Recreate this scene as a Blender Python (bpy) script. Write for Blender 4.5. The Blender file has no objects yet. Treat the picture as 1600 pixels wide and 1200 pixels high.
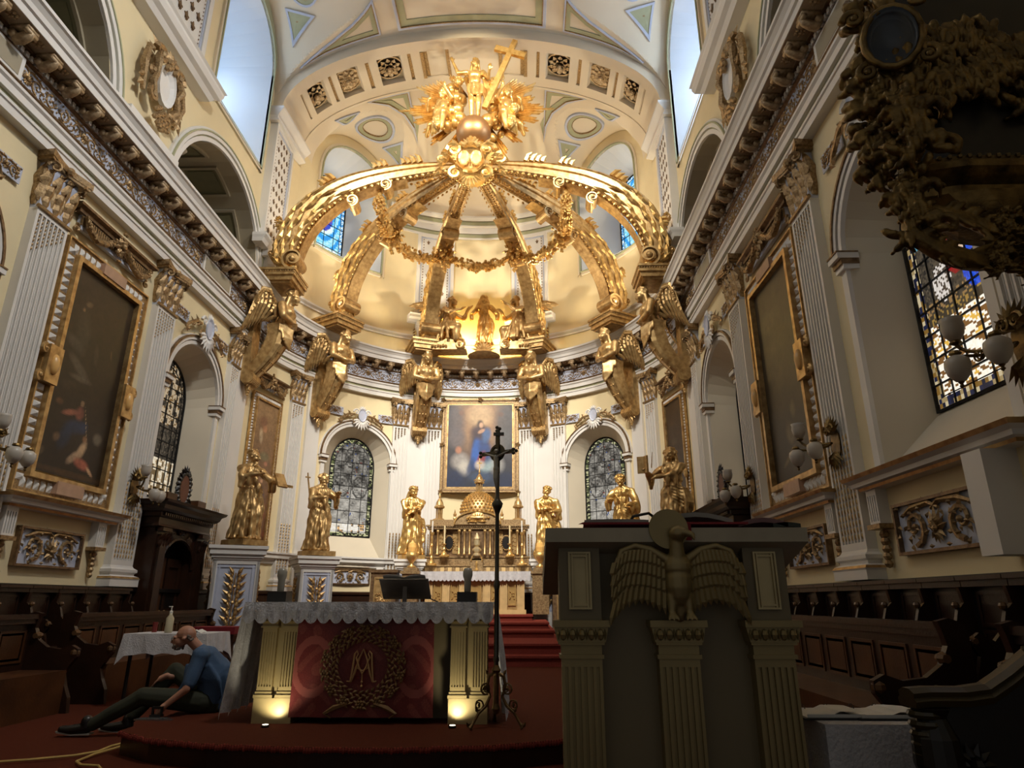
import bpy, bmesh, math, random
import numpy as np
from mathutils import Vector, Matrix
sin, cos, pi, sqrt, rad = math.sin, math.cos, math.pi, math.sqrt, math.radians
rnd = random.Random(7)
sc = bpy.context.scene
col = sc.collection
# ------------------------------------------------------------------ camera, world, lights, exposure
cam = bpy.data.objects.new('camera', bpy.data.cameras.new('camera'))
col.objects.link(cam)
cam.data.sensor_width = 36.0
cam.data.lens = 1027 / 1600 * 36
cam.data.clip_end = 200
cam.location = (1.36, 0, 1.17)
cam.rotation_euler = (rad(90 + 18.3), 0, rad(1.165))
sc.camera = cam
sc.view_settings.view_transform = 'Standard'
sc.view_settings.look = 'None'
sc.view_settings.exposure = 0.38
sc.view_settings.gamma = 1.0
sc.view_settings.use_curve_mapping = False
world = bpy.data.worlds.new('world')
sc.world = world
world.use_nodes = True
wb = world.node_tree.nodes['Background']
wb.inputs[0].default_value = (0.95, 0.92, 0.86, 1)
wb.inputs[1].default_value = 0.105
WARM = (1.0, 0.72, 0.38)
COOL = (0.72, 0.84, 1.0)
def lamp(name, kind, loc, energy, color=(1, 1, 1), to=None, size=0.1, spot=60, blend=0.6, sy=None):
    l = bpy.data.lights.new(name, kind)
    l.energy = energy; l.color = color
    if kind == 'AREA':
        l.shape = 'RECTANGLE'; l.size = size; l.size_y = sy or size
    else:
        l.shadow_soft_size = size
    if kind == 'SPOT':
        l.spot_size = rad(spot); l.spot_blend = blend
    o = bpy.data.objects.new(name, l); col.objects.link(o); o.location = loc
    if to is not None:
        o.rotation_euler = (Vector(to) - Vector(loc)).to_track_quat('-Z', 'Y').to_euler()
    return o
# daylight that enters at the clerestory windows (they stand just inside the deep reveals, out of the camera's sight)
for yy in (12.3, 6.4, 0.5):
    for sx in (-1, 1):
        lamp('clerestory_daylight', 'AREA', (sx * 6.8, yy, 13.2), 92 if sx > 0 else 46, COOL, (0, yy, 12.2), 1.2, sy=1.6)
# warm floodlights standing on the apse cornice
for a, e in ((-74, 150), (-40, 170), (40, 170), (74, 150)):
    x, y = 4.55 * sin(rad(a)), 14.4 + 4.55 * cos(rad(a))
    lamp('cornice_floodlight', 'SPOT', (x, y, 8.55), e * 1.9, (1.0, 0.87, 0.66), (x * 0.2, 14.4 + (y - 14.4) * 0.3, 14.0), 0.08, 150, 1.0)
for sx in (-1, 1):
    lamp('statue_backlight', 'POINT', (0.12 + sx * 0.62, 19.15, 9.0), 60, (1.0, 0.74, 0.24), size=0.05)
# spotlights hung high in the nave, above the frame, aimed at the crown, its figure and the sanctuary
for sx in (-1, 1):
    lamp('crown_spotlight', 'SPOT', (sx * 2.4, 5.2, 14.6), 2600, (1.0, 0.84, 0.55), (0, 14.2, 13.9), 0.15, 26, 0.7)
    lamp('crown_spotlight', 'SPOT', (sx * 3.6, 8.2, 14.6), 2300, (1.0, 0.91, 0.76), (-sx * 0.4, 15.2, 10.0), 0.2, 75, 0.8)
    lamp('sanctuary_spotlight', 'SPOT', (sx * 2.0, 4.5, 14.8), 4600, (1.0, 0.94, 0.84), (-sx * 0.6, 17.6, 5.0), 0.25, 40, 0.9)
# fill spots added above the frame to brighten the walls, the right one less
lamp('nave_fill_light', 'SPOT', (2.6, 4.6, 13.2), 1800, (1.0, 0.96, 0.9), (-5.0, 9.6, 4.5), 0.5, 95, 1.0)
lamp('nave_fill_light', 'SPOT', (-2.6, 4.6, 13.2), 230, (1.0, 0.93, 0.82), (5.0, 10.0, 4.5), 0.5, 95, 1.0)
# ------------------------------------------------------------------ materials
MATS = {}
def S(c):  # sRGB 0-255 to linear
    return tuple(((v / 255) / 12.92 if v <= 10 else (((v / 255) + 0.055) / 1.055) ** 2.4) for v in c) + (1,)
def mat(name, c, rough=0.6, metal=0.0, var=0.12, scale=6.0, bump=0.0, bscale=40.0, emit=0, c2=None, spec=0.5, trans=0):
    m = bpy.data.materials.new(name); m.use_nodes = True; MATS[name] = m
    nt = m.node_tree; N = nt.nodes; L = nt.links; b = N['Principled BSDF']
    b.inputs['Roughness'].default_value = rough; b.inputs['Metallic'].default_value = metal
    b.inputs['Specular IOR Level'].default_value = spec
    if trans: b.inputs['Transmission Weight'].default_value = trans
    tc = N.new('ShaderNodeTexCoord')
    nz = N.new('ShaderNodeTexNoise'); nz.inputs['Scale'].default_value = scale; nz.inputs['Detail'].default_value = 4
    L.new(tc.outputs['Object'], nz.inputs['Vector'])
    mx = N.new('ShaderNodeMix'); mx.data_type = 'RGBA'
    a = S(c); d = S(c2) if c2 else tuple(v * (1 - var * 2) for v in a[:3]) + (1,)
    mx.inputs[6].default_value = a; mx.inputs[7].default_value = d
    rp = N.new('ShaderNodeMapRange'); rp.inputs[1].default_value = 0.35; rp.inputs[2].default_value = 0.75
    L.new(nz.outputs[0], rp.inputs[0]); L.new(rp.outputs[0], mx.inputs[0]); L.new(mx.outputs[2], b.inputs['Base Color'])
    if emit:
        L.new(mx.outputs[2], b.inputs['Emission Color']); b.inputs['Emission Strength'].default_value = emit
    if bump:
        n2 = N.new('ShaderNodeTexNoise'); n2.inputs['Scale'].default_value = bscale; n2.inputs['Detail'].default_value = 3
        L.new(tc.outputs['Object'], n2.inputs['Vector'])
        bp = N.new('ShaderNodeBump'); bp.inputs['Strength'].default_value = bump; bp.inputs['Distance'].default_value = 0.02
        L.new(n2.outputs[0], bp.inputs['Height']); L.new(bp.outputs[0], b.inputs['Normal'])
    return m
def vmat(name, rough=0.5, emit=0.0, bump=0.0):  # colour comes from the mesh's own colour attribute
    m = bpy.data.materials.new(name); m.use_nodes = True; MATS[name] = m
    nt = m.node_tree; N = nt.nodes; L = nt.links; b = N['Principled BSDF']
    a = N.new('ShaderNodeAttribute'); a.attribute_name = 'paint'
    L.new(a.outputs['Color'], b.inputs['Base Color']); b.inputs['Roughness'].default_value = rough
    if emit:
        L.new(a.outputs['Color'], b.inputs['Emission Color']); b.inputs['Emission Strength'].default_value = emit
        b.inputs['Base Color'].default_value = (0, 0, 0, 1)
        for l in list(b.inputs['Base Color'].links): L.remove(l)
    return m
cream = mat('cream_plaster', (228, 211, 170), 0.75, var=0.04, scale=1.3)
white = mat('white_paint', (222, 219, 214), 0.5, var=0.03, scale=2)
reveal = mat('pale_blue_plaster', (214, 220, 228), 0.7, var=0.03, scale=1)
revealw = mat('warm_reveal_plaster', (206, 196, 176), 0.7, var=0.05, scale=1)
blue = mat('pale_blue_paint', (188, 194, 212), 0.55, var=0.05)
sage = mat('sage_green_paint', (172, 172, 138), 0.6, var=0.05)
vaultm = mat('vault_plaster', (224, 210, 186), 0.75, var=0.03, scale=0.8)
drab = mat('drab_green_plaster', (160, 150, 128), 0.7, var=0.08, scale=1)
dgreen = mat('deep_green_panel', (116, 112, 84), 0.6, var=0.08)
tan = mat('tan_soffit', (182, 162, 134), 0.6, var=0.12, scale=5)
gold = mat('gilding', (208, 176, 122), 0.4, 0.66, 0.16, 9, 0.12, 60, c2=(148, 112, 66))
goldb = mat('bright_gilding', (226, 190, 122), 0.34, 0.72, 0.1, 9, 0.12, 60, c2=(184, 138, 70))
agold = mat('aged_gilding', (178, 150, 108), 0.42, 0.6, 0.25, 30, 0.25, 90, c2=(112, 86, 58))
bronze = mat('bronze_relief', (136, 110, 80), 0.42, 0.5, 0.2, 14, 0.2, 60, c2=(84, 60, 40))
dgold = mat('tarnished_gold', (136, 110, 62), 0.4, 0.75, 0.3, 10, 0.2, 50, c2=(48, 34, 18))
champ = mat('satin_gold_paint', (150, 133, 92), 0.42, 0.55, 0.06, 5, 0.03, 80)
drabp = mat('drab_taupe_paint', (120, 107, 78), 0.5, 0.0, 0.05, 3)
wood = mat('dark_oak', (52, 29, 16), 0.35, 0, 0.3, 3, 0.08, 30, c2=(30, 17, 10))
woodm = mat('warm_oak_panel', (84, 50, 26), 0.35, 0, 0.3, 3, 0.08, 30, c2=(56, 33, 18))
black = mat('black_wood', (20, 15, 12), 0.4, var=0.2)
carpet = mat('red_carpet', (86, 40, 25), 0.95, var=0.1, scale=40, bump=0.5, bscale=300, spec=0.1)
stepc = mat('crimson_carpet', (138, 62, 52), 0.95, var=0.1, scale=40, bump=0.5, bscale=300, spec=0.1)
lace = mat('white_linen', (196, 194, 196), 0.85, var=0.1, scale=14, bump=0.4, bscale=70)
silver = mat('dark_silver', (96, 92, 84), 0.3, 0.9, 0.1, 8)
glass = mat('frosted_glass', (190, 182, 170), 0.35, var=0.05, scale=5)
paper = mat('paper', (214, 212, 206), 0.8, var=0.03)
lead = mat('lead', (26, 26, 28), 0.6, 0.3)
paintm = vmat('oil_paint', 0.45)
glow = vmat('stained_glass', 0.3, 1.0)
# ------------------------------------------------------------------ mesh helpers
class M:
    def __init__(s): s.v = []; s.f = []; s.mi = []
    def add(s, vs, fs, mi=0):
        o = len(s.v); s.v += [tuple(p) for p in vs]
        for f in fs: s.f.append(tuple(i + o for i in f)); s.mi.append(mi)
    def box(s, x0, x1, y0, y1, z0, z1, mi=0, T=None):
        p = [(x, y, z) for z in (z0, z1) for y in (y0, y1) for x in (x0, x1)]
        if T: p = [tuple(T @ Vector(q)) for q in p]
        s.add(p, [(0, 2, 3, 1), (4, 5, 7, 6), (0, 1, 5, 4), (2, 6, 7, 3), (0, 4, 6, 2), (1, 3, 7, 5)], mi)
    def tube(s, pts, r, n=6, mi=0, caps=True, flat=1.0):
        P = [Vector(p) for p in pts]; k = len(P)
        R = r if isinstance(r, (list, tuple)) else [r] * k
        up = Vector((0, 0, 1)); vs = []
        t0 = (P[1] - P[0]).normalized()
        a = t0.orthogonal().normalized()
        for i in range(k):
            t = (P[min(i + 1, k - 1)] - P[max(i - 1, 0)]).normalized()
            a = (a - t * a.dot(t)); a = a.normalized() if a.length > 1e-6 else t.orthogonal().normalized()
            b = t.cross(a)
            for j in range(n):
                q = 2 * pi * j / n
                vs.append(P[i] + a * (R[i] * cos(q)) + b * (R[i] * sin(q) * flat))
        fs = [(i * n + j, i * n + (j + 1) % n, (i + 1) * n + (j + 1) % n, (i + 1) * n + j) for i in range(k - 1) for j in range(n)]
        if caps: fs += [tuple(range(n))[::-1], tuple((k - 1) * n + j for j in range(n))]
        s.add(vs, fs, mi)
    def lathe(s, prof, n=16, c=(0, 0, 0), mi=0, T=None, sx=1, sy=1):
        vs = []
        for r, z in prof:
            for j in range(n):
                q = 2 * pi * j / n
                p = Vector((c[0] + sx * r * cos(q), c[1] + sy * r * sin(q), c[2] + z))
                vs.append(T @ p if T else p)
        k = len(prof)
        fs = [(i * n + j, i * n + (j + 1) % n, (i + 1) * n + (j + 1) % n, (i + 1) * n + j) for i in range(k - 1) for j in range(n)]
        fs += [tuple(range(n))[::-1], tuple((k - 1) * n + j for j in range(n))]
        s.add(vs, fs, mi)
    def ball(s, c, r, n=8, mi=0):
        if not isinstance(r, (tuple, list)): r = (r, r, r)
        k = max(4, n // 2 + 1); vs = [(c[0], c[1], c[2] - r[2])]
        for i in range(1, k):
            f = pi * i / k - pi / 2
            for j in range(n):
                q = 2 * pi * j / n
                vs.append((c[0] + r[0] * cos(f) * cos(q), c[1] + r[1] * cos(f) * sin(q), c[2] + r[2] * sin(f)))
        vs.append((c[0], c[1], c[2] + r[2])); e = len(vs) - 1
        fs = [(0, 1 + (j + 1) % n, 1 + j) for j in range(n)]
        for i in range(k - 2):
            fs += [(1 + i * n + j, 1 + i * n + (j + 1) % n, 1 + (i + 1) * n + (j + 1) % n, 1 + (i + 1) * n + j) for j in range(n)]
        fs += [(e, 1 + (k - 2) * n + j, 1 + (k - 2) * n + (j + 1) % n) for j in range(n)]
        s.add(vs, fs, mi)
    def grid(s, rows, mi=0, closed=False):
        n = len(rows[0]); vs = [p for r in rows for p in r]
        fs = []
        for i in range(len(rows) - 1):
            for j in range(n if closed else n - 1):
                fs.append((i * n + j, i * n + (j + 1) % n, (i + 1) * n + (j + 1) % n, (i + 1) * n + j))
        s.add(vs, fs, mi)
    def prism(s, poly, y0, y1, mi=0, axis='y'):
        n = len(poly)
        mk = (lambda a, b, y: (a, y, b)) if axis == 'y' else ((lambda a, b, y: (a, b, y)) if axis == 'z' else (lambda a, b, y: (y, a, b)))
        vs = [mk(a, b, y0) for a, b in poly] + [mk(a, b, y1) for a, b in poly]
        fs = [tuple(range(n)), tuple(range(2 * n - 1, n - 1, -1))] + [(i, i + n, (i + 1) % n + n, (i + 1) % n) for i in range(n)]
        s.add(vs, fs, mi)
    def relief(s, us, vs, off, mp, mi=None, base=0.0):
        nu, nv = len(us) - 1, len(vs) - 1
        O = [[off(i, j) for j in range(nv)] for i in range(nu)]
        g = lambda i, j: O[i][j] if 0 <= i < nu and 0 <= j < nv else base
        mm = mi or (lambda i, j: 0)
        for i in range(nu):
            for j in range(nv):
                d = O[i][j]
                if d is None: continue
                m_ = mm(i, j)
                s.add([mp(us[i], vs[j], d), mp(us[i + 1], vs[j], d), mp(us[i + 1], vs[j + 1], d), mp(us[i], vs[j + 1], d)], [(0, 1, 2, 3)], m_)
                for a, b, e in ((i - 1, j, ((us[i], vs[j]), (us[i], vs[j + 1]))), (i + 1, j, ((us[i + 1], vs[j]), (us[i + 1], vs[j + 1]))),
                                (i, j - 1, ((us[i], vs[j]), (us[i + 1], vs[j]))), (i, j + 1, ((us[i], vs[j + 1]), (us[i + 1], vs[j + 1])))):
                    o = g(a, b)
                    if o is None: o = base
                    if o < d - 1e-6:
                        s.add([mp(*e[0], o), mp(*e[1], o), mp(*e[1], d), mp(*e[0], d)], [(0, 1, 2, 3)], m_)
    def xf(s, T):
        s.v = [tuple(T @ Vector(p)) for p in s.v]; return s
    def join(s, o, T=None, dm=0):
        b = len(s.v); s.v += [tuple(T @ Vector(p)) for p in o.v] if T else o.v
        s.f += [tuple(i + b for i in f) for f in o.f]; s.mi += [m + dm for m in o.mi]
    def mesh(s, name, mats, smooth=False):
        me = bpy.data.meshes.new(name); me.from_pydata(s.v, [], s.f)
        for m in (mats if isinstance(mats, (list, tuple)) else [mats]): me.materials.append(m)
        me.polygons.foreach_set('material_index', s.mi)
        if smooth: me.polygons.foreach_set('use_smooth', [True] * len(me.polygons))
        me.update()
        return me
def tag(o, label=None, cat=None, group=None, kind=None):
    if label: o['label'] = label
    if cat: o['category'] = cat
    if group: o['group'] = group
    if kind: o['kind'] = kind
    return o
def obj(name, m, mats, parent=None, label=None, cat=None, group=None, kind=None, smooth=False, loc=None, rz=0):
    me = m if isinstance(m, bpy.types.Mesh) else m.mesh(name, mats, smooth)
    o = bpy.data.objects.new(name, me); col.objects.link(o)
    if parent: o.parent = parent
    if loc: o.location = loc
    o.rotation_euler.z = rz
    return tag(o, label, cat, group, kind)
def root(name, label, cat, loc=(0, 0, 0), rz=0, group=None, kind=None):
    o = bpy.data.objects.new(name, None); col.objects.link(o); o.empty_display_size = 0.1
    o.location = loc; o.rotation_euler.z = rz
    return tag(o, label, cat, group, kind)
def dup(o, loc=None, rz=None, label=None, group=None, parent=None):
    c = o.copy(); col.objects.link(c)
    if parent: c.parent = parent
    if loc is not None: c.location = loc
    if rz is not None: c.rotation_euler.z = rz
    if label: c['label'] = label
    if group: c['group'] = group
    for ch in list(o.children): dup(ch, parent=c)
    return c
def V(*a): return Vector(a)
# ------------------------------------------------------------------ building frame: walls at |x| = R, apse a half circle about (0, YC)
R, YC = 5.17, 14.4
def mL(s, z, d): return (-R + d, s, z)
def mR(s, z, d): return (R - d, s, z)
def mA(a, z, d): return ((R - d) * sin(rad(a)), YC + (R - d) * cos(rad(a)), z)
def put(side, s, z, d=0.0):   # location and rotation of a thing mounted on a wall; its local -y looks into the room
    if side == 'L': return mL(s, z, d), pi / 2
    if side == 'R': return mR(s, z, d), -pi / 2
    return mA(s, z, d), -rad(s)
# ---- vault surfaces
SPR = 13.35
LUN = (12.3, 6.4, 0.5)
def nave_h(x, y):
    z = SPR + 2.62 * sqrt(max(0, 1 - (x / R) ** 2))
    for c in LUN:
        t = (y - c) / 1.62
        if abs(t) < 1: z = max(z, SPR + 2.42 * sqrt(1 - t * t))
    return z
def apse_h(x, y):
    dx, dy = x, y - YC
    z = SPR + 2.5 * sqrt(max(0, 1 - (dx * dx + dy * dy) / R / R))
    for a in (-51.5, 51.5):
        ux, uy = sin(rad(a)), cos(rad(a))
        t = (dx * uy - dy * ux) / 1.62
        if abs(t) < 1 and dx * ux + dy * uy > 0: z = max(z, SPR + 1.95 * sqrt(1 - t * t))
    return z
# ================================================================== STRUCTURE
def arc(c, r, spring, n=14, rz=None):
    rz = rz or r
    return [(c - r * cos(pi * k / n), spring + rz * sin(pi * k / n)) for k in range(n + 1)]
def outline(op, n=14):
    c, r, b, sp, rz = op
    return [(c - r, b)] + arc(c, r, sp, n, rz) + [(c + r, b)]
def wall(mp, s0, s1, z0, z1, ops, step, ztop=None, k=1.0):
    """ops: (centre, halfwidth, bottom, spring, rise) ; k: metres per unit of s"""
    ss = set(np.round(np.arange(s0, s1 + 1e-6, step), 4)) | {s0, s1}
    for c, r, b, sp, rz in ops:
        for p in arc(c, r, sp, 14, rz): ss.add(round(p[0], 4))
    ss = sorted(x for x in ss if s0 - 1e-6 <= x <= s1 + 1e-6)
    m = M()
    def top(op, s):
        c, r, b, sp, rz = op
        return sp + rz * sqrt(max(0, 1 - ((s - c) / r) ** 2))
    for a, b_ in zip(ss[:-1], ss[1:]):
        mid = (a + b_) / 2
        act = sorted([o for o in ops if abs(mid - o[0]) < o[1]], key=lambda o: o[2])
        za, zb = z0, z0
        for o in act:
            m.add([mp(a, za, 0), mp(b_, zb, 0), mp(b_, o[2], 0), mp(a, o[2], 0)], [(0, 1, 2, 3)])
            za, zb = top(o, a), top(o, b_)
        m.add([mp(a, za, 0), mp(b_, zb, 0), mp(b_, z1, 0), mp(a, z1, 0)], [(0, 1, 2, 3)])
    return m
def loft(mp, o1, d1, o2, d2, mi=0, m=None):
    m = m or M(); a, b = outline(o1), outline(o2)
    m.grid([[mp(s, z, d1) for s, z in a], [mp(s, z, d2) for s, z in b]], mi)
    m.add([mp(*a[0], d1), mp(*a[-1], d1), mp(*b[-1], d2), mp(*b[0], d2)], [(0, 1, 2, 3)], mi)
    return m
NICHE = [(c, 1.0, 2.45, 5.05, 0.95) for c in (12.15, 5.95)]
TRIB = [(c, 2.0, 8.3, 8.5, 1.95) for c in (12.2, 6.3)]
CLER = [(c, 1.3, 11.35, 14.15, 1.3) for c in (12.3, 6.4)]
K = R * pi / 180
ANI = [(s * 41.5, 11.4, 2.05, 4.95, 0.98) for s in (-1, 1)]
AUP = [(s * 51.5, 13.6, 10.95, 13.5, 1.35) for s in (-1, 1)]
for side, mp, nm in (('L', mL, 'left'), ('R', mR, 'right')):
    m = wall(mp, -1.5, 14.4, -0.3, 16.6, NICHE + TRIB + CLER, 0.5)
    w = obj('wall_' + nm, m, cream, kind='structure')
    for i, c in enumerate((12.15, 5.95)):
        o1 = (c, 1.0, 2.45, 5.05, 0.95); o2 = (c, 0.78, 3.05, 4.95, 0.8)
        obj('niche_reveal', loft(mp, o1, 0, o2, -0.55), revealw, w)
    for c in (12.2, 6.3):
        o = (c, 2.0, 8.3, 8.5, 1.95)
        m = loft(mp, o, 0, o, -4.0)
        ol = outline(o); m.add([mp(s, z, -4.0) for s, z in ol], [tuple(range(len(ol)))])
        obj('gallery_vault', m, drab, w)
        # coffers of the gallery vault: sunk panels with their own mouldings
        for kk in range(4):
            a0 = pi * (0.14 + 0.19 * kk); a1 = a0 + pi * 0.135
            for q in range(3):
                d0 = -0.35 - q * 1.15; d1 = d0 - 0.85
                cm = M()
                def cp(u, v, e, c=c): return mp(c - (2.0 - e) * cos(u), 8.5 + (1.95 - e) * sin(u), v)
                us = [a0, a0 + .03, a0 + .07, (a0 + a1) / 2, a1 - .07, a1 - .03, a1]; vs = [d0, d0 - .06, d0 - .14, d1 + .14, d1 + .06, d1]
                cm.relief(us, vs, lambda i, j: (0.06 if i in (0, 5) or j in (0, 4) else (0.02 if i in (1, 4) or j in (1, 3) else 0.04)), cp,
                          lambda i, j: 0 if (i in (0, 5) or j in (0, 4)) else 1)
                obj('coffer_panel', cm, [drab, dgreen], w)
    for c in (12.3, 6.4):
        o1 = (c, 1.3, 11.35, 14.15, 1.3); o2 = (c, 0.95, 11.9, 13.9, 0.9)
        obj('window_reveal', loft(mp, o1, 0, o2, -1.75), reveal, w)
    for c in (12.3, 6.4):   # moulded frame of the clerestory opening
        for q, (d, wd, mt) in enumerate(((0.05, 0.10, vaultm), (0.08, 0.035, sage))):
            o = outline((c, 1.3, 11.35, 14.15, 1.3), 20); oo = outline((c, 1.3 + wd, 11.35 - wd, 14.5, 1.4 + wd), 20)
            m = M(); a = [mp(s, z, d) for s, z in o]; b = [mp(s, z, d) for s, z in oo]
            m.grid([[mp(s, z, 0) for s, z in o], a, b, [mp(s, z, 0) for s, z in oo]])
            m.add([a[0], a[-1], b[-1], b[0]], [(0, 1, 2, 3)])
            obj('window_moulding', m, mt, w)
m = wall(mA, -90, 90, -0.3, 16.0, ANI + AUP, 5)
wa = obj('wall_apse', m, cream, kind='structure')
for s in (-1, 1):
    c = s * 41.5
    obj('niche_reveal', loft(mA, (c, 11.4, 2.05, 4.95, 0.98), 0, (c - s * 1.2, 6.9, 2.9, 4.85, 0.83), -0.5), revealw, wa)
    c = s * 51.5
    obj('window_reveal', loft(mA, (c, 13.6, 10.95, 13.5, 1.35), 0, (c + s * 2.5, 6.7, 11.3, 13.4, 0.75), -0.95), reveal, wa)
    for wd, d, mt in ((1.3, 0.05, vaultm), (0.45, 0.09, sage)):
        o = outline((c, 13.6, 10.95, 13.5, 1.35), 20); z_ = wd * K
        oo = outline((c, 13.6 + wd, 10.95 - z_, 13.5, 1.35 + z_), 20); m = M()
        a = [mA(s_, z, d) for s_, z in o]; b = [mA(s_, z, d) for s_, z in oo]
        m.grid([[mA(s_, z, 0) for s_, z in o], a, b, [mA(s_, z, 0) for s_, z in oo]])
        q0 = np.linspace(c - 13.6, c + 13.6, 9)
        m.grid([[mA(t, 10.95, d) for t in q0], [mA(t, 10.95 - z_, d) for t in q0], [mA(t, 10.95 - z_, 0) for t in q0]])
        obj('window_moulding', m, mt, wa)
# vaults
m = M(); xs = [R * sin(rad(a)) for a in np.arange(-90, 90.1, 1.0)]; ys = [-1.5, 3, 6, 8.5] + list(np.arange(9.0, 13.96, 0.04)) + [14.4]
m.grid([[(x, y, nave_h(x, y)) for x in xs] for y in ys])
ce = obj('ceiling', m, vaultm, kind='structure', smooth=False)
m = M()
rows = []
for a in np.arange(-90, 90.1, 1.0):
    rows.append([((R * sin(rad(b))) * sin(rad(a)), YC + R * sin(rad(b)) * cos(rad(a)), apse_h(R * sin(rad(b)) * sin(rad(a)), YC + R * sin(rad(b)) * cos(rad(a)))) for b in np.linspace(2, 90, 60)])
m.grid(rows)
obj('apse_vault', m, vaultm, ce)
# transverse arch with sunk coffers
AH, AV, AZ, YA, YB = 4.95, 2.32, 13.33, 13.9, 15.6
def mT(u, y, d):   # u: angle along the arch, d: towards the room
    return (-(AH - d) * cos(u), y, AZ + (AV - d) * sin(u))
COF = []           # (u0,u1,kind)
for s in (0, 1):
    for u0, u1, k in ((20.3, 21.6, 's'), (25, 34.5, 'r'), (37, 38.6, 's'), (41, 50, 'r'), (53, 54.5, 's'), (57.5, 66, 'r'), (68.3, 69.5, 's'), (72.5, 73.6, 'f'), (73.6, 80.9, 'p'), (80.9, 82, 'f')):
        COF.append((u0, u1, k) if s == 0 else (180 - u1, 180 - u0, k))
us = sorted(set([0, 180] + [x for c in COF for x in c[:2]] + list(np.arange(0, 181, 3.0))))
us = [u for u in us if all(abs(u - x) > 0.01 or u == x for c in COF for x in c[:2])]
vs = [YA, YA + .38, YB - .38, YB]
def toff(i, j):
    mid = (us[i] + us[i + 1]) / 2
    for a, b, k in COF:
        if a < mid < b and j == 1: return {'r': -0.16, 's': -0.05, 'p': -0.05, 'f': 0.02}[k]
    return 0.0
m = M(); m.relief([rad(u) for u in us], vs, toff, mT, lambda i, j: 0 if toff(i, j) == 0 else (1 if toff(i, j) < -0.1 else (2 if toff(i, j) > 0 or (us[i + 1] - us[i]) < 1.7 else 0)), base=-0.5)
ar = obj('ceiling_arch', m, [vaultm, drab, agold], ce)
# raised edge mouldings of the arch
for y in (YA - 0.02, YB - 0.05):
    m = M(); m.grid([[mT(rad(u), y + a, b) for u in range(0, 181, 4)] for a, b in ((0, -.12), (0, .03), (.07, .03), (.07, 0))])
    obj('arch_moulding', m, vaultm, ce)
# rosettes in the coffers: each its own piece
def rosette(r):
    m = M()
    for ring, (n, rr, ln, h) in enumerate(((10, .62, .42, .12), (8, .38, .34, .2), (6, .16, .2, .28))):
        for k in range(n):
            q = 2 * pi * (k + ring * .5) / n; c, s_ = cos(q), sin(q)
            def P(u, v, w): return (r * ((rr + u) * c - v * s_), -r * w, r * ((rr + u) * s_ + v * c))
            m.add([P(-ln * .5, 0, .02), P(0, -ln * .42, h), P(ln * .55, 0, h * .7), P(0, ln * .42, h), P(0, 0, h * .55)], [(0, 1, 4), (1, 2, 4), (2, 3, 4), (3, 0, 4)])
    m.ball((0, -r * .25, 0), r * .16, 6)
    m.lathe([(1.0 * r, 0), (1.0 * r, .06 * r), (.9 * r, .06 * r), (.9 * r, 0)], 16, T=Matrix.Rotation(pi / 2, 4, 'X'))
    return m
rme = rosette(0.40).mesh('rosette', [mat('pale_gilt_plaster', (214, 190, 150), .5, .15, c2=(150, 120, 84), scale=20)])
rn = 0
for a, b, k in COF:
    if k == 'r':
        u = rad((a + b) / 2); p = mT(u, (YA + YB) / 2, -0.14)
        o = obj('rosette', rme, None, ce, loc=p)
        nrm = Vector((cos(u) / AH, 0, -sin(u) / AV)).normalized()
        o.rotation_euler = nrm.to_track_quat('-Y', 'Z').to_euler()
# draped panel frames on the vaults
def inset(poly, d):
    n = len(poly); out = []
    A = sum(poly[i][0] * poly[(i + 1) % n][1] - poly[(i + 1) % n][0] * poly[i][1] for i in range(n))
    sg = 1 if A > 0 else -1
    for i in range(n):
        p, q, r_ = Vector(poly[i - 1]), Vector(poly[i]), Vector(poly[(i + 1) % n])
        e1 = (q - p).normalized(); e2 = (r_ - q).normalized()
        n1 = Vector((-e1.y, e1.x)) * sg; n2 = Vector((-e2.y, e2.x)) * sg
        b = n1 + n2
        b = b / max(0.35, b.dot(n1)) if b.length > 1e-5 else n1
        out.append(tuple(q + b * d))
    return out
def dense(poly, st=0.15):
    out = []
    for i in range(len(poly)):
        a, b = Vector(poly[i]), Vector(poly[(i + 1) % len(poly)])
        k = max(1, int((b - a).length / st))
        for t in range(k): out.append(tuple(a + (b - a) * t / k))
    return out
def drape(h, poly, parent, name, bands=((0.0, 0.05, .05, 1), (.05, .11, .035, 0), (.11, .28, .02, 2)), mats=None):
    """poly in plan (x,y), counter-clockwise or not; bands = (inset0, inset1, drop, material)"""
    def dn(p, e):
        x, y = p; ep = 0.03; z = h(x, y)
        gx = (h(x + ep, y) - h(x - ep, y)) / (2 * ep); gy = (h(x, y + ep) - h(x, y - ep)) / (2 * ep)
        n = Vector((gx, gy, -1)).normalized()
        return tuple(Vector((x, y, z)) + n * e)
    m = M()
    for a, b, e, mi in bands:
        pa = inset(poly, a); pb = inset(poly, b)
        A = []; B = []
        for i in range(len(poly)):
            j = (i + 1) % len(poly)
            L_ = (Vector(pa[j]) - Vector(pa[i])).length; k = max(1, int(L_ / .12))
            for t in range(k):
                A.append(tuple(Vector(pa[i]).lerp(Vector(pa[j]), t / k))); B.append(tuple(Vector(pb[i]).lerp(Vector(pb[j]), t / k)))
        m.grid([[dn(p, 0) for p in A], [dn(p, e) for p in A], [dn(p, e) for p in B], [dn(p, 0) for p in B]], mi, closed=True)
    return obj(name, m, mats or [blue, agold, sage], parent)
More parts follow.
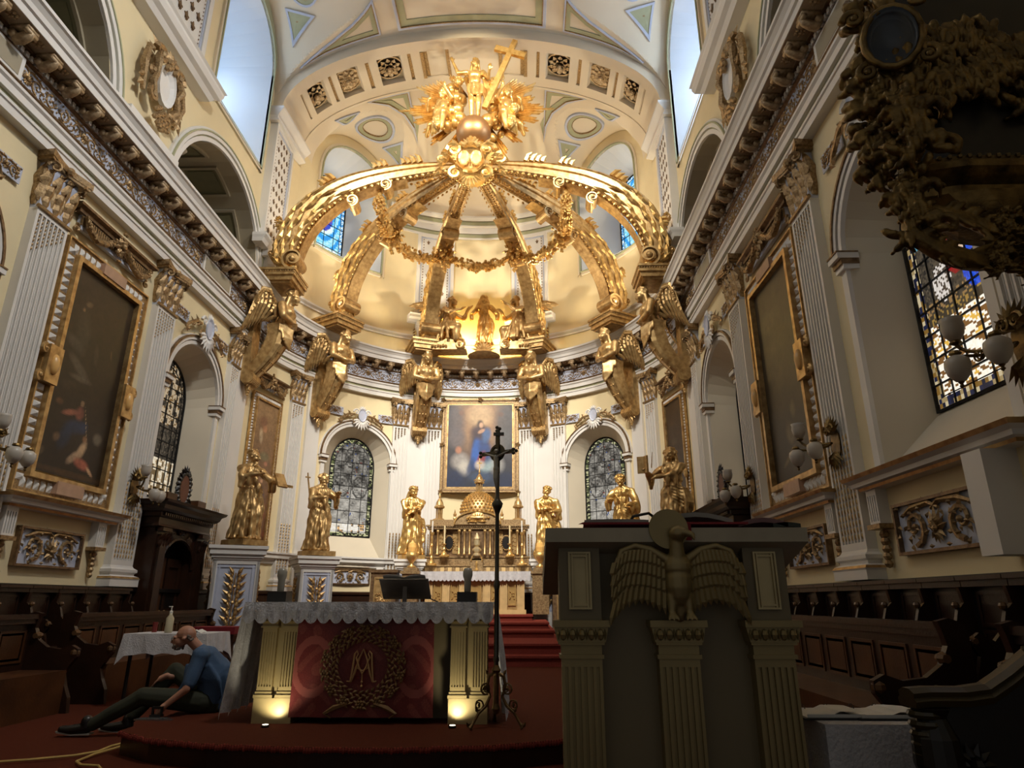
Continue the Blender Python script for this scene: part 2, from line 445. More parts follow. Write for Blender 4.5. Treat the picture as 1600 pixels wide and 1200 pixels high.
for s in (-1, 1):
    nm = lambda P: [(s * x, y) for x, y in P]
    small = nm([(4.72, 12.85), (3.98, 13.02), (4.66, 13.5)])
    drape(nave_h, small, ce, 'vault_panel', ((0, .05, .05, 0), (.05, .20, .03, 2), (.2, .23, .03, 1)))
    drape(nave_h, nm([(2.45, 13.74), (3.1, 13.76), (3.9, 13.77), (4.55, 13.79), (4.1, 13.66), (3.6, 13.48), (3.1, 13.24), (2.75, 12.98), (2.45, 12.7)]), ce, 'vault_panel', ((0, .04, .05, 0), (.04, .06, .05, 1), (.06, .17, .03, 2)))
    circ = [(4.15 + .42 * cos(rad(a)), 12.3 + .55 * sin(rad(a))) for a in range(0, 360, 15)]
    drape(nave_h, nm(circ), ce, 'vault_medallion', ((0, .05, .05, 0), (.05, .14, .03, 2)))
    # apse lunettes
    oval = [(3.27 + .62 * cos(rad(a)), 16.95 + .62 * sin(rad(a))) for a in range(0, 360, 12)]
    drape(apse_h, nm(oval), ce, 'vault_medallion', ((0, .07, .06, 0), (.07, .09, .06, 1), (.09, .22, .04, 2), (.22, .24, .05, 1)))
    drape(apse_h, nm([(2.02, 15.7), (3.25, 15.72), (2.7, 16.05), (2.3, 16.5), (2.1, 17.0), (2.02, 17.5)]), ce, 'vault_panel', ((0, .05, .06, 0), (.05, .07, .06, 1), (.07, .2, .03, 2)))
    drape(apse_h, nm([(4.2, 15.85), (3.5, 15.95), (3.95, 16.2)]), ce, 'vault_panel', ((0, .04, .05, 0), (.04, .12, .03, 2)))
    drape(apse_h, nm([(3.2, 17.75), (2.45, 17.35), (2.6, 18.1)]), ce, 'vault_panel', ((0, .05, .05, 0), (.05, .18, .03, 2)))
drape(nave_h, [(-1.98, 13.72), (1.98, 13.72), (1.98, 10.9), (-1.98, 10.9)], ce, 'vault_panel', ((0, .07, .06, 0), (.07, .09, .07, 1), (.09, .27, .03, 2)))
# ------------------------------------------------------------------ ornament pieces
def leaf(m, T, w, h, curl=0.5, mi=0, n=5, lob=0.18):
    """acanthus leaf: grows up local z, leans to local -y, curls over at the tip"""
    rows = []
    for i in range(n + 1):
        t = i / n
        ww = w * (0.55 + 0.45 * sin(pi * min(1, t * 1.15))) * (1 - 0.75 * max(0, t - 0.75) / 0.25) * (1 + lob * (1 if i % 2 else -1))
        z = h * (t if t < 0.8 else 0.8 + (t - 0.8) * 0.35); y = -curl * h * (t ** 2.6) * 0.9
        rows.append([T @ V(-ww / 2, y + ww * .22, z - (.05 * h if i % 2 else 0)), T @ V(-ww / 4, y - ww * .05, z), T @ V(0, y - ww * .16, z + .02 * h), T @ V(ww / 4, y - ww * .05, z), T @ V(ww / 2, y + ww * .22, z - (.05 * h if i % 2 else 0))])
    m.grid(rows, mi)
def TR(x=0, y=0, z=0, rx=0, ry=0, rz=0, s=1):
    return Matrix.Translation((x, y, z)) @ Matrix.Rotation(rz, 4, 'Z') @ Matrix.Rotation(ry, 4, 'Y') @ Matrix.Rotation(rx, 4, 'X') @ Matrix.Scale(s, 4)
def spiral(m, cx, cz, r, a0, turns, d, th, y=0, mi=0, n=14, k=5, r1=.12):
    pts = []; rs = []
    for i in range(n + 1):
        t = i / n; a = a0 + d * 2 * pi * turns * t; q = r * (1 - (1 - r1) * t)
        pts.append((cx + q * cos(a), y - .3 * th * t, cz + q * sin(a))); rs.append(th * (1 - .55 * t))
    m.tube(pts, rs, k, mi)
    m.ball(pts[-1], th * 1.1, 5, mi)
def petal(m, x, z, a, l, w, y=0, h=.02, mi=0):
    c, s_ = cos(a), sin(a)
    P = lambda u, v, e: (x + u * c - v * s_, y - e, z + u * s_ + v * c)
    m.add([P(0, 0, 0), P(l * .45, -w / 2, h * .3), P(l, 0, h * .2), P(l * .45, w / 2, h * .3), P(l * .4, 0, h)], [(0, 1, 4), (1, 2, 4), (2, 3, 4), (3, 0, 4)], mi)
def rinceau(w, h, th, y=0, seed=1, mi=0, centre=True):
    """symmetric scrolling foliage filling a w x h field, centred at the origin"""
    m = M(); rr = random.Random(seed); r = h * .38
    n = max(1, round((w / 2 - h * .2) / (h * .92)))
    pitch = (w / 2 - h * .18) / n
    for sx in (-1, 1):
        for i in range(n):
            cx = h * .18 + pitch * (i + .5); up = 1 if i % 2 else -1
            q = M(); spiral(q, cx, 0, min(r, pitch * .52), -pi / 2 * up + pi, 1.25, up, th, y)
            q.tube([(cx - pitch * .75, y, -up * h * .3), (cx - pitch * .5, y, -up * h * .44), (cx, y, -up * h * .40), (cx + pitch * .3, y, -up * h * .28)], [th * .5, th, th, th * .6], 5)
            for k in range(9):
                a = k * 2 * pi / 9 + rr.random() * .3; rad_ = min(r, pitch * .5) * (1.0 if k % 2 else .62)
                petal(q, cx + rad_ * cos(a), rad_ * sin(a), a + up * .9, h * .2, h * .1, y, th * 1.3)
            for k in range(6): petal(q, cx + pitch * .5 * (1 if k % 2 else -1) * .95, (k - 2.5) * h * .17, (k * 1.3) % 6.28, h * .17, h * .09, y, th * 1.2)
            for k in range(5): a = k * 1.256 + 1; petal(q, cx + r * .3 * cos(a), r * .3 * sin(a), a, h * .13, h * .07, y - th * .5, th)
            for k in range(3): petal(q, cx + pitch * (k - 1) * .4, -up * h * .42, up * (-1.2 + k * .4), h * .18, h * .09, y, th)
            if sx < 0: q.v = [(-a, b, c) for a, b, c in q.v]
            m.join(q)
    if centre:
        for k in range(7): petal(m, 0, -h * .12, pi / 2 + (k - 3) * .42, h * (.5 - abs(k - 3) * .05), h * .14, y, th * 1.6)
        for k in range(5): petal(m, 0, -h * .1, -pi / 2 + (k - 2) * .45, h * .3, h * .12, y, th * 1.4)
        m.ball((0, y - th, -h * .1), h * .07, 6)
    if mi: m.mi = [mi] * len(m.mi)
    return m
def moulding(prof, x0, x1, mi=0, ends=True, m=None):
    """horizontal moulding: prof = [(out, z)...], returns at both ends"""
    m = m or M()
    if ends: rows = [[(x0 - a, 0, z) for a, z in prof], [(x0 - a, -a, z) for a, z in prof], [(x1 + a, -a, z) for a, z in prof], [(x1 + a, 0, z) for a, z in prof]]
    else: rows = [[(x0, -a, z) for a, z in prof], [(x1, -a, z) for a, z in prof]]
    m.grid(rows, mi); return m
# ------------------------------------------------------------------ entablature
def path(kind, st=0.7):
    if kind == 'L': return [('L', y) for y in np.arange(-1.5, 14.41, st)] + [('L', 14.4)]
    if kind == 'R': return [('R', y) for y in np.arange(-1.5, 14.41, st)] + [('R', 14.4)]
    return [('A', a) for a in range(-90, 91, 3)]
MP = {'L': mL, 'R': mR, 'A': mA}
def sweep(prof, kind, mi=0, m=None):
    m = m or M(); m.grid([[MP[k](s, z, d) for d, z in prof] for k, s in path(kind)], mi); return m
ENT = [(white, [(0, 6.95), (.13, 6.95), (.13, 7.06), (.15, 7.07), (.15, 7.11), (.13, 7.11)]), (sage, [(.13, 7.11), (.12, 7.115), (.12, 7.18)]),
       (white, [(.12, 7.18), (.17, 7.18), (.17, 7.28), (.2, 7.31), (.2, 7.35)]), (bronze, [(.2, 7.35), (.215, 7.37), (.2, 7.4), (.12, 7.43)]),
       (blue, [(.12, 7.43), (.12, 7.76)]), (bronze, [(.12, 7.76), (.16, 7.78), (.16, 7.80)]), (white, [(.14, 7.80), (.14, 7.88)]), (bronze, [(.14, 7.88), (.2, 7.9), (.2, 7.93)]),
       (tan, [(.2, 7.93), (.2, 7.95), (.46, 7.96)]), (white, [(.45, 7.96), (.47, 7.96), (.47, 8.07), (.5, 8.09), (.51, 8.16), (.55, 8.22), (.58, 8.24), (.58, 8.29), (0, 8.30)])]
PITCH = .455
mod = M()
mod.box(-.09, .09, -.24, 0, .1, .16); mod.tube([(0, -.02, 0), (0, -.10, .0), (0, -.19, .05), (0, -.23, .1)], [.055, .06, .05, .03], 6, flat=1.3)
for s in (-1, 1): spiral(mod, 0, 0, 0, 0, 0, 1, .01)
mod.lathe([(.05, -.09), (.05, .09)], 8, T=TR(0, -.03, .04, ry=pi / 2)); mod.lathe([(.035, -.09), (.035, .09)], 8, T=TR(0, -.21, .08, ry=pi / 2))
modgold = mat('faded_gilt', (196, 172, 136), .5, .2, c2=(134, 106, 74), scale=20)
modme = mod.mesh('modillion', [modgold], True)
ros = M()
for k in range(6): ros.ball((.05 * cos(k * pi / 3), .05 * sin(k * pi / 3), 0), (.028, .028, .02), 5)
ros.ball((0, 0, -.01), .03, 5)
rosme = ros.mesh('flower', [modgold])
for kind, nm in (('L', 'trim_1'), ('A', 'trim_2'), ('R', 'trim_3')):
    m = M()
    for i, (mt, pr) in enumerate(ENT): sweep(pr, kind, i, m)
    en = obj(nm, m, [e[0] for e in ENT], kind='structure')
    pts = [(kind, s) for s in (np.arange(-1, 14.2, PITCH) if kind != 'A' else np.arange(-86, 87, PITCH / (4.95 * pi / 180)))]
    dm = M()
    for k, s in pts:   # frieze foliage and dentils, module by module
        step = PITCH if kind != 'A' else PITCH / (4.95 * pi / 180)
        for q in range(5):
            a = s + step * (q - 2) / 5; p = [MP[k](a + step * e / 5 * .3, z, d) for e in (-1, 1) for z in (7.80, 7.87) for d in (.14, .185)]
            dm.add(p, [(0, 1, 3, 2), (4, 6, 7, 5), (1, 5, 7, 3), (0, 4, 5, 1)])
    obj('dentil_course', dm, white, en, kind='stuff')
    for k, s in pts:
        loc, rz = put(k, s, 7.80, .2)
        if (k != 'A' and s < 1): continue
        obj('modillion', modme, None, en, loc=loc, rz=rz)
        st = .5 * (PITCH if k != 'A' else PITCH / (4.95 * pi / 180))
        loc, rz = put(k, s + st, 7.945, .33); obj('flower', rosme, None, en, loc=loc, rz=rz)
    fm = M(); st = 1.15 if kind != 'A' else 1.15 / (5.05 * pi / 180); base = rinceau(1.15, .29, .016, seed=3)
    s = -0.2 if kind != 'A' else -86 + st / 2
    while s < (14.2 if kind != 'A' else 84):
        loc, rz = put(kind, s, 7.595, .125)
        if kind == 'A': base2 = M(); base2.v = [(x, y - (x * x) / (2 * 5.05), z) for x, y, z in base.v]; base2.f = base.f; base2.mi = base.mi
        else: base2 = base
        fm.join(base2, Matrix.Translation(loc) @ Matrix.Rotation(rz, 4, 'Z')); s += st
    obj('frieze_foliage', fm, agold, en, kind='stuff')
    if kind != 'A':
        for c in (12.15, 5.95):
            q = M(); q.box(-.62, .62, -.05, 0, -.17, .17, 0); q.box(-.56, .56, -.055, -.05, -.13, .13, 1)
            loc, rz = put(kind, c, 7.595, .12); obj('marble_inset', q, [white, drab], en, loc=loc, rz=rz)
# attic strip above the cornice round the apse and the upper apse cornice
m = sweep([(0, 8.95), (.05, 8.95), (.05, 9.0), (.1, 9.05), (.1, 9.1), (0, 9.12)], 'A'); obj('trim_4', m, white, kind='structure')
def sector(prof, a0, a1, mi=0, m=None, cap=True, st=1.5):
    m = m or M(); n = max(2, int((a1 - a0) / st)); rows = [[mA(a0 + (a1 - a0) * i / n, z, d) for d, z in prof] for i in range(n + 1)]
    m.grid(rows, mi)
    if cap: m.add(rows[0], [tuple(range(len(prof)))], mi); m.add(rows[-1], [tuple(range(len(prof)))], mi)
    return m
UC = [(white, [(0, 12.75), (.06, 12.75), (.06, 12.82)]), (sage, [(.05, 12.82), (.05, 12.96)]), (white, [(.08, 12.96), (.08, 13.2), (.12, 13.22), (.12, 13.26)]), (sage, [(.1, 13.26), (.1, 13.42)]), (white, [(.14, 13.42), (.16, 13.46), (.2, 13.52), (.2, 13.58), (0, 13.6)])]
m = M()
for i, (mt, pr) in enumerate(UC): sector(pr, -36, 36, i, m)
obj('trim_5', m, [e[0] for e in UC], kind='structure')
# dado course round the walls
for kind, a, b in (('A', -90, 90),):
    m = sweep([(0, 2.02), (.06, 2.04), (.06, 2.1), (.1, 2.14), (.16, 2.16), (.16, 2.24), (.2, 2.26), (.2, 2.3), (0, 2.32)], kind)
    obj('trim_6', m, white, kind='structure')
    obj('baseboard_apse', sweep([(0, -.2), (.2, -.2), (.2, 1.3), (.24, 1.34), (.24, 1.4), (0, 1.42)], kind), wood, kind='structure')
for kind, nm in (('L', 'left'), ('R', 'right')):
    obj('baseboard_' + nm, sweep([(0, -.2), (.12, -.2), (.12, 1.3), (.17, 1.32), (.17, 1.38), (0, 1.39)], kind), black, kind='structure')
# ------------------------------------------------------------------ fluted pilasters
def pilaster(w, nf, label, group, prj=.12, z0=1.39):
    r = root('pilaster', label, 'pilaster', group=group)
    h1 = 6.12; m = M()
    us = [-w / 2]; e = .035; fw = (w - 2 * e) / nf
    for i in range(nf): us += [-w / 2 + e + fw * i + fw * .14, -w / 2 + e + fw * i + fw * .32, -w / 2 + e + fw * i + fw * .68, -w / 2 + e + fw * i + fw * .86]
    us += [w / 2]
    vs = [z0 + .32, z0 + .4, h1 - .06, h1]
    def off(i, j):
        if j != 1: return prj
        k = (i - 1) % 4
        return prj if i in (0, len(us) - 2) or k == 3 else (prj - .026 if k in (0, 2) else prj - .05)
    m.relief(us, vs, off, lambda u, v, d: (u, -d, v))
    obj('shaft', m, white, r)
    b = M()
    for i in range(nf):
        x = -w / 2 + e + fw * (i + .5)
        for k in range(16): b.ball((x, -prj + .012, z0 + .46 + k * .075), (fw * .2, .018, .034), 4, 0)
        for k in range(3 + (nf - 1 - i)): b.ball((x, -prj + .015, h1 - .1 - k * .06), (fw * .22, .02, .022), 4, 1)
    obj('flute_beading', b, [gold, agold], r, kind='stuff')
    b = moulding([(0, z0), (.0, z0), (prj + .09, z0), (prj + .09, z0 + .1), (prj + .1, z0 + .12), (prj + .08, z0 + .15), (prj + .03, z0 + .17), (prj + .03, z0 + .2), (prj + .06, z0 + .22), (prj + .06, z0 + .26), (prj + .015, z0 + .29), (prj, z0 + .32)], -w / 2 + prj, w / 2 - prj)
    b.mi = [1 if k % 11 in (4,) else 0 for k in range(len(b.f))]
    obj('base', b, [white, gold], r)
    c = M(); c.prism([(-w / 2, 0), (w / 2, 0), (w / 2, -prj), (-w / 2, -prj)], h1, 6.95, 0, 'z')
    H = .8
    c.tube([(-w / 2 - .02, -prj - .01, h1 + .02), (w / 2 + .02, -prj - .01, h1 + .02)], .03, 6, 1)
    for k in range(3): leaf(c, TR((k - 1) * w * .34, -prj, h1 + .04), w * .38, H * .5, .26, 1)
    for k in range(4): leaf(c, TR((k - 1.5) * w * .3, -prj + .01, h1 + .1), w * .32, H * .74, .24, 1)
    for s in (-1, 1):
        leaf(c, TR(s * w * .5, -prj * .5, h1 + .04, rz=s * 1.1), w * .3, H * .48, .26, 1); leaf(c, TR(s * w * .5, -prj * .5, h1 + .1, rz=s * .8), w * .3, H * .75, .28, 1)
        q = M(); spiral(q, 0, 0, w * .16, pi, 1.2, -1, .028, mi=1, n=10)
        c.join(q, TR(s * w * .5, -prj - .1, h1 + H * .77, rz=s * .75))
        q = M(); spiral(q, 0, 0, w * .09, 0, 1.1, s, .02, mi=1, n=8); c.join(q, TR(s * w * .13, -prj - .04, h1 + H * .76))
    ab = [(-w / 2 - .09, .0), (-w / 2 - .12, -prj - .13), (-w / 4, -prj - .06), (0, -prj - .04), (w / 4, -prj - .06), (w / 2 + .12, -prj - .13), (w / 2 + .09, 0)]
    c.prism(ab, h1 + H * .92, 6.95, 1, 'z'); c.prism([(x * .94, y * .94) for x, y in ab], h1 + H * .87, h1 + H * .92, 1, 'z')
    c.ball((0, -prj - .08, h1 + H * .94), (.06, .05, .07), 6, 1)
    obj('capital', c, [blue, agold], r)
    return r
P1 = pilaster(.60, 7, 'x', 'fluted nave pilasters')
P2 = pilaster(.40, 4, 'x', 'fluted nave pilasters')
P3 = pilaster(.44, 4, 'x', 'fluted apse pilasters')
first = {}
def place(P, side, s, label, group=None, z=0, d=0):
    loc, rz = put(side, s, z, d)
    if P.name not in first:
        first[P.name] = 1; P.location = loc; P.rotation_euler.z = rz; P['label'] = label
        if group: P['group'] = group
        return P
    return dup(P, loc, rz, label, group)
G1 = 'fluted pilasters along the nave walls'
place(P1, 'L', 7.68, 'wide fluted white pilaster with gilt capital left of the tall biblical painting')
place(P1, 'L', 10.68, 'wide fluted white pilaster with gilt capital between the biblical painting and the left carved doorway')
place(P1, 'R', 7.68, 'wide fluted pilaster between the darkened painting and the largest window, behind a wall lamp')
place(P1, 'R', 10.68, 'wide fluted pilaster with wall lamp, between the darkened painting and the right carved doorway')
place(P1, 'R', 4.42, 'nearest fluted pilaster at the right edge, beside the largest window')
place(P2, 'L', 13.62, 'narrow fluted pilaster beside the left carved doorway at the mouth of the apse')
place(P2, 'R', 13.62, 'narrow fluted pilaster beside the right carved doorway at the mouth of the apse')
for s, nm in ((-1, 'left'), (1, 'right')):
    place(P3, 'A', s * 65.5, 'slim fluted apse pilaster between the %s apse painting and the %s arched window' % (nm, nm))
    place(P3, 'A', s * 27.5, 'slim fluted apse pilaster on the altar side of the %s arched window' % nm)
    place(P3, 'A', s * 16.0, 'slim fluted apse pilaster just %s of the framed altarpiece' % nm)
# plain piers behind the winged consoles
for a0, a1 in ((-61, -56), (-25, -18), (18, 25), (56, 61)):
    m = sector([(0, 1.4), (.07, 1.4), (.07, 6.95), (0, 6.95)], a0, a1); obj('trim_7', m, white, kind='structure')
for kind in 'LR':
    m = M(); f = MP[kind]; m.grid([[f(13.88, z, 0) , f(13.88, z, .09), f(14.4, z, .09), f(14.4, z, 0)] for z in (1.4, 6.95)]); obj('trim_8', m, white, kind='structure')
# ------------------------------------------------------------------ arch surrounds of the window niches
def surround(c, r, spring, rz, bottom, mp, K_=1.0):
    m = M(); k_ = 1.0 / K_
    for a, b, d, mi in ((0, .07, .06, 0), (.07, .09, .05, 1), (.09, .15, .08, 0), (.15, .185, .1, 1), (.185, .21, .05, 0)):
        A = [(c - (r + a * k_) * cos(pi * i / 24), spring + (rz + a) * sin(pi * i / 24)) for i in range(25)]
        B = [(c - (r + b * k_) * cos(pi * i / 24), spring + (rz + b) * sin(pi * i / 24)) for i in range(25)]
        m.grid([[mp(s, z, 0) for s, z in A], [mp(s, z, d) for s, z in A], [mp(s, z, d) for s, z in B], [mp(s, z, 0) for s, z in B]], mi)
    for sg in (-1, 1):
        a, b = c + sg * r, c + sg * (r + .12 * k_)
        m.grid([[mp(a, z, -.06), mp(a, z, .05), mp(b, z, .05), mp(b, z, 0)] for z in (bottom, spring - .18)], 0)
        for z0, z1, e, mi in ((-.2, -.14, .03, 0), (-.14, -.07, .05, 1), (-.07, 0, .09, 0), (0, .02, .1, 1)):
            a, b = c + sg * (r - (.03 + e * .3) * k_), c + sg * (r + (.15 + e * .4) * k_)
            P = [mp(s, z, d) for z in (spring + z0, spring + z1) for s in (a, b) for d in (-.1, .06 + e)]
            m.add(P, [(0, 1, 3, 2), (4, 6, 7, 5), (0, 4, 5, 1), (2, 3, 7, 6), (1, 5, 7, 3), (0, 2, 6, 4)], mi)
    return m
def cartouche(nm='keystone_cartouche'):
    m = M()
    m.lathe([(0, 0), (.12, .005), (.15, .03), (.15, .0)], 14, T=TR(0, -.07, .12, rx=pi / 2), sx=.85, sy=1.25, mi=1)
    for k in range(9):
        a = pi + pi * (k + .5) / 9; petal(m, .02 * cos(a), -.02, a, .3, .1, -.06, .05, 2)
    for s in (-1, 1):
        spiral(m, s * .17, .2, .1, 0 if s > 0 else pi, 1.2, s, .03, -.06, 2); spiral(m, s * .2, -.06, .09, pi / 2, 1.2, -s, .025, -.06, 0)
        for k in range(6): petal(m, s * (.26 + .07 * k), .13 - .012 * k * k, (0 if s > 0 else pi) + s * (.7 if k % 2 else -.6), .16, .07, -.03, .04, 0)
        m.tube([(s * .22, -.03, .14), (s * .4, -.04, .12), (s * .62, -.03, -.02), (s * .68, -.03, -.1)], [.03, .035, .03, .02], 5, 0)
    for k in range(5): petal(m, 0, .26, pi / 2 + (k - 2) * .5, .16, .07, -.06, .04, 2)
    return m
cme = cartouche().mesh('cartouche', [agold, blue, white], False)
swag = M(); swag.box(-.02, .52, -.015, 0, -.12, .12, 1)
swag.join(rinceau(.46, .2, .014, seed=9), TR(.25, -.02, 0)); 
for k in range(3): swag.ball((.44 + 0 * k, -.02, .06 - .06 * k), .03, 5, 0)
swme = swag.mesh('spandrel_panel', [agold, blue])
for side, lst in (('L', (12.15, 5.95)), ('R', (12.15, 5.95))):
    for c in lst:
        nm = {('L', 12.15): 'stained glass niche behind the left carved doorway', ('L', 5.95): 'niche cut by the left edge', ('R', 12.15): 'niche above the right carved doorway', ('R', 5.95): 'largest window at the right'}[(side, c)]
        a = obj('trim_10', surround(c, 1.0, 5.05, .95, 2.5, MP[side]), [white, bronze], None, kind='structure')
        q = obj('keystone_cartouche', cme, None, a); q.location, q.rotation_euler.z = put(side, c, 6.25, .08); q.scale = (1.15,) * 3
        for s in (-1, 1):
            w_ = obj('spandrel_panel', swme, None, a); w_.location, w_.rotation_euler.z = put(side, c + s * .62 * 1, 6.38, .03); w_.scale = (1, 1, 1)
            if (s > 0) == (side == 'R'): w_.scale = (-1, 1, 1)
for s, nm in ((-1, 'left'), (1, 'right')):
    c = s * 41.5
    a = obj('trim_10', surround(c, 11.4, 4.95, .98, 2.3, mA, K), [white, bronze], None, kind='structure')
    q = obj('keystone_cartouche', cme, None, a); q.location, q.rotation_euler.z = put('A', c, 6.12, .1)
    for t in (-1, 1):
        w_ = obj('spandrel_panel', swme, None, a); w_.location, w_.rotation_euler.z = put('A', c + t * 6.5, 6.28, .05)
        if t < 0: w_.scale = (-1, 1, 1)
# gallery arches: moulded rings
for side in 'LR':
    for c in (12.2, 6.3):
        m = M()
        for a, b, d, mi in ((0, .09, .05, 0), (.09, .12, .03, 1), (.12, .2, .08, 0), (.2, .23, .1, 1), (.23, .28, .06, 0)):
            A = [(c - (2.0 + a) * cos(pi * i / 32), 8.5 + (1.95 + a) * sin(pi * i / 32)) for i in range(33)]
            B = [(c - (2.0 + b) * cos(pi * i / 32), 8.5 + (1.95 + b) * sin(pi * i / 32)) for i in range(33)]
            A = [(A[0][0], 8.28)] + A + [(A[-1][0], 8.28)]; B = [(B[0][0], 8.28)] + B + [(B[-1][0], 8.28)]
            f = MP[side]; m.grid([[f(s, z, 0) for s, z in A], [f(s, z, d) for s, z in A], [f(s, z, d) for s, z in B], [f(s, z, 0) for s, z in B]], mi)
        obj('trim_9', m, [white, sage], kind='structure')
# ================================================================== stained glass windows
def lerp(a, b, t): return tuple(a[i] + (b[i] - a[i]) * t for i in range(3))
def h2(i, j, k=0):
    n = (i * 374761393 + j * 668265263 + k * 2147483647 * 3) & 0xffffffff
    n = ((n ^ (n >> 13)) * 1274126177) & 0xffffffff
    return ((n ^ (n >> 16)) & 0xffff) / 65535.0
def stained(n, side, s, z, d, hw, H, spring, nx, ny, fn, st=.035, gain=1.0):
    """window_n: z = sill height of the glass, H total height, spring = height (above sill) where the arch starts"""
    loc, rz = put(side, s, z, d)
    w = root('window_%d' % n, None, None, loc, rz, kind='structure')
    rz_ = H - spring
    def top(x): return spring + rz_ * sqrt(max(0, 1 - (x / hw) ** 2))
    for i in range(nx):
        for j in range(ny):
            x0, x1 = -hw + 2 * hw * i / nx, -hw + 2 * hw * (i + 1) / nx; z0, z1 = H * j / ny, H * (j + 1) / ny
            kx = max(2, round((x1 - x0) / st)); kz = max(2, round((z1 - z0) / st)); m = M(); C_ = []
            for a in range(kx):
                for b in range(kz):
                    xa, xb = x0 + (x1 - x0) * a / kx, x0 + (x1 - x0) * (a + 1) / kx; za, zb = z0 + (z1 - z0) * b / kz, z0 + (z1 - z0) * (b + 1) / kz
                    ta, tb = top(xa), top(xb)
                    if za >= max(ta, tb): continue
                    m.add([(xa, 0, min(za, ta)), (xb, 0, min(za, tb)), (xb, 0, min(zb, tb)), (xa, 0, min(zb, ta))], [(0, 1, 2, 3)])
                    xm, zm = (xa + xb) / 2, (za + zb) / 2
                    C_.append(fn(xm / hw, zm / H, (top(xm) - zm), round(xm / st), round(zm / st), hw - abs(xm), zm))
            if not m.f: continue
            me = m.mesh('pane', glow)
            ca = me.color_attributes.new('paint', 'FLOAT_COLOR', 'CORNER')
            dat = []
            for c in C_: dat += [c[0] * gain, c[1] * gain, c[2] * gain, 1] * 4
            ca.data.foreach_set('color', dat)
            obj('pane', me, None, w)
    m = M()
    for i in range(1, nx):
        x = -hw + 2 * hw * i / nx; m.tube([(x, -.012, 0), (x, -.012, top(x))], .010, 4)
    for j in range(1, ny):
        z_ = H * j / ny
        x = hw if z_ <= spring else hw * sqrt(max(0, 1 - ((z_ - spring) / rz_) ** 2))
        if x > .1: m.tube([(-x, -.012, z_), (x, -.012, z_)], .012, 4)
    bd = .13; ol = [(hw - bd, -.012, bd)] + [((hw - bd) * cos(pi * k / 16), -.012, spring + (rz_ - bd) * sin(pi * k / 16)) for k in range(17)] + [(-hw + bd, -.012, bd), (hw - bd, -.012, bd)]
    m.tube(ol, .010, 4)
    ol = [(hw, -.01, 0)] + [(hw * cos(pi * k / 20), -.01, spring + rz_ * sin(pi * k / 20)) for k in range(21)] + [(-hw, -.01, 0), (hw, -.01, 0)]
    m.tube(ol, .028, 4)
    obj('lead_cames', m, lead, w)
    return w
def g3(r, g, b): return S((r, g, b))[:3]
def f_scene(u, v, ed, i, j, side, zz):
    h = h2(i, j)
    if side < .13 or ed < .13 or zz < .13:
        return [g3(30, 34, 60), g3(120, 90, 40), g3(150, 130, 90), g3(24, 26, 44), g3(190, 175, 140)][int(h2(i // 2, j // 2) * 5)]
    if v < .33:
        q = sin(u * 7 + 2.2 * sin(v * 42)) * cos(v * 55 + 1.5 * sin(u * 5))
        if abs(q) < .22: return g3(120, 84, 44)
        if q > .62 and h > .3: return g3(226, 178, 74)
        return lerp(g3(250, 240, 218), g3(255, 250, 240), h)
    if v < .37: return g3(60, 52, 40) if h > .3 else g3(150, 120, 60)
    if v < .66:
        if ((u - .38) / .34) ** 2 + ((v - .46) / .1) ** 2 < 1: return lerp(g3(22, 56, 170), g3(44, 90, 220), h)
        if ((u - .2) / .2) ** 2 + ((v - .545) / .03) ** 2 < 1: return lerp(g3(190, 160, 130), g3(230, 205, 180), h)
        if ((u + .02) / .22) ** 2 + ((v - .55) / .09) ** 2 < 1: return lerp(g3(110, 16, 20), g3(160, 24, 30), h)
        if ((u + .38) / .2) ** 2 + ((v - .47) / .075) ** 2 < 1: return lerp(g3(180, 170, 160), g3(226, 218, 210), h) if h > .3 else g3(70, 60, 50)
        if v < .42 and h > .6: return g3(140, 110, 70)
        return lerp(g3(34, 32, 30), g3(84, 74, 60), h)
    if u < -.1 and .66 < v < .74: return lerp(g3(70, 130, 150), g3(110, 170, 190), h)
    if h2(i // 4, j // 3) > .72: return g3(226, 216, 196) if h > .4 else g3(160, 140, 90)
    return lerp(g3(40, 40, 44), g3(96, 96, 100), h)
def f_gris(u, v, ed, i, j, side, zz):
    h = h2(i, j); h4 = h2(i // 3, j // 3, 1)
    if side < .12 or ed < .12 or zz < .12: return g3(200, 196, 150) if h > .72 else (g3(96, 104, 66) if h > .5 else g3(28, 28, 28))
    if v < .13: return lerp(g3(235, 225, 205), g3(255, 250, 240), h) if h4 > .3 else (g3(230, 180, 120) if h > .5 else g3(120, 110, 100))
    q = sin(u * 9) * sin(v * 34)
    lum = .34 + .25 * q + .4 * (h - .5) + (.28 if v < .5 else -.06)
    for cx, cy in ((-.42, .5), (.42, .5), (0, .8)):
        d = ((u - cx) / .34) ** 2 + ((v - cy) / .11) ** 2
        if d < 1: lum *= .55 + .5 * h
        if .85 < d < 1.15: lum = .1
    lum = max(.05, min(1, lum))
    c = lerp(g3(26, 26, 26), g3(206, 200, 188), lum)
    if h > .98: c = g3(120, 56, 48) if h4 > .5 else g3(60, 84, 140)
    return c
def f_amber(u, v, ed, i, j, side, zz):
    h = h2(i, j); h4 = h2(i // 2, j // 3, 2)
    if v < .28: return lerp(g3(190, 160, 120), g3(250, 240, 215), h) if h4 > .3 else g3(110, 90, 60)
    if v > .52 and h4 > .45 and side > .1: return g3(190, 170, 140) if h > .3 else g3(120, 90, 50)
    return lerp(g3(24, 22, 20), g3(104, 92, 76), h * h * (1 if h4 > .4 else .6))
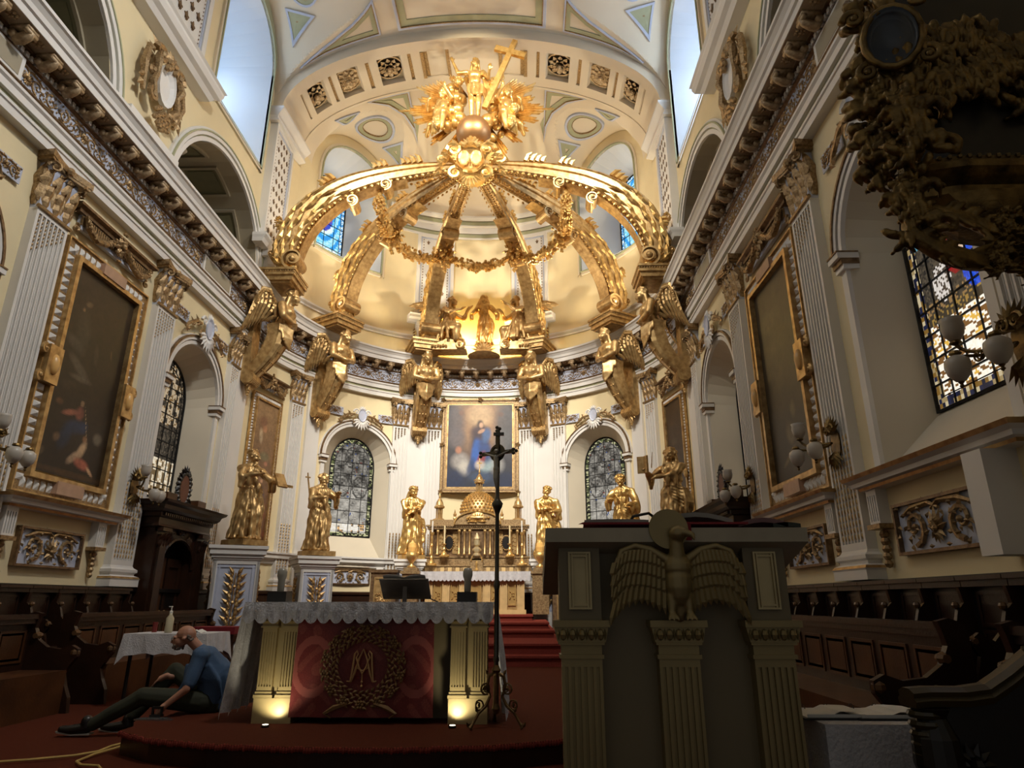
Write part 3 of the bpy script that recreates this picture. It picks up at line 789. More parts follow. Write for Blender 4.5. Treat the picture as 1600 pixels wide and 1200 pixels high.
def f_blue(u, v, ed, i, j, side, zz):
    h = h2(i, j)
    if side < .12 or ed < .12 or zz < .14: return g3(220, 240, 250) if h > .45 else g3(60, 140, 200)
    if zz < .42: return g3(225, 242, 245) if h > .3 else g3(150, 205, 200)
    if (u / .4) ** 2 + ((v - .5) / .17) ** 2 < 1: return g3(30, 70, 190) if h > .25 else g3(120, 70, 160)
    if (u / .45) ** 2 + ((v - .38) / .08) ** 2 < 1: return g3(220, 235, 235)
    r = sqrt((u * .6) ** 2 + (v - .75) ** 2)
    if sin(r * 40) > .3: return g3(40, 150, 225)
    return lerp(g3(90, 200, 235), g3(190, 235, 245), h)
wn = 0
for side, c, fn, g in (('L', 12.15, f_amber, .8), ('R', 12.15, f_amber, .8), ('L', 5.95, f_amber, .8), ('R', 5.95, f_scene, 1.0)):
    wn += 1; stained(wn, side, c, 3.05, -.53, .76, 2.7, 1.95, 5, 10, fn, .024 if fn is f_scene else .035, g * .8)
for s in (-1, 1):
    wn += 1; stained(wn, 'A', s * 40.3, 2.9, -.46, .68, 2.78, 1.95, 4, 8, f_gris, .034, .7)
    wn += 1; stained(wn, 'A', s * 54, 11.3, -.9, .72, 2.85, 2.1, 4, 7, f_blue, .045, .9)
for side in 'LR':
    for c in (12.3, 6.4):
        wn += 1; stained(wn, side, c, 11.9, -1.7, .95, 2.9, 2.0, 4, 5, f_blue, .12, 1.25)
# ================================================================== fleur-de-lis panels and upper pilasters
def fleur():
    m = M(); 
    m.prism([(0, .10), (.02, .06), (.028, .02), (.015, -.02), (-.015, -.02), (-.028, .02), (-.02, .06)], -.012, 0)
    for s in (-1, 1):
        P = [(s * .012, -.015), (s * .02, .03), (s * .045, .045), (s * .065, .03), (s * .06, .01), (s * .048, .02), (s * .035, .0), (s * .02, -.02)]
        m.prism(P if s > 0 else P[::-1], -.01, 0)
        P = [(s * .005, -.03), (s * .035, -.045), (s * .03, -.06), (s * .0, -.045)]; m.prism(P, -.01, 0)
    m.box(-.04, .04, -.014, 0, -.03, -.02); m.prism([(-.012, -.03), (.012, -.03), (0, -.08)], -.01, 0)
    return m
flme = fleur().mesh('fleur_de_lis', [bronze])
def flpanel(side, s0, s1, z0, z1, nx, dz, name, label, sc_=1.0, d=.1, Kk=1.0):
    f = MP[side]; c = (s0 + s1) / 2; hw = (s1 - s0) / 2 * Kk
    loc, rz = put(side, c, 0, 0)
    r = root('panelled_pilaster', label, 'pilaster', loc, rz, 'upper pilasters with fleur-de-lis panels')
    cur = (lambda x: -x * x / (2 * R)) if side == 'A' else (lambda x: 0)
    m = M(); e = .1 * sc_
    us = [-hw, -hw + e, -hw + e + .05, hw - e - .05, hw - e, hw]; vs = [z0, z0 + e, z0 + e + .05, z1 - e - .05, z1 - e, z1]
    def off(i, j): return d if (i in (0, 4) or j in (0, 4)) else (d - .03 if (i in (1, 3) or j in (1, 3)) else d - .05)
    m.relief(us, vs, off, lambda u, v, w: (u, cur(u) - w, v), lambda i, j: 1 if ((i in (1, 3) and 0 < j < 4) or (j in (1, 3) and 0 < i < 4)) else 0)
    obj('panel', m, [white, blue], r)
    k = 0; z = z0 + e + .2
    iw = 2 * (hw - e - .12)
    while z < z1 - e - .15:
        n = nx if k % 2 == 0 else nx - 1
        for q in range(n):
            x = (q - (n - 1) / 2) * iw / nx
            o = obj('fleur_de_lis', flme, None, r, loc=(x, -d + .045 + cur(x), z)); o.scale = (sc_ * .95,) * 3
        z += dz; k += 1
    b = M()
    zz = z0 + e + .1
    while zz < z1 - e - .08:
        for x in (-iw / 2 - .02, iw / 2 + .02): b.add([(x - .02, -d + .045 + cur(x), zz), (x, -d + .03 + cur(x), zz + .03), (x + .02, -d + .045 + cur(x), zz), (x, -d + .03 + cur(x), zz - .03)], [(0, 1, 2, 3)])
        zz += .1
    obj('border_sprigs', b, bronze, r, kind='stuff')
    return r
for s, nm in ((-1, 'left'), (1, 'right')):
    a, b = sorted((s * 11.0, s * 24.5))
    r = flpanel('A', a, b, 9.75, 12.75, 3, .3, 'p', 'white pilaster with bronze fleur-de-lis %s of the gilt standing figure in the apse' % nm, 1.0, .12, K)
    # bracketed ledge below it
    q = sector([(0, 9.52), (.16, 9.52), (.2, 9.6), (.3, 9.64), (.3, 9.72), (.34, 9.76), (0, 9.78)], a - 2.5, b + 2.5); obj('trim_11', q, white, kind='structure')
    for t in (a + 2.0, b - 2.0):
        loc, rz = put('A', t, 9.52, .02)
        c = root('wall_bracket', 'scrolled white bracket under the %s apse fleur-de-lis pilaster, %s side' % (nm, 'outer' if abs(t) > 18 else 'inner'), 'bracket', loc, rz, 'scrolled brackets of the apse')
        m = M(); m.box(-.14, .14, -.26, 0, -.14, 0)
        m.tube([(0, -.14, -.14), (0, -.2, -.3), (0, -.16, -.5), (0, -.06, -.7)], [.12, .13, .09, .05], 8)
        m.lathe([(.09, -.15), (.09, .15)], 10, T=TR(0, -.16, -.2, ry=pi / 2))
        obj('bracket_body', m, white, c)
        m = M()
        for k in range(9): m.ball((.02 * (k % 2) - .01, -.17 + .008 * k, -.3 - .07 * k), .05 - .003 * k, 6)
        for e in (-1, 1):
            for k in range(4): petal(m, e * .14, -.2 - .1 * k, -pi / 2 + e * .7, .14, .07, -.12, .05)
        obj('gilt_drop', m, agold, c)
# pilasters that carry the transverse arch, with mitred caps
for s, side, nm in ((-1, 'L', 'left'), (1, 'R', 'right')):
    flpanel(side, 13.92, 15.15, 9.65, 12.95, 4, .3, 'p', 'white fleur-de-lis pilaster carrying the rosette arch on the %s' % nm, .95, .2)
    f = MP[side]; m = M()
    pr = [(0, 12.95), (.24, 12.95), (.24, 13.0), (.2, 13.02), (.2, 13.12), (.26, 13.18), (.32, 13.24), (.36, 13.28), (.36, 13.34), (0, 13.36)]
    m.grid([[f(13.92 - d * .5, z, 0) for d, z in pr], [f(13.92 - d * .5, z, d) for d, z in pr], [f(15.6, z, d + .12) for d, z in pr], [f(15.7, z, 0) for d, z in pr]])
    pr = [(0, 9.4), (.24, 9.4), (.28, 9.5), (.34, 9.56), (.34, 9.63), (0, 9.65)]
    m.grid([[f(13.85 - d * .3, z, 0) for d, z in pr], [f(13.85 - d * .3, z, d) for d, z in pr], [f(15.25 + d * .3, z, d) for d, z in pr], [f(15.25 + d * .3, z, 0) for d, z in pr]])
    obj('trim_12', m, white, kind='structure')
    loc, rz = put(side, 14.5, 9.4, .1)
    c = root('wall_bracket', 'scrolled bracket under the fleur-de-lis pilaster of the rosette arch, %s' % nm, 'bracket', loc, rz)
    m = M(); m.box(-.3, .3, -.14, 0, -.16, 0)
    m.tube([(0, -.08, -.14), (0, -.14, -.35), (0, -.08, -.7), (0, -.0, -.9)], [.2, .22, .14, .05], 8); obj('bracket_body', m, white, c)
    m = M()
    for k in range(8): m.ball((.03 * (k % 2) - .015, -.16 + .014 * k, -.4 - .08 * k), .07 - .004 * k, 6)
    obj('gilt_drop', m, agold, c)
# upper wall between the gallery arches: ledge, cartouche and fleur-de-lis panel; painted rib band
for side, nm in (('L', 'left'), ('R', 'right')):
    f = MP[side]
    flpanel(side, 8.62, 10.35, 11.12, 16.2, 5, .36, 'p', 'white fleur-de-lis panel high on the %s wall above the crested cartouche' % nm, 1.35, .14)
    q = M(); pr = [(0, 10.72), (.1, 10.74), (.2, 10.76), (.26, 10.85), (.34, 10.9), (.38, 11.0), (.38, 11.06), (.42, 11.1), (0, 11.12)]
    q.grid([[f(8.4 - d, z, 0) for d, z in pr], [f(8.4 - d, z, d) for d, z in pr], [f(10.5 + d, z, d) for d, z in pr], [f(10.5 + d, z, 0) for d, z in pr]])
    obj('trim_13', q, white, kind='structure')
    q = M()   # impost block of the gallery arches
    for z0, z1, d in ((8.5, 8.62, .16), (8.62, 8.68, .2), (8.68, 8.78, .24)):
        P = [f(s, z, e) for z in (z0, z1) for s in (8.5, 10.0) for e in (0, d)]
        q.add(P, [(0, 1, 3, 2), (4, 6, 7, 5), (0, 4, 5, 1), (2, 3, 7, 6), (1, 5, 7, 3), (0, 2, 6, 4)], 1 if abs(z0 - 8.62) < .01 else 0)
    obj('trim_14', q, [white, gold], kind='structure')
    loc, rz = put(side, 9.3, 9.85, .08)
    c = root('wall_cartouche', 'large shield cartouche with gilt scrolls and fruit between the %s gallery arches' % nm, 'cartouche', loc, rz)
    m = M(); m.lathe([(0, -.02), (.2, 0), (.27, .05), (.29, .08), (.29, 0)], 16, T=TR(0, -.08, 0, rx=pi / 2), sx=.9, sy=1.45); obj('shield', m, white, c)
    m = M()
    for t in (-1, 1):
        spiral(m, t * .3, .42, .17, 0 if t > 0 else pi, 1.3, t, .07, -.12); spiral(m, t * .3, -.42, .14, pi / 2, 1.3, -t, .06, -.12); spiral(m, t * .42, 0, .12, pi / 2, 1.2, t, .05, -.1)
        m.tube([(t * .3, -.1, .45), (t * .4, -.16, .2), (t * .33, -.14, 0), (t * .4, -.14, -.25), (t * .22, -.12, -.5)], [.06, .08, .05, .07, .05], 7)
        for k in range(7): petal(m, t * (.36 + .03 * k), .5 - .14 * k, (0 if t > 0 else pi) + t * (.6 - .25 * k), .24, .12, -.06, .07)
        for k in range(7): m.ball((t * (.1 + .05 * (k % 3)), -.16, -.55 - .05 * k), .05, 6)
        m.tube([(t * .55, -.06, .4), (t * .62, -.08, 0), (t * .5, -.06, -.5)], [.05, .07, .04], 6)
    for k in range(7): petal(m, 0, .42, pi / 2 + (k - 3) * .4, .3, .12, -.12, .08)
    for k in range(10): m.ball((.07 * sin(k * 2.1), -.17, -.6 - .035 * k), .055, 6)
    obj('gilt_scrolls', m, agold, c); 
    for k in range(6):
        m = M(); m.ball((0, 0, 0), .07, 6)
        obj('fruit', m, agold, c, loc=(.12 * cos(k), -.16, .4 + .1 * sin(k * 1.7)))
# small dome fixture inside the left gallery vault
m = M(); m.lathe([(.0, -.2), (.16, -.16), (.22, -.06), (.24, 0), (0, 0.02)], 18); m.lathe([(.02, -.24), (.0, -.2)], 6)
o = obj('ceiling_light', m, [glass], None, 'round frosted ceiling light in the left gallery vault', 'light', smooth=True); o.location = (-5.75, 11.1, 10.05); o.rotation_euler.y = .4
# ================================================================== dado: consoles, shelves and gilt relief panels
def dado(side, s0, s1, label, Kk=1.0, z0=1.6, z1=2.1, shelf=True, key=''):
    c = (s0 + s1) / 2; hw = (s1 - s0) / 2 * Kk
    loc, rz = put(side, c, 0, 0)
    r = root('dado_panel', label, 'wall panel', loc, rz, 'gilt scroll relief panels under the paintings and windows')
    m = M(); us = [-hw, -hw + .03, hw - .03, hw]; vs = [z0, z0 + .03, z1 - .03, z1]
    m.relief(us, vs, lambda i, j: .08 if (i != 1 or j != 1) else .03, lambda u, v, d: (u, -d, v), lambda i, j: 1 if (i == 1 and j == 1) else 0); obj('frame', m, [bronze, blue], r)
    m = rinceau(2 * hw - .08, z1 - z0 - .04, .03, -.05, seed=int(c * 7) % 50 + 3); m.xf(TR(0, 0, (z0 + z1) / 2)); obj('gilt_foliage', m, agold, r)
    return r
def console(side, s, nm, z1=2.3):
    loc, rz = put(side, s, 0, 0)
    r = root('console', nm, 'bracket', loc, rz, 'small fluted consoles under the shelves')
    m = M(); us = [-.1, -.075, -.055, -.03, -.01, .01, .03, .055, .075, .1]
    m.relief(us, [z1 - .36, z1 - .33, z1 - .06, z1], lambda i, j: .12 if (i % 2 == 0 or j != 1) else .09, lambda u, v, d: (u, -d, v)); obj('block', m, white, r)
    m = M(); m.box(-.13, .13, -.15, 0, z1 - .41, z1 - .36); 
    for k in range(5): m.ball((0, -.05, z1 - .46 - k * .075), (.075 - .01 * k, .045, .045), 7)
    obj('gilt_drop', m, agold, r)
def shelf(side, s0, s1, lab, z=2.3):
    c = (s0 + s1) / 2; loc, rz = put(side, c, 0, 0); hw = (s1 - s0) / 2
    r = root('wall_shelf', lab, 'ledge', loc, rz, 'moulded ledges on the nave walls')
    m = moulding([(0, z), (.16, z), (.17, z + .03), (.22, z + .04), (.23, z + .08), (.28, z + .11), (.3, z + .15), (0, z + .16)], -hw, hw)
    nmi = len(m.f); m.mi = [1 if (i % 7 == 5 or i % 7 == 1) else 0 for i in range(nmi)]
    obj('ledge_moulding', m, [white, gold], r)
for side, nm in (('L', 'left'), ('R', 'right')):
    shelf(side, 8.2, 10.12, 'moulded white ledge below the large %s painting' % nm)
    dado(side, 8.45, 9.72, 'gilt scroll relief panel below the large %s painting' % nm)
    console(side, 8.17, 'small fluted console at the camera end of the ledge under the large %s painting' % nm); console(side, 10.02, 'small fluted console at the apse end of the ledge under the large %s painting' % nm)
shelf('R', 5.0, 7.1, 'long moulded ledge below the largest window')
dado('R', 5.5, 6.85, 'gilt scroll relief panel below the largest window')
console('R', 7.12, 'small fluted console below the apse end of the largest window ledge')
m = M(); m.box(-.12, .12, -.28, 0, 1.5, 2.3)
loc, rz = put('R', 5.2, 0, 0); obj('ledge_pier', m, [white], None, 'plain white block supporting the nearest end of the largest window ledge', 'support', loc=loc, rz=rz)
for s, nm in ((-1, 'left'), (1, 'right')):
    dado('A', s * 41 - 6.5, s * 41 + 6.5, 'gilt scroll relief panel below the %s apse window' % nm, K, 1.6, 2.0)
    for t in (-9.3, 9.3): console('A', s * 41 + t, 'small fluted console beside the relief panel of the %s apse window, %s side' % (nm, 'altar' if t * s < 0 else 'pedestal'), 2.04)
# ================================================================== paintings
def canvas(w, h, base, strokes, nx=70, seed=1, noise=.10, dim=1.0):
    nz = int(nx * h / w); X, Z = np.meshgrid((np.arange(nx) + .5) / nx, (np.arange(nz) + .5) / nz)
    b0, b1 = np.array(S(base[0])[:3]), np.array(S(base[1])[:3]); I = b0 + (b1 - b0) * Z[..., None]
    rg = np.random.RandomState(seed)
    for (cx, cy, rx, ry, ang, c, al) in strokes:
        a = rad(ang); dx, dy = (X - cx), (Z - cy) * h / w
        u = (dx * cos(a) + dy * sin(a)) / rx; v = (-dx * sin(a) + dy * cos(a)) / (ry)
        q = np.clip((1.25 - np.sqrt(u * u + v * v + .0 * u)) / .65, 0, 1) * al
        q = q[..., None]; I = I * (1 - q) + np.array(S(c)[:3]) * q
    nn = np.zeros_like(X)
    for k in (6, 13, 27, 50):
        g = rg.rand(int(k * h / w) + 3, k + 3); xi = X * k; zi = Z * k * h / w; x0 = xi.astype(int); z0 = zi.astype(int); fx = xi - x0; fz = zi - z0
        nn += ((g[z0, x0] * (1 - fx) + g[z0, x0 + 1] * fx) * (1 - fz) + (g[z0 + 1, x0] * (1 - fx) + g[z0 + 1, x0 + 1] * fx) * fz - .5)
    I = np.clip(I * (1 + nn[..., None] * noise * 3), 0, 1)
    vs = [(-w / 2 + w * i / nx, 0, h * j / nz) for j in range(nz + 1) for i in range(nx + 1)]
    fs = [(j * (nx + 1) + i, j * (nx + 1) + i + 1, (j + 1) * (nx + 1) + i + 1, (j + 1) * (nx + 1) + i) for j in range(nz) for i in range(nx)]
    me = bpy.data.meshes.new('canvas'); me.from_pydata(vs, [], fs); me.materials.append(paintm)
    ca = me.color_attributes.new('paint', 'FLOAT_COLOR', 'CORNER')
    I = I * dim
    cc = np.concatenate([I.reshape(-1, 3), np.ones((nx * nz, 1))], 1).repeat(4, 0); ca.data.foreach_set('color', cc.ravel())
    return me
def beadframe(w, h, fw, m, mi0, mi1, mi2, d=.1):
    """outer size w x h, frame width fw: gilt inner lip, carved ovolo of pieces, outer fillet"""
    for a, b, e, mi in ((0, fw * .08, d * .7, mi0), (fw * .08, fw * .74, d * .45, mi1), (fw * .74, fw, d, mi0)):
        o = [(-w / 2 + a, a), (w / 2 - a, a), (w / 2 - a, h - a), (-w / 2 + a, h - a)]; i_ = [(-w / 2 + b, b), (w / 2 - b, b), (w / 2 - b, h - b), (-w / 2 + b, h - b)]
        m.grid([[(x, 0, z) for x, z in o], [(x, -e, z) for x, z in o], [(x, -e, z) for x, z in i_], [(x, 0, z) for x, z in i_]], mi, closed=True)
    # carved tongue pieces along the ovolo
    c = fw * .46; st = fw * .42
    def run(x0, z0, x1, z1):
        L_ = math.hypot(x1 - x0, z1 - z0); n = int(L_ / st); ux, uz = (x1 - x0) / L_, (z1 - z0) / L_
        for k in range(n):
            t = (k + .5) * L_ / n; x, z = x0 + ux * t, z0 + uz * t; e = fw * .24; f_ = st * .36
            P = [(x - ux * f_ - uz * e, -d * .45, z - uz * f_ + ux * e), (x + ux * f_ - uz * e, -d * .45, z + uz * f_ + ux * e), (x + ux * f_ + uz * e, -d * .45, z + uz * f_ - ux * e), (x - ux * f_ + uz * e, -d * .45, z - uz * f_ - ux * e), (x, -d * .8, z)]
            m.add(P, [(0, 1, 4), (1, 2, 4), (2, 3, 4), (3, 0, 4)], mi2)
    run(-w / 2 + c, c, w / 2 - c, c); run(-w / 2 + c, h - c, w / 2 - c, h - c); run(-w / 2 + c, c, -w / 2 + c, h - c); run(w / 2 - c, c, w / 2 - c, h - c)
def crest(w, r, z):
    m = moulding([(0, z), (.1, z), (.1, z + .05), (.16, z + .08), (.16, z + .12), (0, z + .13)], -w / 2, w / 2)
    m.box(-w / 2 + .02, w / 2 - .02, -.06, 0, z - .22, z, 1)
    for k in range(int(w / .05)): m.box(-w / 2 + .05 * k + .01, -w / 2 + .05 * k + .035, -.085, -.06, z - .16, z - .02, 2)
    obj('crest_cornice', m, [bronze, blue, agold], r)
    m = M()
    for s in (-1, 1):
        P = [(s * w * .48, -.12, z - .02), (s * w * .44, -.13, z - .16), (s * w * .32, -.14, z - .26), (s * w * .2, -.14, z - .2), (s * w * .1, -.14, z - .05)]
        m.tube(P, [.03, .05, .06, .05, .04], 7)
        for k in range(26):
            t = k / 25 * 3.99; i = int(t); p = V(*P[i]).lerp(V(*P[i + 1]), t - i); m.ball((p.x + rnd.uniform(-.03, .03), p.y - .03, p.z + rnd.uniform(-.04, .04)), rnd.uniform(.018, .035), 5)
        spiral(m, s * w * .52, z - .24, .07, pi / 2, 1.2, s, .025, -.05)
    for k in range(9): petal(m, 0, z - .05, k * 2 * pi / 9, .2, .09, -.13, .06)
    m.ball((0, -.18, z - .05), .05, 7)
    for k in range(14): m.ball((rnd.uniform(-.1, .1), -.15, z + rnd.uniform(-.32, .2)), .03, 5)
    obj('crest_garland', m, agold, r)
def big_painting(side, label, strokes, base, plaque=True, seed=1):
    loc, rz = put(side, 9.08, 2.5, .02)
    w, h = 2.02, 3.62
    r = root('framed_painting', label, 'painting', loc, rz)
    o = obj('canvas', canvas(w - .56, h - .60, base, strokes, seed=seed, noise=.12), None, r, loc=(0, -.05, .32))
    m = M(); beadframe(w, h, .28, m, 0, 1, 2, .13); obj('frame', m, [gold, agold, white], r)
    for s in (-1, 1):
        m = M(); m.box(-.13, .13, -.17, -.02, -.26, .26); spiral(m, s * .16, .18, .07, pi / 2, 1.2, -s, .03, -.12); spiral(m, s * .16, -.18, .07, -pi / 2, 1.2, s, .03, -.12)
        b = obj('frame_boss', m, gold, r, loc=(s * (w / 2 - .14), 0, 1.7)); q = M(); q.ball((0, -.17, 0), (.07, .06, .15), 10); obj('oval_jewel', q, mat('honey_enamel', (226, 178, 108), .3) if 'honey_enamel' not in MATS else MATS['honey_enamel'], b, smooth=True)
    m = M(); m.box(-.28, .28, -.15, -.05, .06, .23); obj('name_plaque', m, mat('rose_plaque', (186, 150, 124), .5) if 'rose_plaque' not in MATS else MATS['rose_plaque'], r)
    m = M(); m.box(-.28, .28, -.15, -.05, h - .23, h - .06); obj('name_plaque', m, MATS['rose_plaque'], r)
    crest(1.75, r, h + .42)
    return r
BR = ((30, 20, 12), (46, 34, 24))
big_painting('L', 'tall dark biblical painting with a blue-robed figure in a carved gilt frame, left wall', [
    (.72, .5, .28, .9, 0, (34, 22, 14), .7), (.30, .70, .10, .22, 10, (64, 58, 46), .5), (.3, .84, .05, .03, 20, (110, 92, 66), .6), (.24, .80, .02, .02, 0, (130, 100, 70), .7), (.22, .62, .16, .06, -20, (76, 70, 60), .5), (.55, .62, .035, .10, 8, (74, 66, 54), .5),
    (.34, .52, .2, .05, -30, (88, 82, 70), .6), (.4, .47, .16, .03, 0, (96, 90, 76), .5), (.25, .42, .1, .05, 10, (62, 50, 36), .5), (.78, .66, .012, .05, 10, (104, 84, 58), .5), (.5, .36, .03, .03, 0, (150, 120, 90), .9), (.49, .31, .06, .07, 0, (130, 76, 62), .9),
    (.36, .30, .12, .03, 15, (140, 84, 66), .9), (.46, .24, .15, .07, 10, (30, 44, 68), .95), (.34, .18, .08, .13, -25, (26, 40, 62), .95), (.58, .25, .07, .06, 30, (28, 44, 72), .9), (.24, .17, .05, .04, 30, (110, 84, 58), .8), (.18, .33, .05, .03, 0, (100, 70, 46), .6),
    (.64, .20, .035, .035, 0, (120, 84, 54), .9), (.62, .14, .05, .11, -28, (190, 158, 122), .9), (.52, .10, .1, .04, 40, (176, 146, 116), .8), (.66, .08, .12, .05, -12, (168, 92, 72), .9), (.8, .055, .07, .02, -35, (190, 152, 118), .9), (.83, .22, .07, .06, 0, (110, 100, 84), .8), (.62, .26, .005, .2, 20, (150, 130, 100), .7),
    (.07, .09, .05, .04, 20, (110, 92, 66), .6), (.5, .02, .6, .03, 0, (70, 48, 28), .8)], BR, seed=3)
big_painting('R', 'tall darkened painting with barely visible pale figures in a carved frame, right wall', [
    (.4, .6, .3, .3, 0, (70, 58, 42), .5), (.5, .2, .1, .12, 30, (104, 88, 62), .6), (.62, .3, .06, .08, 0, (112, 96, 70), .6), (.42, .1, .18, .03, 25, (112, 92, 64), .7), (.7, .15, .1, .05, 10, (96, 78, 54), .6), (.3, .4, .2, .2, 0, (64, 54, 38), .4), (.3, .8, .3, .12, 0, (84, 74, 56), .5)], ((34, 26, 14), (58, 50, 38)), seed=8)
def small_painting(a, label, strokes, base, seed, nm='framed_painting'):
    loc, rz = put('A', a, 2.35, .0); w, h = 1.25, 3.62
    loc = tuple(V(*loc) + V(-sin(rad(a)), -cos(rad(a)), 0) * .06)
    r = root(nm, label, 'painting', loc, rz)
    obj('canvas', canvas(w - .34, h - .34, base, strokes, nx=50, seed=seed, dim=.8), None, r, loc=(0, -.05, .17))
    m = M(); beadframe(w, h, .17, m, 0, 1, 2, .09); obj('frame', m, [gold, agold, white], r)
    m = M(); m.ball((0, -.12, 0), (.06, .05, .12), 9); obj('frame_boss', m, gold, r, loc=(w / 2 - .08, 0, 1.6))
    crest(1.2, r, h + .38)
small_painting(-78.5, 'tall narrow painting of pink robed figures and cherubs, left of the apse behind the statues', [
    (.4, .85, .2, .16, 20, (128, 86, 66), .7), (.35, .74, .08, .2, 10, (220, 196, 160), .7), (.5, .8, .1, .09, 0, (196, 140, 104), .8), (.6, .6, .22, .12, 0, (126, 124, 92), .7), (.7, .55, .08, .06, 0, (216, 150, 120), .8), (.3, .62, .1, .05, 0, (120, 86, 60), .6),
    (.65, .3, .14, .26, 10, (52, 60, 104), .9), (.8, .2, .1, .25, 0, (150, 66, 50), .8), (.45, .22, .12, .2, 0, (120, 74, 52), .7), (.6, .42, .06, .05, 0, (210, 160, 124), .9), (.5, .05, .6, .09, 0, (128, 62, 40), .8)], ((104, 62, 38), (164, 132, 96)), 4)
small_painting(78.5, 'tall narrow dark brown painting right of the apse behind the statues', [(.4, .5, .2, .4, 0, (84, 54, 34), .5), (.6, .3, .15, .3, 0, (96, 64, 44), .6), (.4, .7, .2, .1, 0, (100, 84, 60), .4)], ((52, 32, 20), (74, 56, 38)), 5)
# altarpiece
loc, rz = put('A', 0, 4.18, .17)
r = root('framed_altarpiece', 'framed altarpiece of a blue-robed figure on clouds above the domed tabernacle', 'painting', loc, rz)
w, h = 2.34, 2.92
obj('canvas', canvas(w - .4, h - .4, ((30, 42, 66), (84, 70, 56)), [
    (.5, .75, .42, .5, 0, (186, 144, 104), .75), (.5, .86, .2, .2, 0, (222, 190, 146), .7), (.1, .8, .16, .3, 10, (84, 84, 96), .7), (.9, .78, .18, .3, 0, (74, 76, 84), .8), (.14, .58, .14, .16, 0, (110, 104, 110), .7), (.86, .55, .14, .2, 0, (96, 100, 104), .7),
    (.2, .3, .14, .14, 0, (196, 190, 184), .7), (.26, .22, .1, .12, 0, (214, 210, 200), .7), (.17, .44, .05, .06, 0, (190, 130, 100), .9), (.2, .9, .04, .04, 0, (140, 100, 80), .8), (.82, .88, .05, .04, 0, (110, 80, 66), .8),
    (.76, .26, .12, .14, 0, (178, 178, 176), .7), (.8, .4, .05, .06, 0, (176, 116, 90), .8), (.6, .25, .1, .12, -40, (176, 200, 206), .8), (.52, .12, .2, .1, 0, (60, 84, 120), .6), (.1, .1, .2, .15, 0, (26, 44, 84), .8), (.9, .08, .2, .12, 0, (28, 44, 80), .8),
    (.5, .5, .15, .3, 4, (16, 22, 50), .98), (.44, .42, .07, .26, -8, (30, 96, 190), .95), (.58, .44, .1, .2, 14, (28, 66, 134), .9), (.52, .32, .06, .14, -20, (150, 34, 40), .9), (.5, .26, .08, .07, 0, (214, 208, 200), .8), (.36, .24, .05, .14, -20, (30, 60, 110), .8),
    (.5, .66, .15, .12, 0, (62, 36, 48), .95), (.6, .62, .07, .12, -10, (70, 110, 168), .9), (.5, .76, .05, .065, 0, (58, 34, 26), .95), (.515, .745, .034, .046, 0, (226, 180, 146), .95), (.52, .67, .06, .03, 30, (216, 168, 134), .9)], nx=110, seed=12, noise=.06, dim=.72), None, r, loc=(0, -.05, .2))
m = M()
for a, b, e, mi in ((0, .03, .06, 0), (.03, .07, .12, 0), (.07, .11, .09, 1), (.11, .16, .07, 0), (.16, .2, .05, 2)):
    o = [(-w / 2 + a, a), (w / 2 - a, a), (w / 2 - a, h - a), (-w / 2 + a, h - a)]; i_ = [(-w / 2 + b, b), (w / 2 - b, b), (w / 2 - b, h - b), (-w / 2 + b, h - b)]
    m.grid([[(x, .1, z) for x, z in o], [(x, -e, z) for x, z in o], [(x, -e, z) for x, z in i_], [(x, 0, z) for x, z in i_]], mi, closed=True)
obj('frame', m, [agold, bronze, gold], r)
m = M()
for x, z in ((0, h), (-w / 2, h * .5), (w / 2, h * .5), (-w / 2, h), (w / 2, h), (-w / 2, 0), (w / 2, 0), (0, 0)):
    for k in range(5): petal(m, x * .97, z * .97 + .04, k * 1.26, .1, .06, -.12, .04)
obj('frame_ornament', m, agold, r)
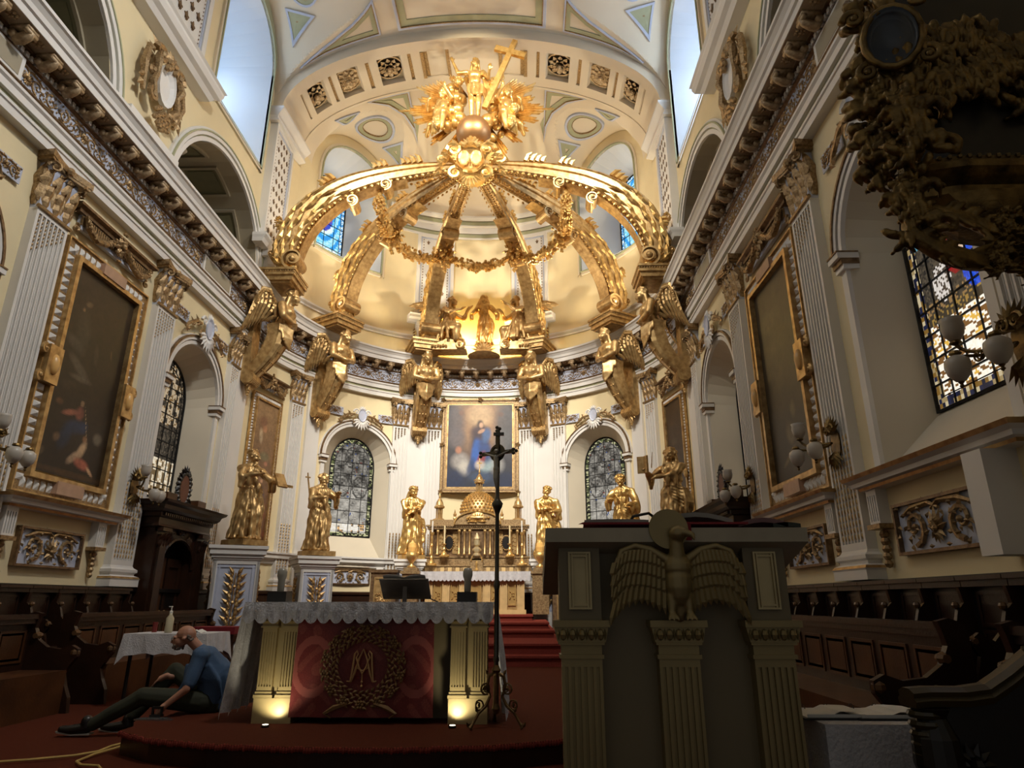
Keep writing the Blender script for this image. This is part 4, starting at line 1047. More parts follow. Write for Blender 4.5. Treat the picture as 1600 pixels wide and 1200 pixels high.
# ================================================================== sculpted figures: one continuous remeshed body each
def blob(prims, vox, name, smooth=2, fold=0.0, fz=(0, 9), ffreq=22, seed=0):
    m = M()
    for p in prims:
        if p[0] == 's': m.ball(p[1], p[2], 12)
        elif p[0] == 'e':
            q = M(); q.ball((0, 0, 0), p[2], 12)
            T = Matrix.Translation(p[1]) @ (Matrix.Rotation(p[3][0], 4, 'X') @ Matrix.Rotation(p[3][1], 4, 'Y') @ Matrix.Rotation(p[3][2], 4, 'Z') if len(p) > 3 else Matrix())
            m.join(q, T)
        elif p[0] == 'c':
            a, ra, b, rb = p[1:5]
            m.tube([a, b], [ra, rb], 10); m.ball(a, ra * .995, 10); m.ball(b, rb * .995, 10)
        elif p[0] == 't': m.tube(p[1], p[2], 8)
        elif p[0] == 'b': m.box(*p[1])
    me = bpy.data.meshes.new('tmp'); me.from_pydata(m.v, [], m.f); o = bpy.data.objects.new('tmp', me); col.objects.link(o)
    r = o.modifiers.new('r', 'REMESH'); r.mode = 'VOXEL'; r.voxel_size = vox; r.use_smooth_shade = True
    if smooth: s = o.modifiers.new('s', 'SMOOTH'); s.factor = .5; s.iterations = smooth
    dg = bpy.context.evaluated_depsgraph_get(); dg.update(); out = bpy.data.meshes.new_from_object(o.evaluated_get(dg), depsgraph=dg)
    bpy.data.objects.remove(o); bpy.data.meshes.remove(me); out.name = name
    n = len(out.vertices)
    if fold:
        co = np.empty(n * 3); out.vertices.foreach_get('co', co); co = co.reshape(-1, 3); no = np.empty(n * 3); out.vertices.foreach_get('normal', no); no = no.reshape(-1, 3)
        a = np.arctan2(co[:, 1], co[:, 0]); z = co[:, 2]
        f = np.sin(a * ffreq * .5 + 5 * np.sin(z * 2.3 + seed) + 1.7 * np.sin(a * 2 + seed)) + .5 * np.sin(z * 26 + 3 * np.sin(a * 3 + seed) + co[:, 0] * 9)
        w = np.clip((z - fz[0]) * 12, 0, 1) * np.clip((fz[1] - z) * 12, 0, 1)
        co = co + no * (fold * f * w)[:, None]; out.vertices.foreach_set('co', co.ravel()); out.update()
    return out
def hand(p, d, up, r=1.0, curl=.3):
    """five-fingered hand: palm at p, fingers along d"""
    p, d, up = Vector(p), Vector(d).normalized(), Vector(up).normalized(); sd = d.cross(up).normalized(); out = []
    out.append(('c', tuple(p), .032 * r, tuple(p + d * .06 * r), .034 * r)); out.append(('c', tuple(p + sd * .018 * r), .024 * r, tuple(p + d * .06 * r + sd * .022 * r), .024 * r)); out.append(('c', tuple(p - sd * .018 * r), .024 * r, tuple(p + d * .06 * r - sd * .022 * r), .024 * r))
    for k, l in enumerate((.06, .075, .07, .05)):
        b = p + d * .075 * r + sd * (.033 - .022 * k) * r; mdl = b + d * l * .55 * r - up * l * curl * .4 * r; tip = mdl + (d - up * curl * 1.6).normalized() * l * .5 * r
        out += [('c', tuple(b), .0125 * r, tuple(mdl), .0115 * r), ('c', tuple(mdl), .0115 * r, tuple(tip), .0095 * r)]
    b = p + sd * .03 * r; t = b + (sd + d * .8).normalized() * .05 * r; out += [('c', tuple(b), .015 * r, tuple(t), .013 * r), ('c', tuple(t), .013 * r, tuple(t + (d + sd * .2).normalized() * .035 * r), .011 * r)]
    return out
def head(c, yaw=0, tilt=0, beard=False, hair='short', r=1.0):
    c = Vector(c); T = Matrix.Rotation(yaw, 3, 'Z') @ Matrix.Rotation(tilt, 3, 'X')
    P = lambda x, y, z: tuple(c + T @ Vector((x, y, z)) * r)
    o = [('s', P(0, .012, .03), .098 * r), ('s', P(0, -.025, -.02), .074 * r), ('s', P(0, -.035, -.07), .05 * r), ('c', P(0, -.095, .02), .013 * r, P(0, -.118, -.022), .018 * r), ('c', P(-.05, -.085, .032), .016 * r, P(.05, -.085, .032), .016 * r),
         ('c', P(-.022, -.093, -.052), .011 * r, P(.022, -.093, -.052), .011 * r), ('s', P(0, -.088, -.092), .024 * r), ('s', P(-.088, 0, -.01), .02 * r), ('s', P(.088, 0, -.01), .02 * r), ('s', P(-.03, -.09, .01), .014 * r), ('s', P(.03, -.09, .01), .014 * r), ('s', P(-.045, -.07, -.03), .026 * r), ('s', P(.045, -.07, -.03), .026 * r)]
    rr = random.Random(int(yaw * 100) + 5)
    if hair != 'none':
        for k in range(34):
            a = rr.uniform(0, 2 * pi); f = rr.uniform(-.1 if hair == 'long' else .2, 1.5)
            x, y, z = .105 * cos(a) * cos(f), .105 * sin(a) * cos(f) + .02, .03 + .112 * sin(f)
            if y < -.03 and z < .085: continue
            o.append(('s', P(x, y, z), rr.uniform(.022, .034) * r))
    if hair == 'long':
        for s in (-1, 1):
            for k in range(5): o.append(('s', P(s * (.085 + .006 * k), .03, -.02 - .035 * k), .036 * r))
        for k in range(5): o.append(('s', P(0, .08, -.03 - .03 * k), .05 * r))
    if hair == 'veil':
        o += [('c', P(0, .03, .06), .115 * r, P(0, .07, -.12), .12 * r), ('c', P(-.09, 0, 0), .05 * r, P(-.14, .0, -.2), .07 * r), ('c', P(.09, 0, 0), .05 * r, P(.14, .0, -.2), .07 * r)]
    if beard:
        for k in range(16): o.append(('s', P(rr.uniform(-.05, .05), -.075 + rr.uniform(-.015, .015), -.08 - rr.uniform(0, .085)), rr.uniform(.02, .03) * r))
    return o
def robed(seed, rh, lh, re=None, le=None, hy=0, ht=0, beard=False, hair='short', sway=.03, knee=1, wide=1.0, sash=1):
    """standing robed figure 1.86 m tall facing -y; rh/lh = hand positions (figure's right hand is at -x)"""
    r = random.Random(seed); P = []
    sw = lambda z: sway * sin(z * 3.2)
    P += [('e', (sw(1.36), 0, 1.36), (.19 * wide, .125, .15)), ('e', (sw(1.2), .0, 1.2), (.155 * wide, .12, .2)), ('e', (sw(.98), 0, .98), (.175 * wide, .135, .2)),
          ('c', (sw(.9) - .05, 0, .9), .15 * wide, (-.09, .03, .12), .16 * wide), ('c', (sw(.9) + .05, 0, .9), .15 * wide, (.09, .03, .12), .16 * wide), ('c', (0, .06, .8), .15, (0, .1, .1), .17 * wide),
          ('c', (sw(.92) + knee * .06, -.06, .86), .1, (knee * .1, -.16, .5), .085), ('c', (knee * .1, -.16, .5), .085, (knee * .09, -.1, .08), .075), ('c', (0, .01, 1.4), .06, (0, -.005, 1.6), .052)]
    for k in range(17):
        a = 2 * pi * k / 17 + r.uniform(-.15, .15); z1 = r.uniform(.75, 1.15)
        x0, y0 = (.15 * wide * cos(a), .115 * sin(a)); x1, y1 = (r.uniform(.23, .28) * wide * cos(a + .15), r.uniform(.2, .25) * sin(a + .15))
        P.append(('t', [(x0 + sw(z1), y0, z1), (x0 * 1.15 + .02 * r.uniform(-1, 1), y0 * 1.25 - (.05 if y0 < 0 else 0), z1 * .6), (x1, y1, .03)], [.014, r.uniform(.024, .034), r.uniform(.03, .042)]))
    for k in range(6 * sash):
        t = k / 6
        P.append(('t', [(-.18 + .02 * k, -.02, 1.44 - .03 * k), (-.06 + .02 * k, -.15, 1.28 - .05 * k), (.12, -.165, 1.02 - .06 * k), (.2 * wide, -.05, .96 - .07 * k), (.19, .1, 1.0 - .06 * k)], [.02, .026, .028, .028, .02]))
    for k in range(5):
        P.append(('t', [(.22 * wide, -.02 + .03 * k, .98), (.26 * wide + .01 * k, -.05 + .04 * k, .7), (.24 * wide, -.06 + .05 * k, .36 + .04 * k)], [.02, .03, .02]))
    for s, h_, e in ((-1, rh, re), (1, lh, le)):
        sh = Vector((s * .19 * wide, 0, 1.405)); h_ = Vector(h_)
        if e is None:
            md = (sh + h_) / 2; L_ = (h_ - sh).length; e = md + Vector((s * .10, .06, -.10)) * (1.2 if L_ < .45 else .5)
        e = Vector(e)
        P += [('c', tuple(sh), .085, tuple(e), .07), ('c', tuple(e), .066, tuple(e.lerp(h_, .85)), .046), ('c', tuple(e), .075, tuple(e + Vector((s * .02, .02, -.2))), .045), ('c', tuple(e.lerp(h_, .4)), .05, tuple(e.lerp(h_, .4) + Vector((0, 0, -.2))), .03)]
        d = (h_ - e).normalized(); P += hand(tuple(h_ - d * .03), tuple(d), (0, -.4, 1) if abs(d.z) < .8 else (0, -1, 0))
    P += head((sw(1.4) * .4, -.03, 1.665), hy, ht, beard, hair, 1.08); P += [('c', (-.02, .01, 1.5), .08, (-.16, .01, 1.42), .08), ('c', (.02, .01, 1.5), .08, (.16, .01, 1.42), .08)]
    for s in (-1, 1): P += [('c', (s * .09, -.2, .04), .045, (s * .1, -.29, .03), .035)]
    return P
def statue(name, label, prims, loc, rz, s=1.0, mt=gold, seed=0, group=None, vox=.0135, fold=.011, base=True, cat='statue', ftop=1.5):
    r = root(name, label, cat, loc, rz, group); 
    b = obj('figure', blob(prims, vox, 'figure', 1, fold, (0, ftop), 24, seed), None, r); b.data.materials.append(mt); b.scale = (s * 1.12, s * 1.08, s)
    if base:
        m = M(); m.prism([(-.3, -.36), (.3, -.36), (.34, .0), (.28, .3), (-.28, .3), (-.34, 0)], -.1, .01, 0, 'z'); obj('plinth', m, mt, r)
    return r, b
def addp(parent, name, m, mt, s=1.0, **k):
    o = obj(name, m, mt, parent, **k); o.scale = (s,) * 3; return o
# ---- the six gilt saints round the sanctuary
GS = 'gilt saints standing round the sanctuary'
def ped(loc, rz, w, h, label, d=None):
    d = d or w; r = root('statue_pedestal', label, 'pedestal', loc, rz, 'panelled white pedestals')
    def side(T, W):
        m = M(); z0, z1 = .34, h - .26
        us = [-W / 2, -W / 2 + .07, -W / 2 + .1, -W / 2 + .13, W / 2 - .13, W / 2 - .1, W / 2 - .07, W / 2]; vs = [z0, z0 + .08, z0 + .11, z0 + .14, z1 - .14, z1 - .11, z1 - .08, z1]
        o_ = lambda i: 0 if i in (0, 6) else (-.02 if i in (1, 5) else (-.01 if i in (2, 4) else -.03))
        m.relief(us, vs, lambda i, j: max(o_(i), o_(j)) if (i in (0, 6) or j in (0, 6)) else max(o_(i), o_(j)), lambda u, v, e: tuple(T @ V(u, -e, v)), lambda i, j: 0 if (i in (0, 6) or j in (0, 6)) else 1, base=-.05)
        return m
    T = [TR(0, -d / 2, 0), TR(w / 2, 0, 0, rz=pi / 2), TR(-w / 2, 0, 0, rz=-pi / 2), TR(0, d / 2, 0, rz=pi)]
    m = M()
    for i, t in enumerate(T): m.join(side(t, w if i in (0, 3) else d))
    obj('die', m, [white, blue], r)
    for nm_, L_ in (('base_moulding', ((.09, 0, .2), (.06, .2, .26), (.03, .26, .34))), ('cap_moulding', ((.02, h - .26, h - .22), (.05, h - .22, h - .16), (.09, h - .16, h - .06), (.12, h - .06, h)))):
        m = M()
        for e, z0, z1 in L_: m.box(-w / 2 - e, w / 2 + e, -d / 2 - e, d / 2 + e, z0, z1)
        obj(nm_, m, white, r)
    for i, t in enumerate(T[:3]):
        W = w if i == 0 else d; m = M(); hh = h - 1.0
        for k in range(int(hh / .075)):
            z = .56 + k * .075
            for s in (-1, 1): petal(m, s * (.02 + .03 * (k % 2)), z, pi / 2 - s * (.6 + .3 * (k % 2)), .2 * min(1, W * 1.5), .075, 0, .035); petal(m, s * .05, z + .03, pi / 2 - s * .2, .12, .05, 0, .03)
        m.tube([(0, 0, .5), (0, -.01, h - .5)], .012, 5)
        for s in (-1, 1): m.tube([(0, 0, .5), (s * .07, -.01, .56), (s * .03, -.01, .66)], .012, 5)
        for k in range(3): m.ball((0, -.03, .7 + k * .28), .035, 6)
        m.xf(t @ TR(0, -.02 + .04, 0)); m.v = [(x, y, z) for x, y, z in m.v]
        m.xf(Matrix.Translation(t.to_3x3() @ V(0, -.035, 0)))
        obj('gilt_spray', m, gold, r)
    return r
def at_ped(x, y, z, face):  # face: direction the figure looks (degrees from -y, positive to +x)
    return (x, y, z), rad(face)
FL = 0.17
# left front: bearded, arms forward holding a scroll to the right, facing right
ped((-4.28, 13.15, FL), rad(25), .82, 2.18 - FL, 'large white pedestal with blue sunk panel and gilt spray, left, nearest the carved doorway', .82)
r1, b = statue('gilt_saint', 'gilt bearded saint holding out a tablet, on the pedestal nearest the left doorway', robed(1, (-.12, -.42, 1.28), (.3, -.42, 1.14), hy=.5, ht=.15, beard=True, sway=.06, wide=1.12), (-4.2, 13.15, 2.3), rad(62), 1.0, gold, 1, GS)
m = M(); m.box(-.12, .12, -.02, .02, -.16, .16, T=TR(.32, -.5, 1.2, rx=-.5)); m.box(-.02, .26, -.015, .015, -.02, .03, T=TR(.34, -.55, 1.1)); addp(r1, 'tablet', m, gold)
# left middle
ped((-3.42, 15.3, FL), rad(30), .72, 2.12 - FL, 'white pedestal with gilt leaf panels in front of the left arched window', .72)
r1, b = statue('gilt_saint', 'gilt saint with lowered head and raised forearm in front of the left arched window', robed(2, (-.1, -.34, 1.22), (.22, -.36, 1.34), hy=.35, ht=.25, beard=True, sway=-.05), (-3.42, 15.3, 2.24), rad(48), .98, gold, 2, GS)
m = M(); m.tube([(-.22, .12, 1.3), (-.3, .1, 1.62), (-.34, .08, 1.78)], [.02, .02, .015], 6); m.box(-.38, -.26, .07, .1, 1.66, 1.69); addp(r1, 'staff', m, gold)
# left back: crowned
ped((-1.66, 17.75, .5), rad(8), .6, 2.2 - .5, 'white pedestal under the crowned saint, left of the domed tabernacle', .6)
r1, b = statue('gilt_saint', 'gilt crowned saint with folded arms left of the domed tabernacle', robed(3, (.06, -.24, 1.22), (-.08, -.24, 1.1), hy=.45, ht=.25, hair='long', sway=.04, wide=1.15), (-1.66, 17.75, 2.3), rad(20), 1.0, goldb, 3, GS)
m = M()
for k in range(10):
    a = k * pi / 5; m.prism([(-.032, 0), (.032, 0), (.026, .06), (0, .1), (-.026, .06)], -.006, .006); q = len(m.v) - 10
    for i in range(q, len(m.v)): m.v[i] = tuple(TR(.105 * cos(a), .105 * sin(a) + .005, 1.79, rz=a + pi / 2) @ V(*m.v[i]))
m.lathe([(.1, -.02), (.115, -.02), (.115, .02), (.1, .02)], 16, (0, .005, 1.79)); m.xf(TR(0, -.01, -.05)); addp(r1, 'crown', m, goldb)
# right back
ped((1.92, 17.75, .5), rad(-8), .6, 2.2 - .5, 'white pedestal under the bare-headed saint, right of the domed tabernacle', .6)
r1, b = statue('gilt_saint', 'gilt bare-headed saint with crossed draped arms right of the domed tabernacle', robed(4, (.08, -.26, 1.2), (.16, -.26, 1.12), hy=-.3, beard=True, sway=-.04, wide=1.15), (1.92, 17.75, 2.3), rad(-6), 1.0, goldb, 4, GS)
# right middle, right front
ped((3.6, 15.3, FL), rad(-30), .72, 2.12 - FL, 'white pedestal behind the lectern, in front of the right arched window', .72)
r1, b = statue('gilt_saint', 'gilt saint with folded arms in front of the right arched window, seen above the lectern', robed(5, (-.12, -.32, 1.2), (.2, -.26, 1.06), hy=.3, sway=.04, wide=1.1), (3.6, 15.3, 2.2), rad(-30), .98, goldb, 5, GS)
ped((4.28, 13.15, FL), rad(-25), .82, 2.18 - FL, 'white pedestal behind the lectern, nearest the right carved doorway', .82)
r1, b = statue('gilt_saint', 'gilt long-haired saint holding an open book up to the left, nearest the right carved doorway', robed(6, (-.34, -.3, 1.36), (-.05, -.34, 1.2), hy=.3, ht=-.1, hair='long', sway=-.05, wide=1.15), (4.28, 13.1, 2.3), rad(-50), 1.0, gold, 6, GS)
m = M(); m.box(-.14, 0, -.02, .02, -.17, .17, T=TR(-.36, -.38, 1.48, rz=.5)); m.box(0, .14, -.02, .02, -.17, .17, T=TR(-.36, -.38, 1.48, rz=-.4)); m.tube([(-.2, -.36, 1.4), (-.12, -.4, 1.7)], [.012, .006], 5); addp(r1, 'open_book', m, gold)
# ================================================================== the crown canopy
CX, CY = 0.08, 14.3
# winged consoles (terms)
def term():
    P = []
    d = lambda z: -.95 if z > 7.6 else 0
    P += [('e', (0, -.86, 7.62), (.27, .19, .22)), ('e', (0, -.82, 7.36), (.22, .18, .2)), ('e', (-.1, -.98, 7.62), (.09, .07, .09)), ('e', (.1, -.98, 7.62), (.09, .07, .09)), ('c', (0, -.88, 7.74), .09, (0, -.92, 7.92), .085)]
    P += head((0, -.97, 8.02), 0, .15, hair='long', r=1.45)
    for s in (-1, 1):
        P += [('c', (s * .3, -.84, 7.74), .1, (s * .36, -.92, 7.45), .085), ('c', (s * .36, -.92, 7.45), .08, (s * .06, -1.06, 7.36), .055)]
        P += hand((s * .08, -1.06, 7.36), (-s, -.1, .1), (0, -.3, 1), 1.3)
    for k in range(4): P.append(('t', [(-.26, -.8, 7.28 - .05 * k), (0, -1.04, 7.2 - .05 * k), (.26, -.8, 7.28 - .05 * k)], [.03, .04, .03]))
    for k in range(11):
        x = -.25 + .05 * k; P.append(('t', [(x * .8, -.98 + abs(x) * .5, 7.2), (x * .7, -1.02 + abs(x) * .5, 6.98), (x * .9, -1.0 + abs(x) * .4, 6.68 + .1 * abs(5 - k) * .5)], [.03, .045, .025]))
    r = root('winged_console', 'x', 'sculpture')
    o = obj('angel_bust', blob(P, .024, 'angel_bust', 1, .006, (6, 7.3), 20), None, r); o.data.materials.append(gold)
    m = M(); pth = [(-.86, 7.35, .2), (-.9, 7.1, .215), (-.84, 6.8, .22), (-.68, 6.5, .21), (-.48, 6.25, .19), (-.3, 6.05, .175), (-.2, 5.95, .165)]
    rows = []
    for y, z, w in pth:
        yb = min(-.0, y + .36 - .0 * z); rows.append([(-w, yb, z - .05), (-w, y * .9, z), (-w * .82, y - .02, z), (-w * .6, y + .03, z), (-w * .3, y - .05, z), (w * .3, y - .05, z), (w * .6, y + .03, z), (w * .82, y - .02, z), (w, y * .9, z), (w, yb, z - .05)])
    m.grid(rows); m.lathe([(.06, -.22), (.15, -.22), (.15, .22), (.06, .22)], 14, T=TR(0, -.2, 6.0, ry=pi / 2)); m.box(-.2, .2, -.2, 0, 5.95, 7.6)
    obj('scroll_body', m, gold, r)
    m = M()
    for k in range(5): m.ball((0, -.16, 5.88 - .06 * k), .1 - .016 * k, 8)
    for k in range(5): petal(m, 0, 5.98, -pi / 2 + (k - 2) * .4, .3, .1, -.2, .06)
    for k in range(7): m.lathe([(.17, -.012), (.17, .012)], 10, T=TR(-.18 + .06 * k, -.2, 6.0, ry=pi / 2))
    obj('leaf_drop', m, gold, r); m = M()
    for k in range(8):
        for q in (-1, 0, 1):
            t = k / 7 * 5.99; i = int(t); f = t - i; y = pth[i][0] * (1 - f) + pth[i + 1][0] * f; z = pth[i][1] * (1 - f) + pth[i + 1][1] * f
            m.ball((q * .09, y - .05, z), .024, 5)
    obj('bead_rows', m, gold, r, kind='stuff')
    for s in (-1, 1):
        m = M()
        # wing: stacked feathers from a curled shoulder edge, sweeping back and down to the wall
        ar_ = [(s * .2, -.68, 7.5), (s * .26, -.62, 7.85), (s * .38, -.52, 8.08), (s * .52, -.42, 8.06), (s * .6, -.34, 7.86), (s * .6, -.3, 7.66)]
        m.tube(ar_, [.04, .06, .075, .07, .05, .03], 7)
        for k in range(16): p_ = V(*ar_[1 + k // 4]).lerp(V(*ar_[2 + k // 4]), (k % 4) / 4); m.ball((p_.x + s * .01, p_.y - .05, p_.z - .05), .045, 5)
        tip = V(s * .56, -.02, 6.9)
        for row, (n, f_, w) in enumerate(((9, 1.0, .085), (8, .62, .09), (7, .36, .085))):
            for k in range(n):
                t = k / (n - 1); i_ = min(4, int(t * 5)); a = V(*ar_[i_]).lerp(V(*ar_[i_ + 1]), t * 5 - i_) + V(0, -.02 * row, 0)
                e = a.lerp(tip + V(-s * .04 * (8 - k), -.05 * (8 - k), .055 * (8 - k)), f_); d = (e - a).normalized(); sd = d.cross(V(s * .4, -1, .2)).normalized() * w * .5
                bow = V(s * .05, -.07, 0) * f_; m1 = a.lerp(e, .4) + bow; m2 = a.lerp(e, .8) + bow * .6
                m.add([a - sd * .6, a + sd * .6, m1 + sd, m2 + sd * .9, e, m2 - sd * .9, m1 - sd, m1 + V(0, -.025, 0), m2 + V(0, -.02, 0)], [(0, 1, 7), (1, 2, 7), (2, 3, 8, 7), (3, 4, 8), (4, 5, 8), (5, 6, 7, 8), (6, 0, 7)])
        obj('wing', m, gold, r)
    # moulded cap that the rib stands on
    m = M()
    for e, z0, z1 in ((.38, 8.27, 8.32), (.44, 8.32, 8.44), (.48, 8.44, 8.5), (.5, 8.56, 8.62)): m.box(-e, e, -.62 - e, .1, z0, z1)
    m.box(-.46, .46, -1.08, .1, 8.5, 8.56)
    for k in range(16):
        x = -.45 + .06 * k; m.ball((x, -1.09, 8.53), .026, 5); 
        if k < 15:
            for s in (-1, 1): m.ball((s * .47, -1.08 + .06 * k, 8.53), .026, 5)
    obj('cap', m, gold, r)
    return r
T0 = term()
ANG = [(-93, 'on the left wall at the mouth of the apse, largest'), (-58, 'left of the left arched window'), (-21.5, 'just left of the altarpiece'), (21.5, 'just right of the altarpiece'), (58, 'right of the right arched window'), (93, 'on the right wall at the mouth of the apse')]
for i, (a, nm) in enumerate(ANG):
    lab = 'gilt winged angel console ' + nm
    loc, rz = (put('A', a, 0, .05) if abs(a) < 90 else put('L' if a < 0 else 'R', 14.15, 0, .05))
    if i == 0: T0.location = loc; T0.rotation_euler.z = rz; T0['label'] = lab; T0['group'] = 'winged consoles'
    else: dup(T0, loc, rz, lab, 'winged consoles')
CR = root('crown_canopy', 'huge open gilt crown of six scrolled ribs hanging over the sanctuary', 'canopy', (CX, CY, 0))
tp = [(4.30, 8.62), (4.78, 8.95), (4.74, 9.6), (4.5, 10.3), (4.05, 10.85), (3.3, 11.35), (2.4, 11.65), (1.5, 11.8), (.5, 11.88)]
bt = [(4.10, 8.62), (4.15, 8.95), (3.98, 9.6), (3.6, 10.2), (3.0, 10.75), (2.25, 11.1), (1.5, 11.3), (.8, 11.48), (.3, 11.62)]
def cr(P, t):  # catmull-rom
    n = len(P) - 1; t = min(max(t, 0), .99999) * n; i = int(t); f = t - i
    p = [V(*P[min(max(i + k, 0), n)]) for k in (-1, 0, 1, 2)]
    return .5 * (2 * p[1] + (p[2] - p[0]) * f + (2 * p[0] - 5 * p[1] + 4 * p[2] - p[3]) * f * f + (3 * p[1] - p[0] - 3 * p[2] + p[3]) * f ** 3)
def rib():
    r = M(); sec = [(-.13, 0), (-.19, .06), (-.19, .2), (-.14, .25), (-.14, .5), (-.2, .56), (-.2, .74), (-.15, .78), (-.15, .86), (-.19, .92), (-.15, 1), (-.07, .94), (.07, .94), (.15, 1), (.19, .92), (.15, .86), (.15, .78), (.2, .74), (.2, .56), (.14, .5), (.14, .25), (.19, .2), (.19, .06), (.13, 0), (.06, .05), (-.06, .05)]
    rows = []
    for i in range(41):
        t = i / 40; a, b = cr(bt, t), cr(tp, t); a = a + (b - a) * .2; rows.append([(x * (.98 - .28 * t), (a.x + (b.x - a.x) * q), a.y + (b.y - a.y) * q) for x, q in sec])
    r.grid(rows, closed=True)
    return r
def rib_orn():
    m = M(); rr = random.Random(4)
    for i in range(70):   # diaper beads on the underside and tablets on the flank
        t = .06 + i / 70 * .9; a, b = cr(bt, t), cr(tp, t); p = a + (b - a) * .22
        for x in (-.05, .05): m.ball((x, p.x - .0, p.y - .01), .026, 4)
        if i % 2 == 0:
            p = a + (b - a) * .13
            for s in (-1, 1): m.ball((s * .2 * (.98 - .28 * t), p.x, p.y), (.02, .04, .04), 4)
    def crocket(t, s_=1.0, n=6):
        for k in range(n):
            q = cr(tp, t + .018 * k); e = cr(tp, t + .018 * k + .01); d = (e - q).normalized(); nrm = V(d.y * -1, d.x) * -1
            nrm = V(-d.y, d.x); 
            if nrm.y < 0: nrm = -nrm
            for x in (-.12, 0, .12):
                L_ = s_ * (.16 + .03 * k); c = q + nrm * L_ * .5 - d * L_ * .15; tip = q + nrm * L_ * .75 + d * L_ * (-.45)
                m.tube([(x, q.x, q.y), (x * 1.1, c.x, c.y), (x * 1.3, tip.x, tip.y)], [.05 * s_, .04 * s_, .008], 5)
    crocket(.56, 1.5, 3); crocket(.74, 1.3, 3); crocket(.30, 1.0, 2); crocket(.84, 1.3, 4)
    # acanthus wrap at the foot and up the flanks
    for k in range(11):
        t = .03 + .045 * k; a, b = cr(bt, t), cr(tp, t)
        for s in (-1, 1):
            for q in (.35, .66, .9):
                p = a + (b - a) * q; e = cr(bt, min(1, t + .07)); e2 = cr(tp, min(1, t + .07)); g = e + (e2 - e) * (q + .06 * (1 if k % 2 else -1)); mid = (p + g) / 2
                w = .07 * (1.1 - k * .04); n = V(g.y - p.y, -(g.x - p.x)).normalized() * w; X = s * .20 * (.98 - .28 * t)
                m.add([(X, p.x, p.y), (X, mid.x + n.x, mid.y + n.y), (X, g.x, g.y), (X, mid.x - n.x, mid.y - n.y), (X + s * .05, mid.x, mid.y)], [(0, 1, 4), (1, 2, 4), (2, 3, 4), (3, 0, 4)])
    return m
def volute(r_, w, turns=1.6, th=.05, d=1):
    m = M(); pts = []
    n = 30
    A = []; B = []
    for i in range(n + 1):
        t = i / n; a = -pi / 2 + d * 2 * pi * turns * t; q = r_ * (1 - .8 * t); A.append((q * cos(a), q * sin(a))); B.append(((q - th * (1 - .5 * t)) * cos(a), (q - th * (1 - .5 * t)) * sin(a)))
    m.grid([[(-w, x, z) for x, z in A], [(w, x, z) for x, z in A], [(w, x, z) for x, z in B], [(-w, x, z) for x, z in B], [(-w, x, z) for x, z in A]])
    m.lathe([(.0, -w * .9), (r_ * .55, -w * .86), (r_ * .55, w * .86), (.0, w * .9)], 16, T=TR(ry=pi / 2))
    for s in (-1, 1): m.ball((s * w, 0, 0), (.05, r_ * .26, r_ * .26), 8)
    return m
ribme = rib().mesh('rib', [gold]); orme = rib_orn().mesh('rib_foliage', [goldb]); vme = volute(.3, .3).mesh('volute', [gold], False); v2 = volute(.2, .22, 1.3, .04, -1).mesh('volute', [gold])
def inner_band():
    m = M()
    for t0, t1 in ((.16, .47), (.44, .72)):
        rows = []
        for i in range(19):
            t = t0 + (t1 - t0) * i / 18; a, b = cr(bt, t), cr(tp, t); d = (a - b).normalized(); e = .02 * sin(pi * min(1, i / 18 * 1.0) * .5)
            rows.append([(x, a.x + d.x * e * q + (.02 if 0 else 0), a.y + d.y * e * q) for x, q in ((-.17, -.3), (-.2, .5), (-.17, 1), (-.06, .8), (.06, .8), (.17, 1), (.2, .5), (.17, -.3))])
        m.grid(rows)
    return m
ibme = inner_band().mesh('inner_band', [gold])
def cluster(n, r_, seed, drop=.25):
    m = M(); q = random.Random(seed)
    for k in range(n):
        a, f = q.uniform(0, 2 * pi), q.uniform(-1, 1); m.ball((r_ * cos(a) * sqrt(1 - f * f), r_ * sin(a) * sqrt(1 - f * f), r_ * f * 1.1), q.uniform(.04, .075), 6)
    for k in range(8): petal(m, r_ * .6 * cos(k * .8), r_ * .6 * sin(k * .8), k * .8, .2, .1, -r_, .05)
    for k in range(7):
        for e in range(3): m.ball((q.uniform(-.1, .1) * (1 - k / 9), q.uniform(-.08, .08), -r_ - k * drop * .2), .06 - .004 * k, 5)
    return m
clme = cluster(34, .2, 2, .32).mesh('flower_cluster', [goldb]); 
tas = M(); tas.tube([(0, 0, .15), (0, 0, -.05)], [.04, .09], 8)
for k in range(46):
    t = k / 46; a = k * 2.4; tas.ball(((.06 + .11 * sin(pi * min(1, t * 1.1))) * cos(a), (.06 + .11 * sin(pi * min(1, t * 1.1))) * sin(a), -.05 - .55 * t), .045, 5)
tasme = tas.mesh('tassel', [goldb])
for i, (a, nm) in enumerate(ANG):
    for nme, me in (('rib', ribme), ('rib_foliage', orme), ('inner_band', ibme)):
        o = obj(nme, me, None, CR, rz=-rad(a)); o.scale = (1, 1, 1)
    def at(rho, z, x=0): return ((rho * sin(rad(a)) + x * cos(rad(a))), (rho * cos(rad(a)) - x * sin(rad(a))), z)
    o = obj('volute', vme, None, CR, loc=at(4.25, 8.93), rz=-rad(a)); o = obj('volute', v2, None, CR, loc=at(2.2, 11.1), rz=-rad(a)); o = obj('volute', v2, None, CR, loc=at(3.0, 10.62), rz=-rad(a))
    o = obj('volute', v2, None, CR, loc=at(4.82, 9.1), rz=-rad(a)); o.scale = (.8, .6, .6)
    obj('finial', tasme, None, CR, loc=at(4.78, 9.95)).scale = (.55, .55, -.45)
    if abs(a) > 90: obj('tassel', tasme, None, CR, loc=at(2.35, 10.92)).scale = (.85, .85, .9)
    else: obj('flower_cluster', clme, None, CR, loc=at(2.75, 10.72), rz=-rad(a))
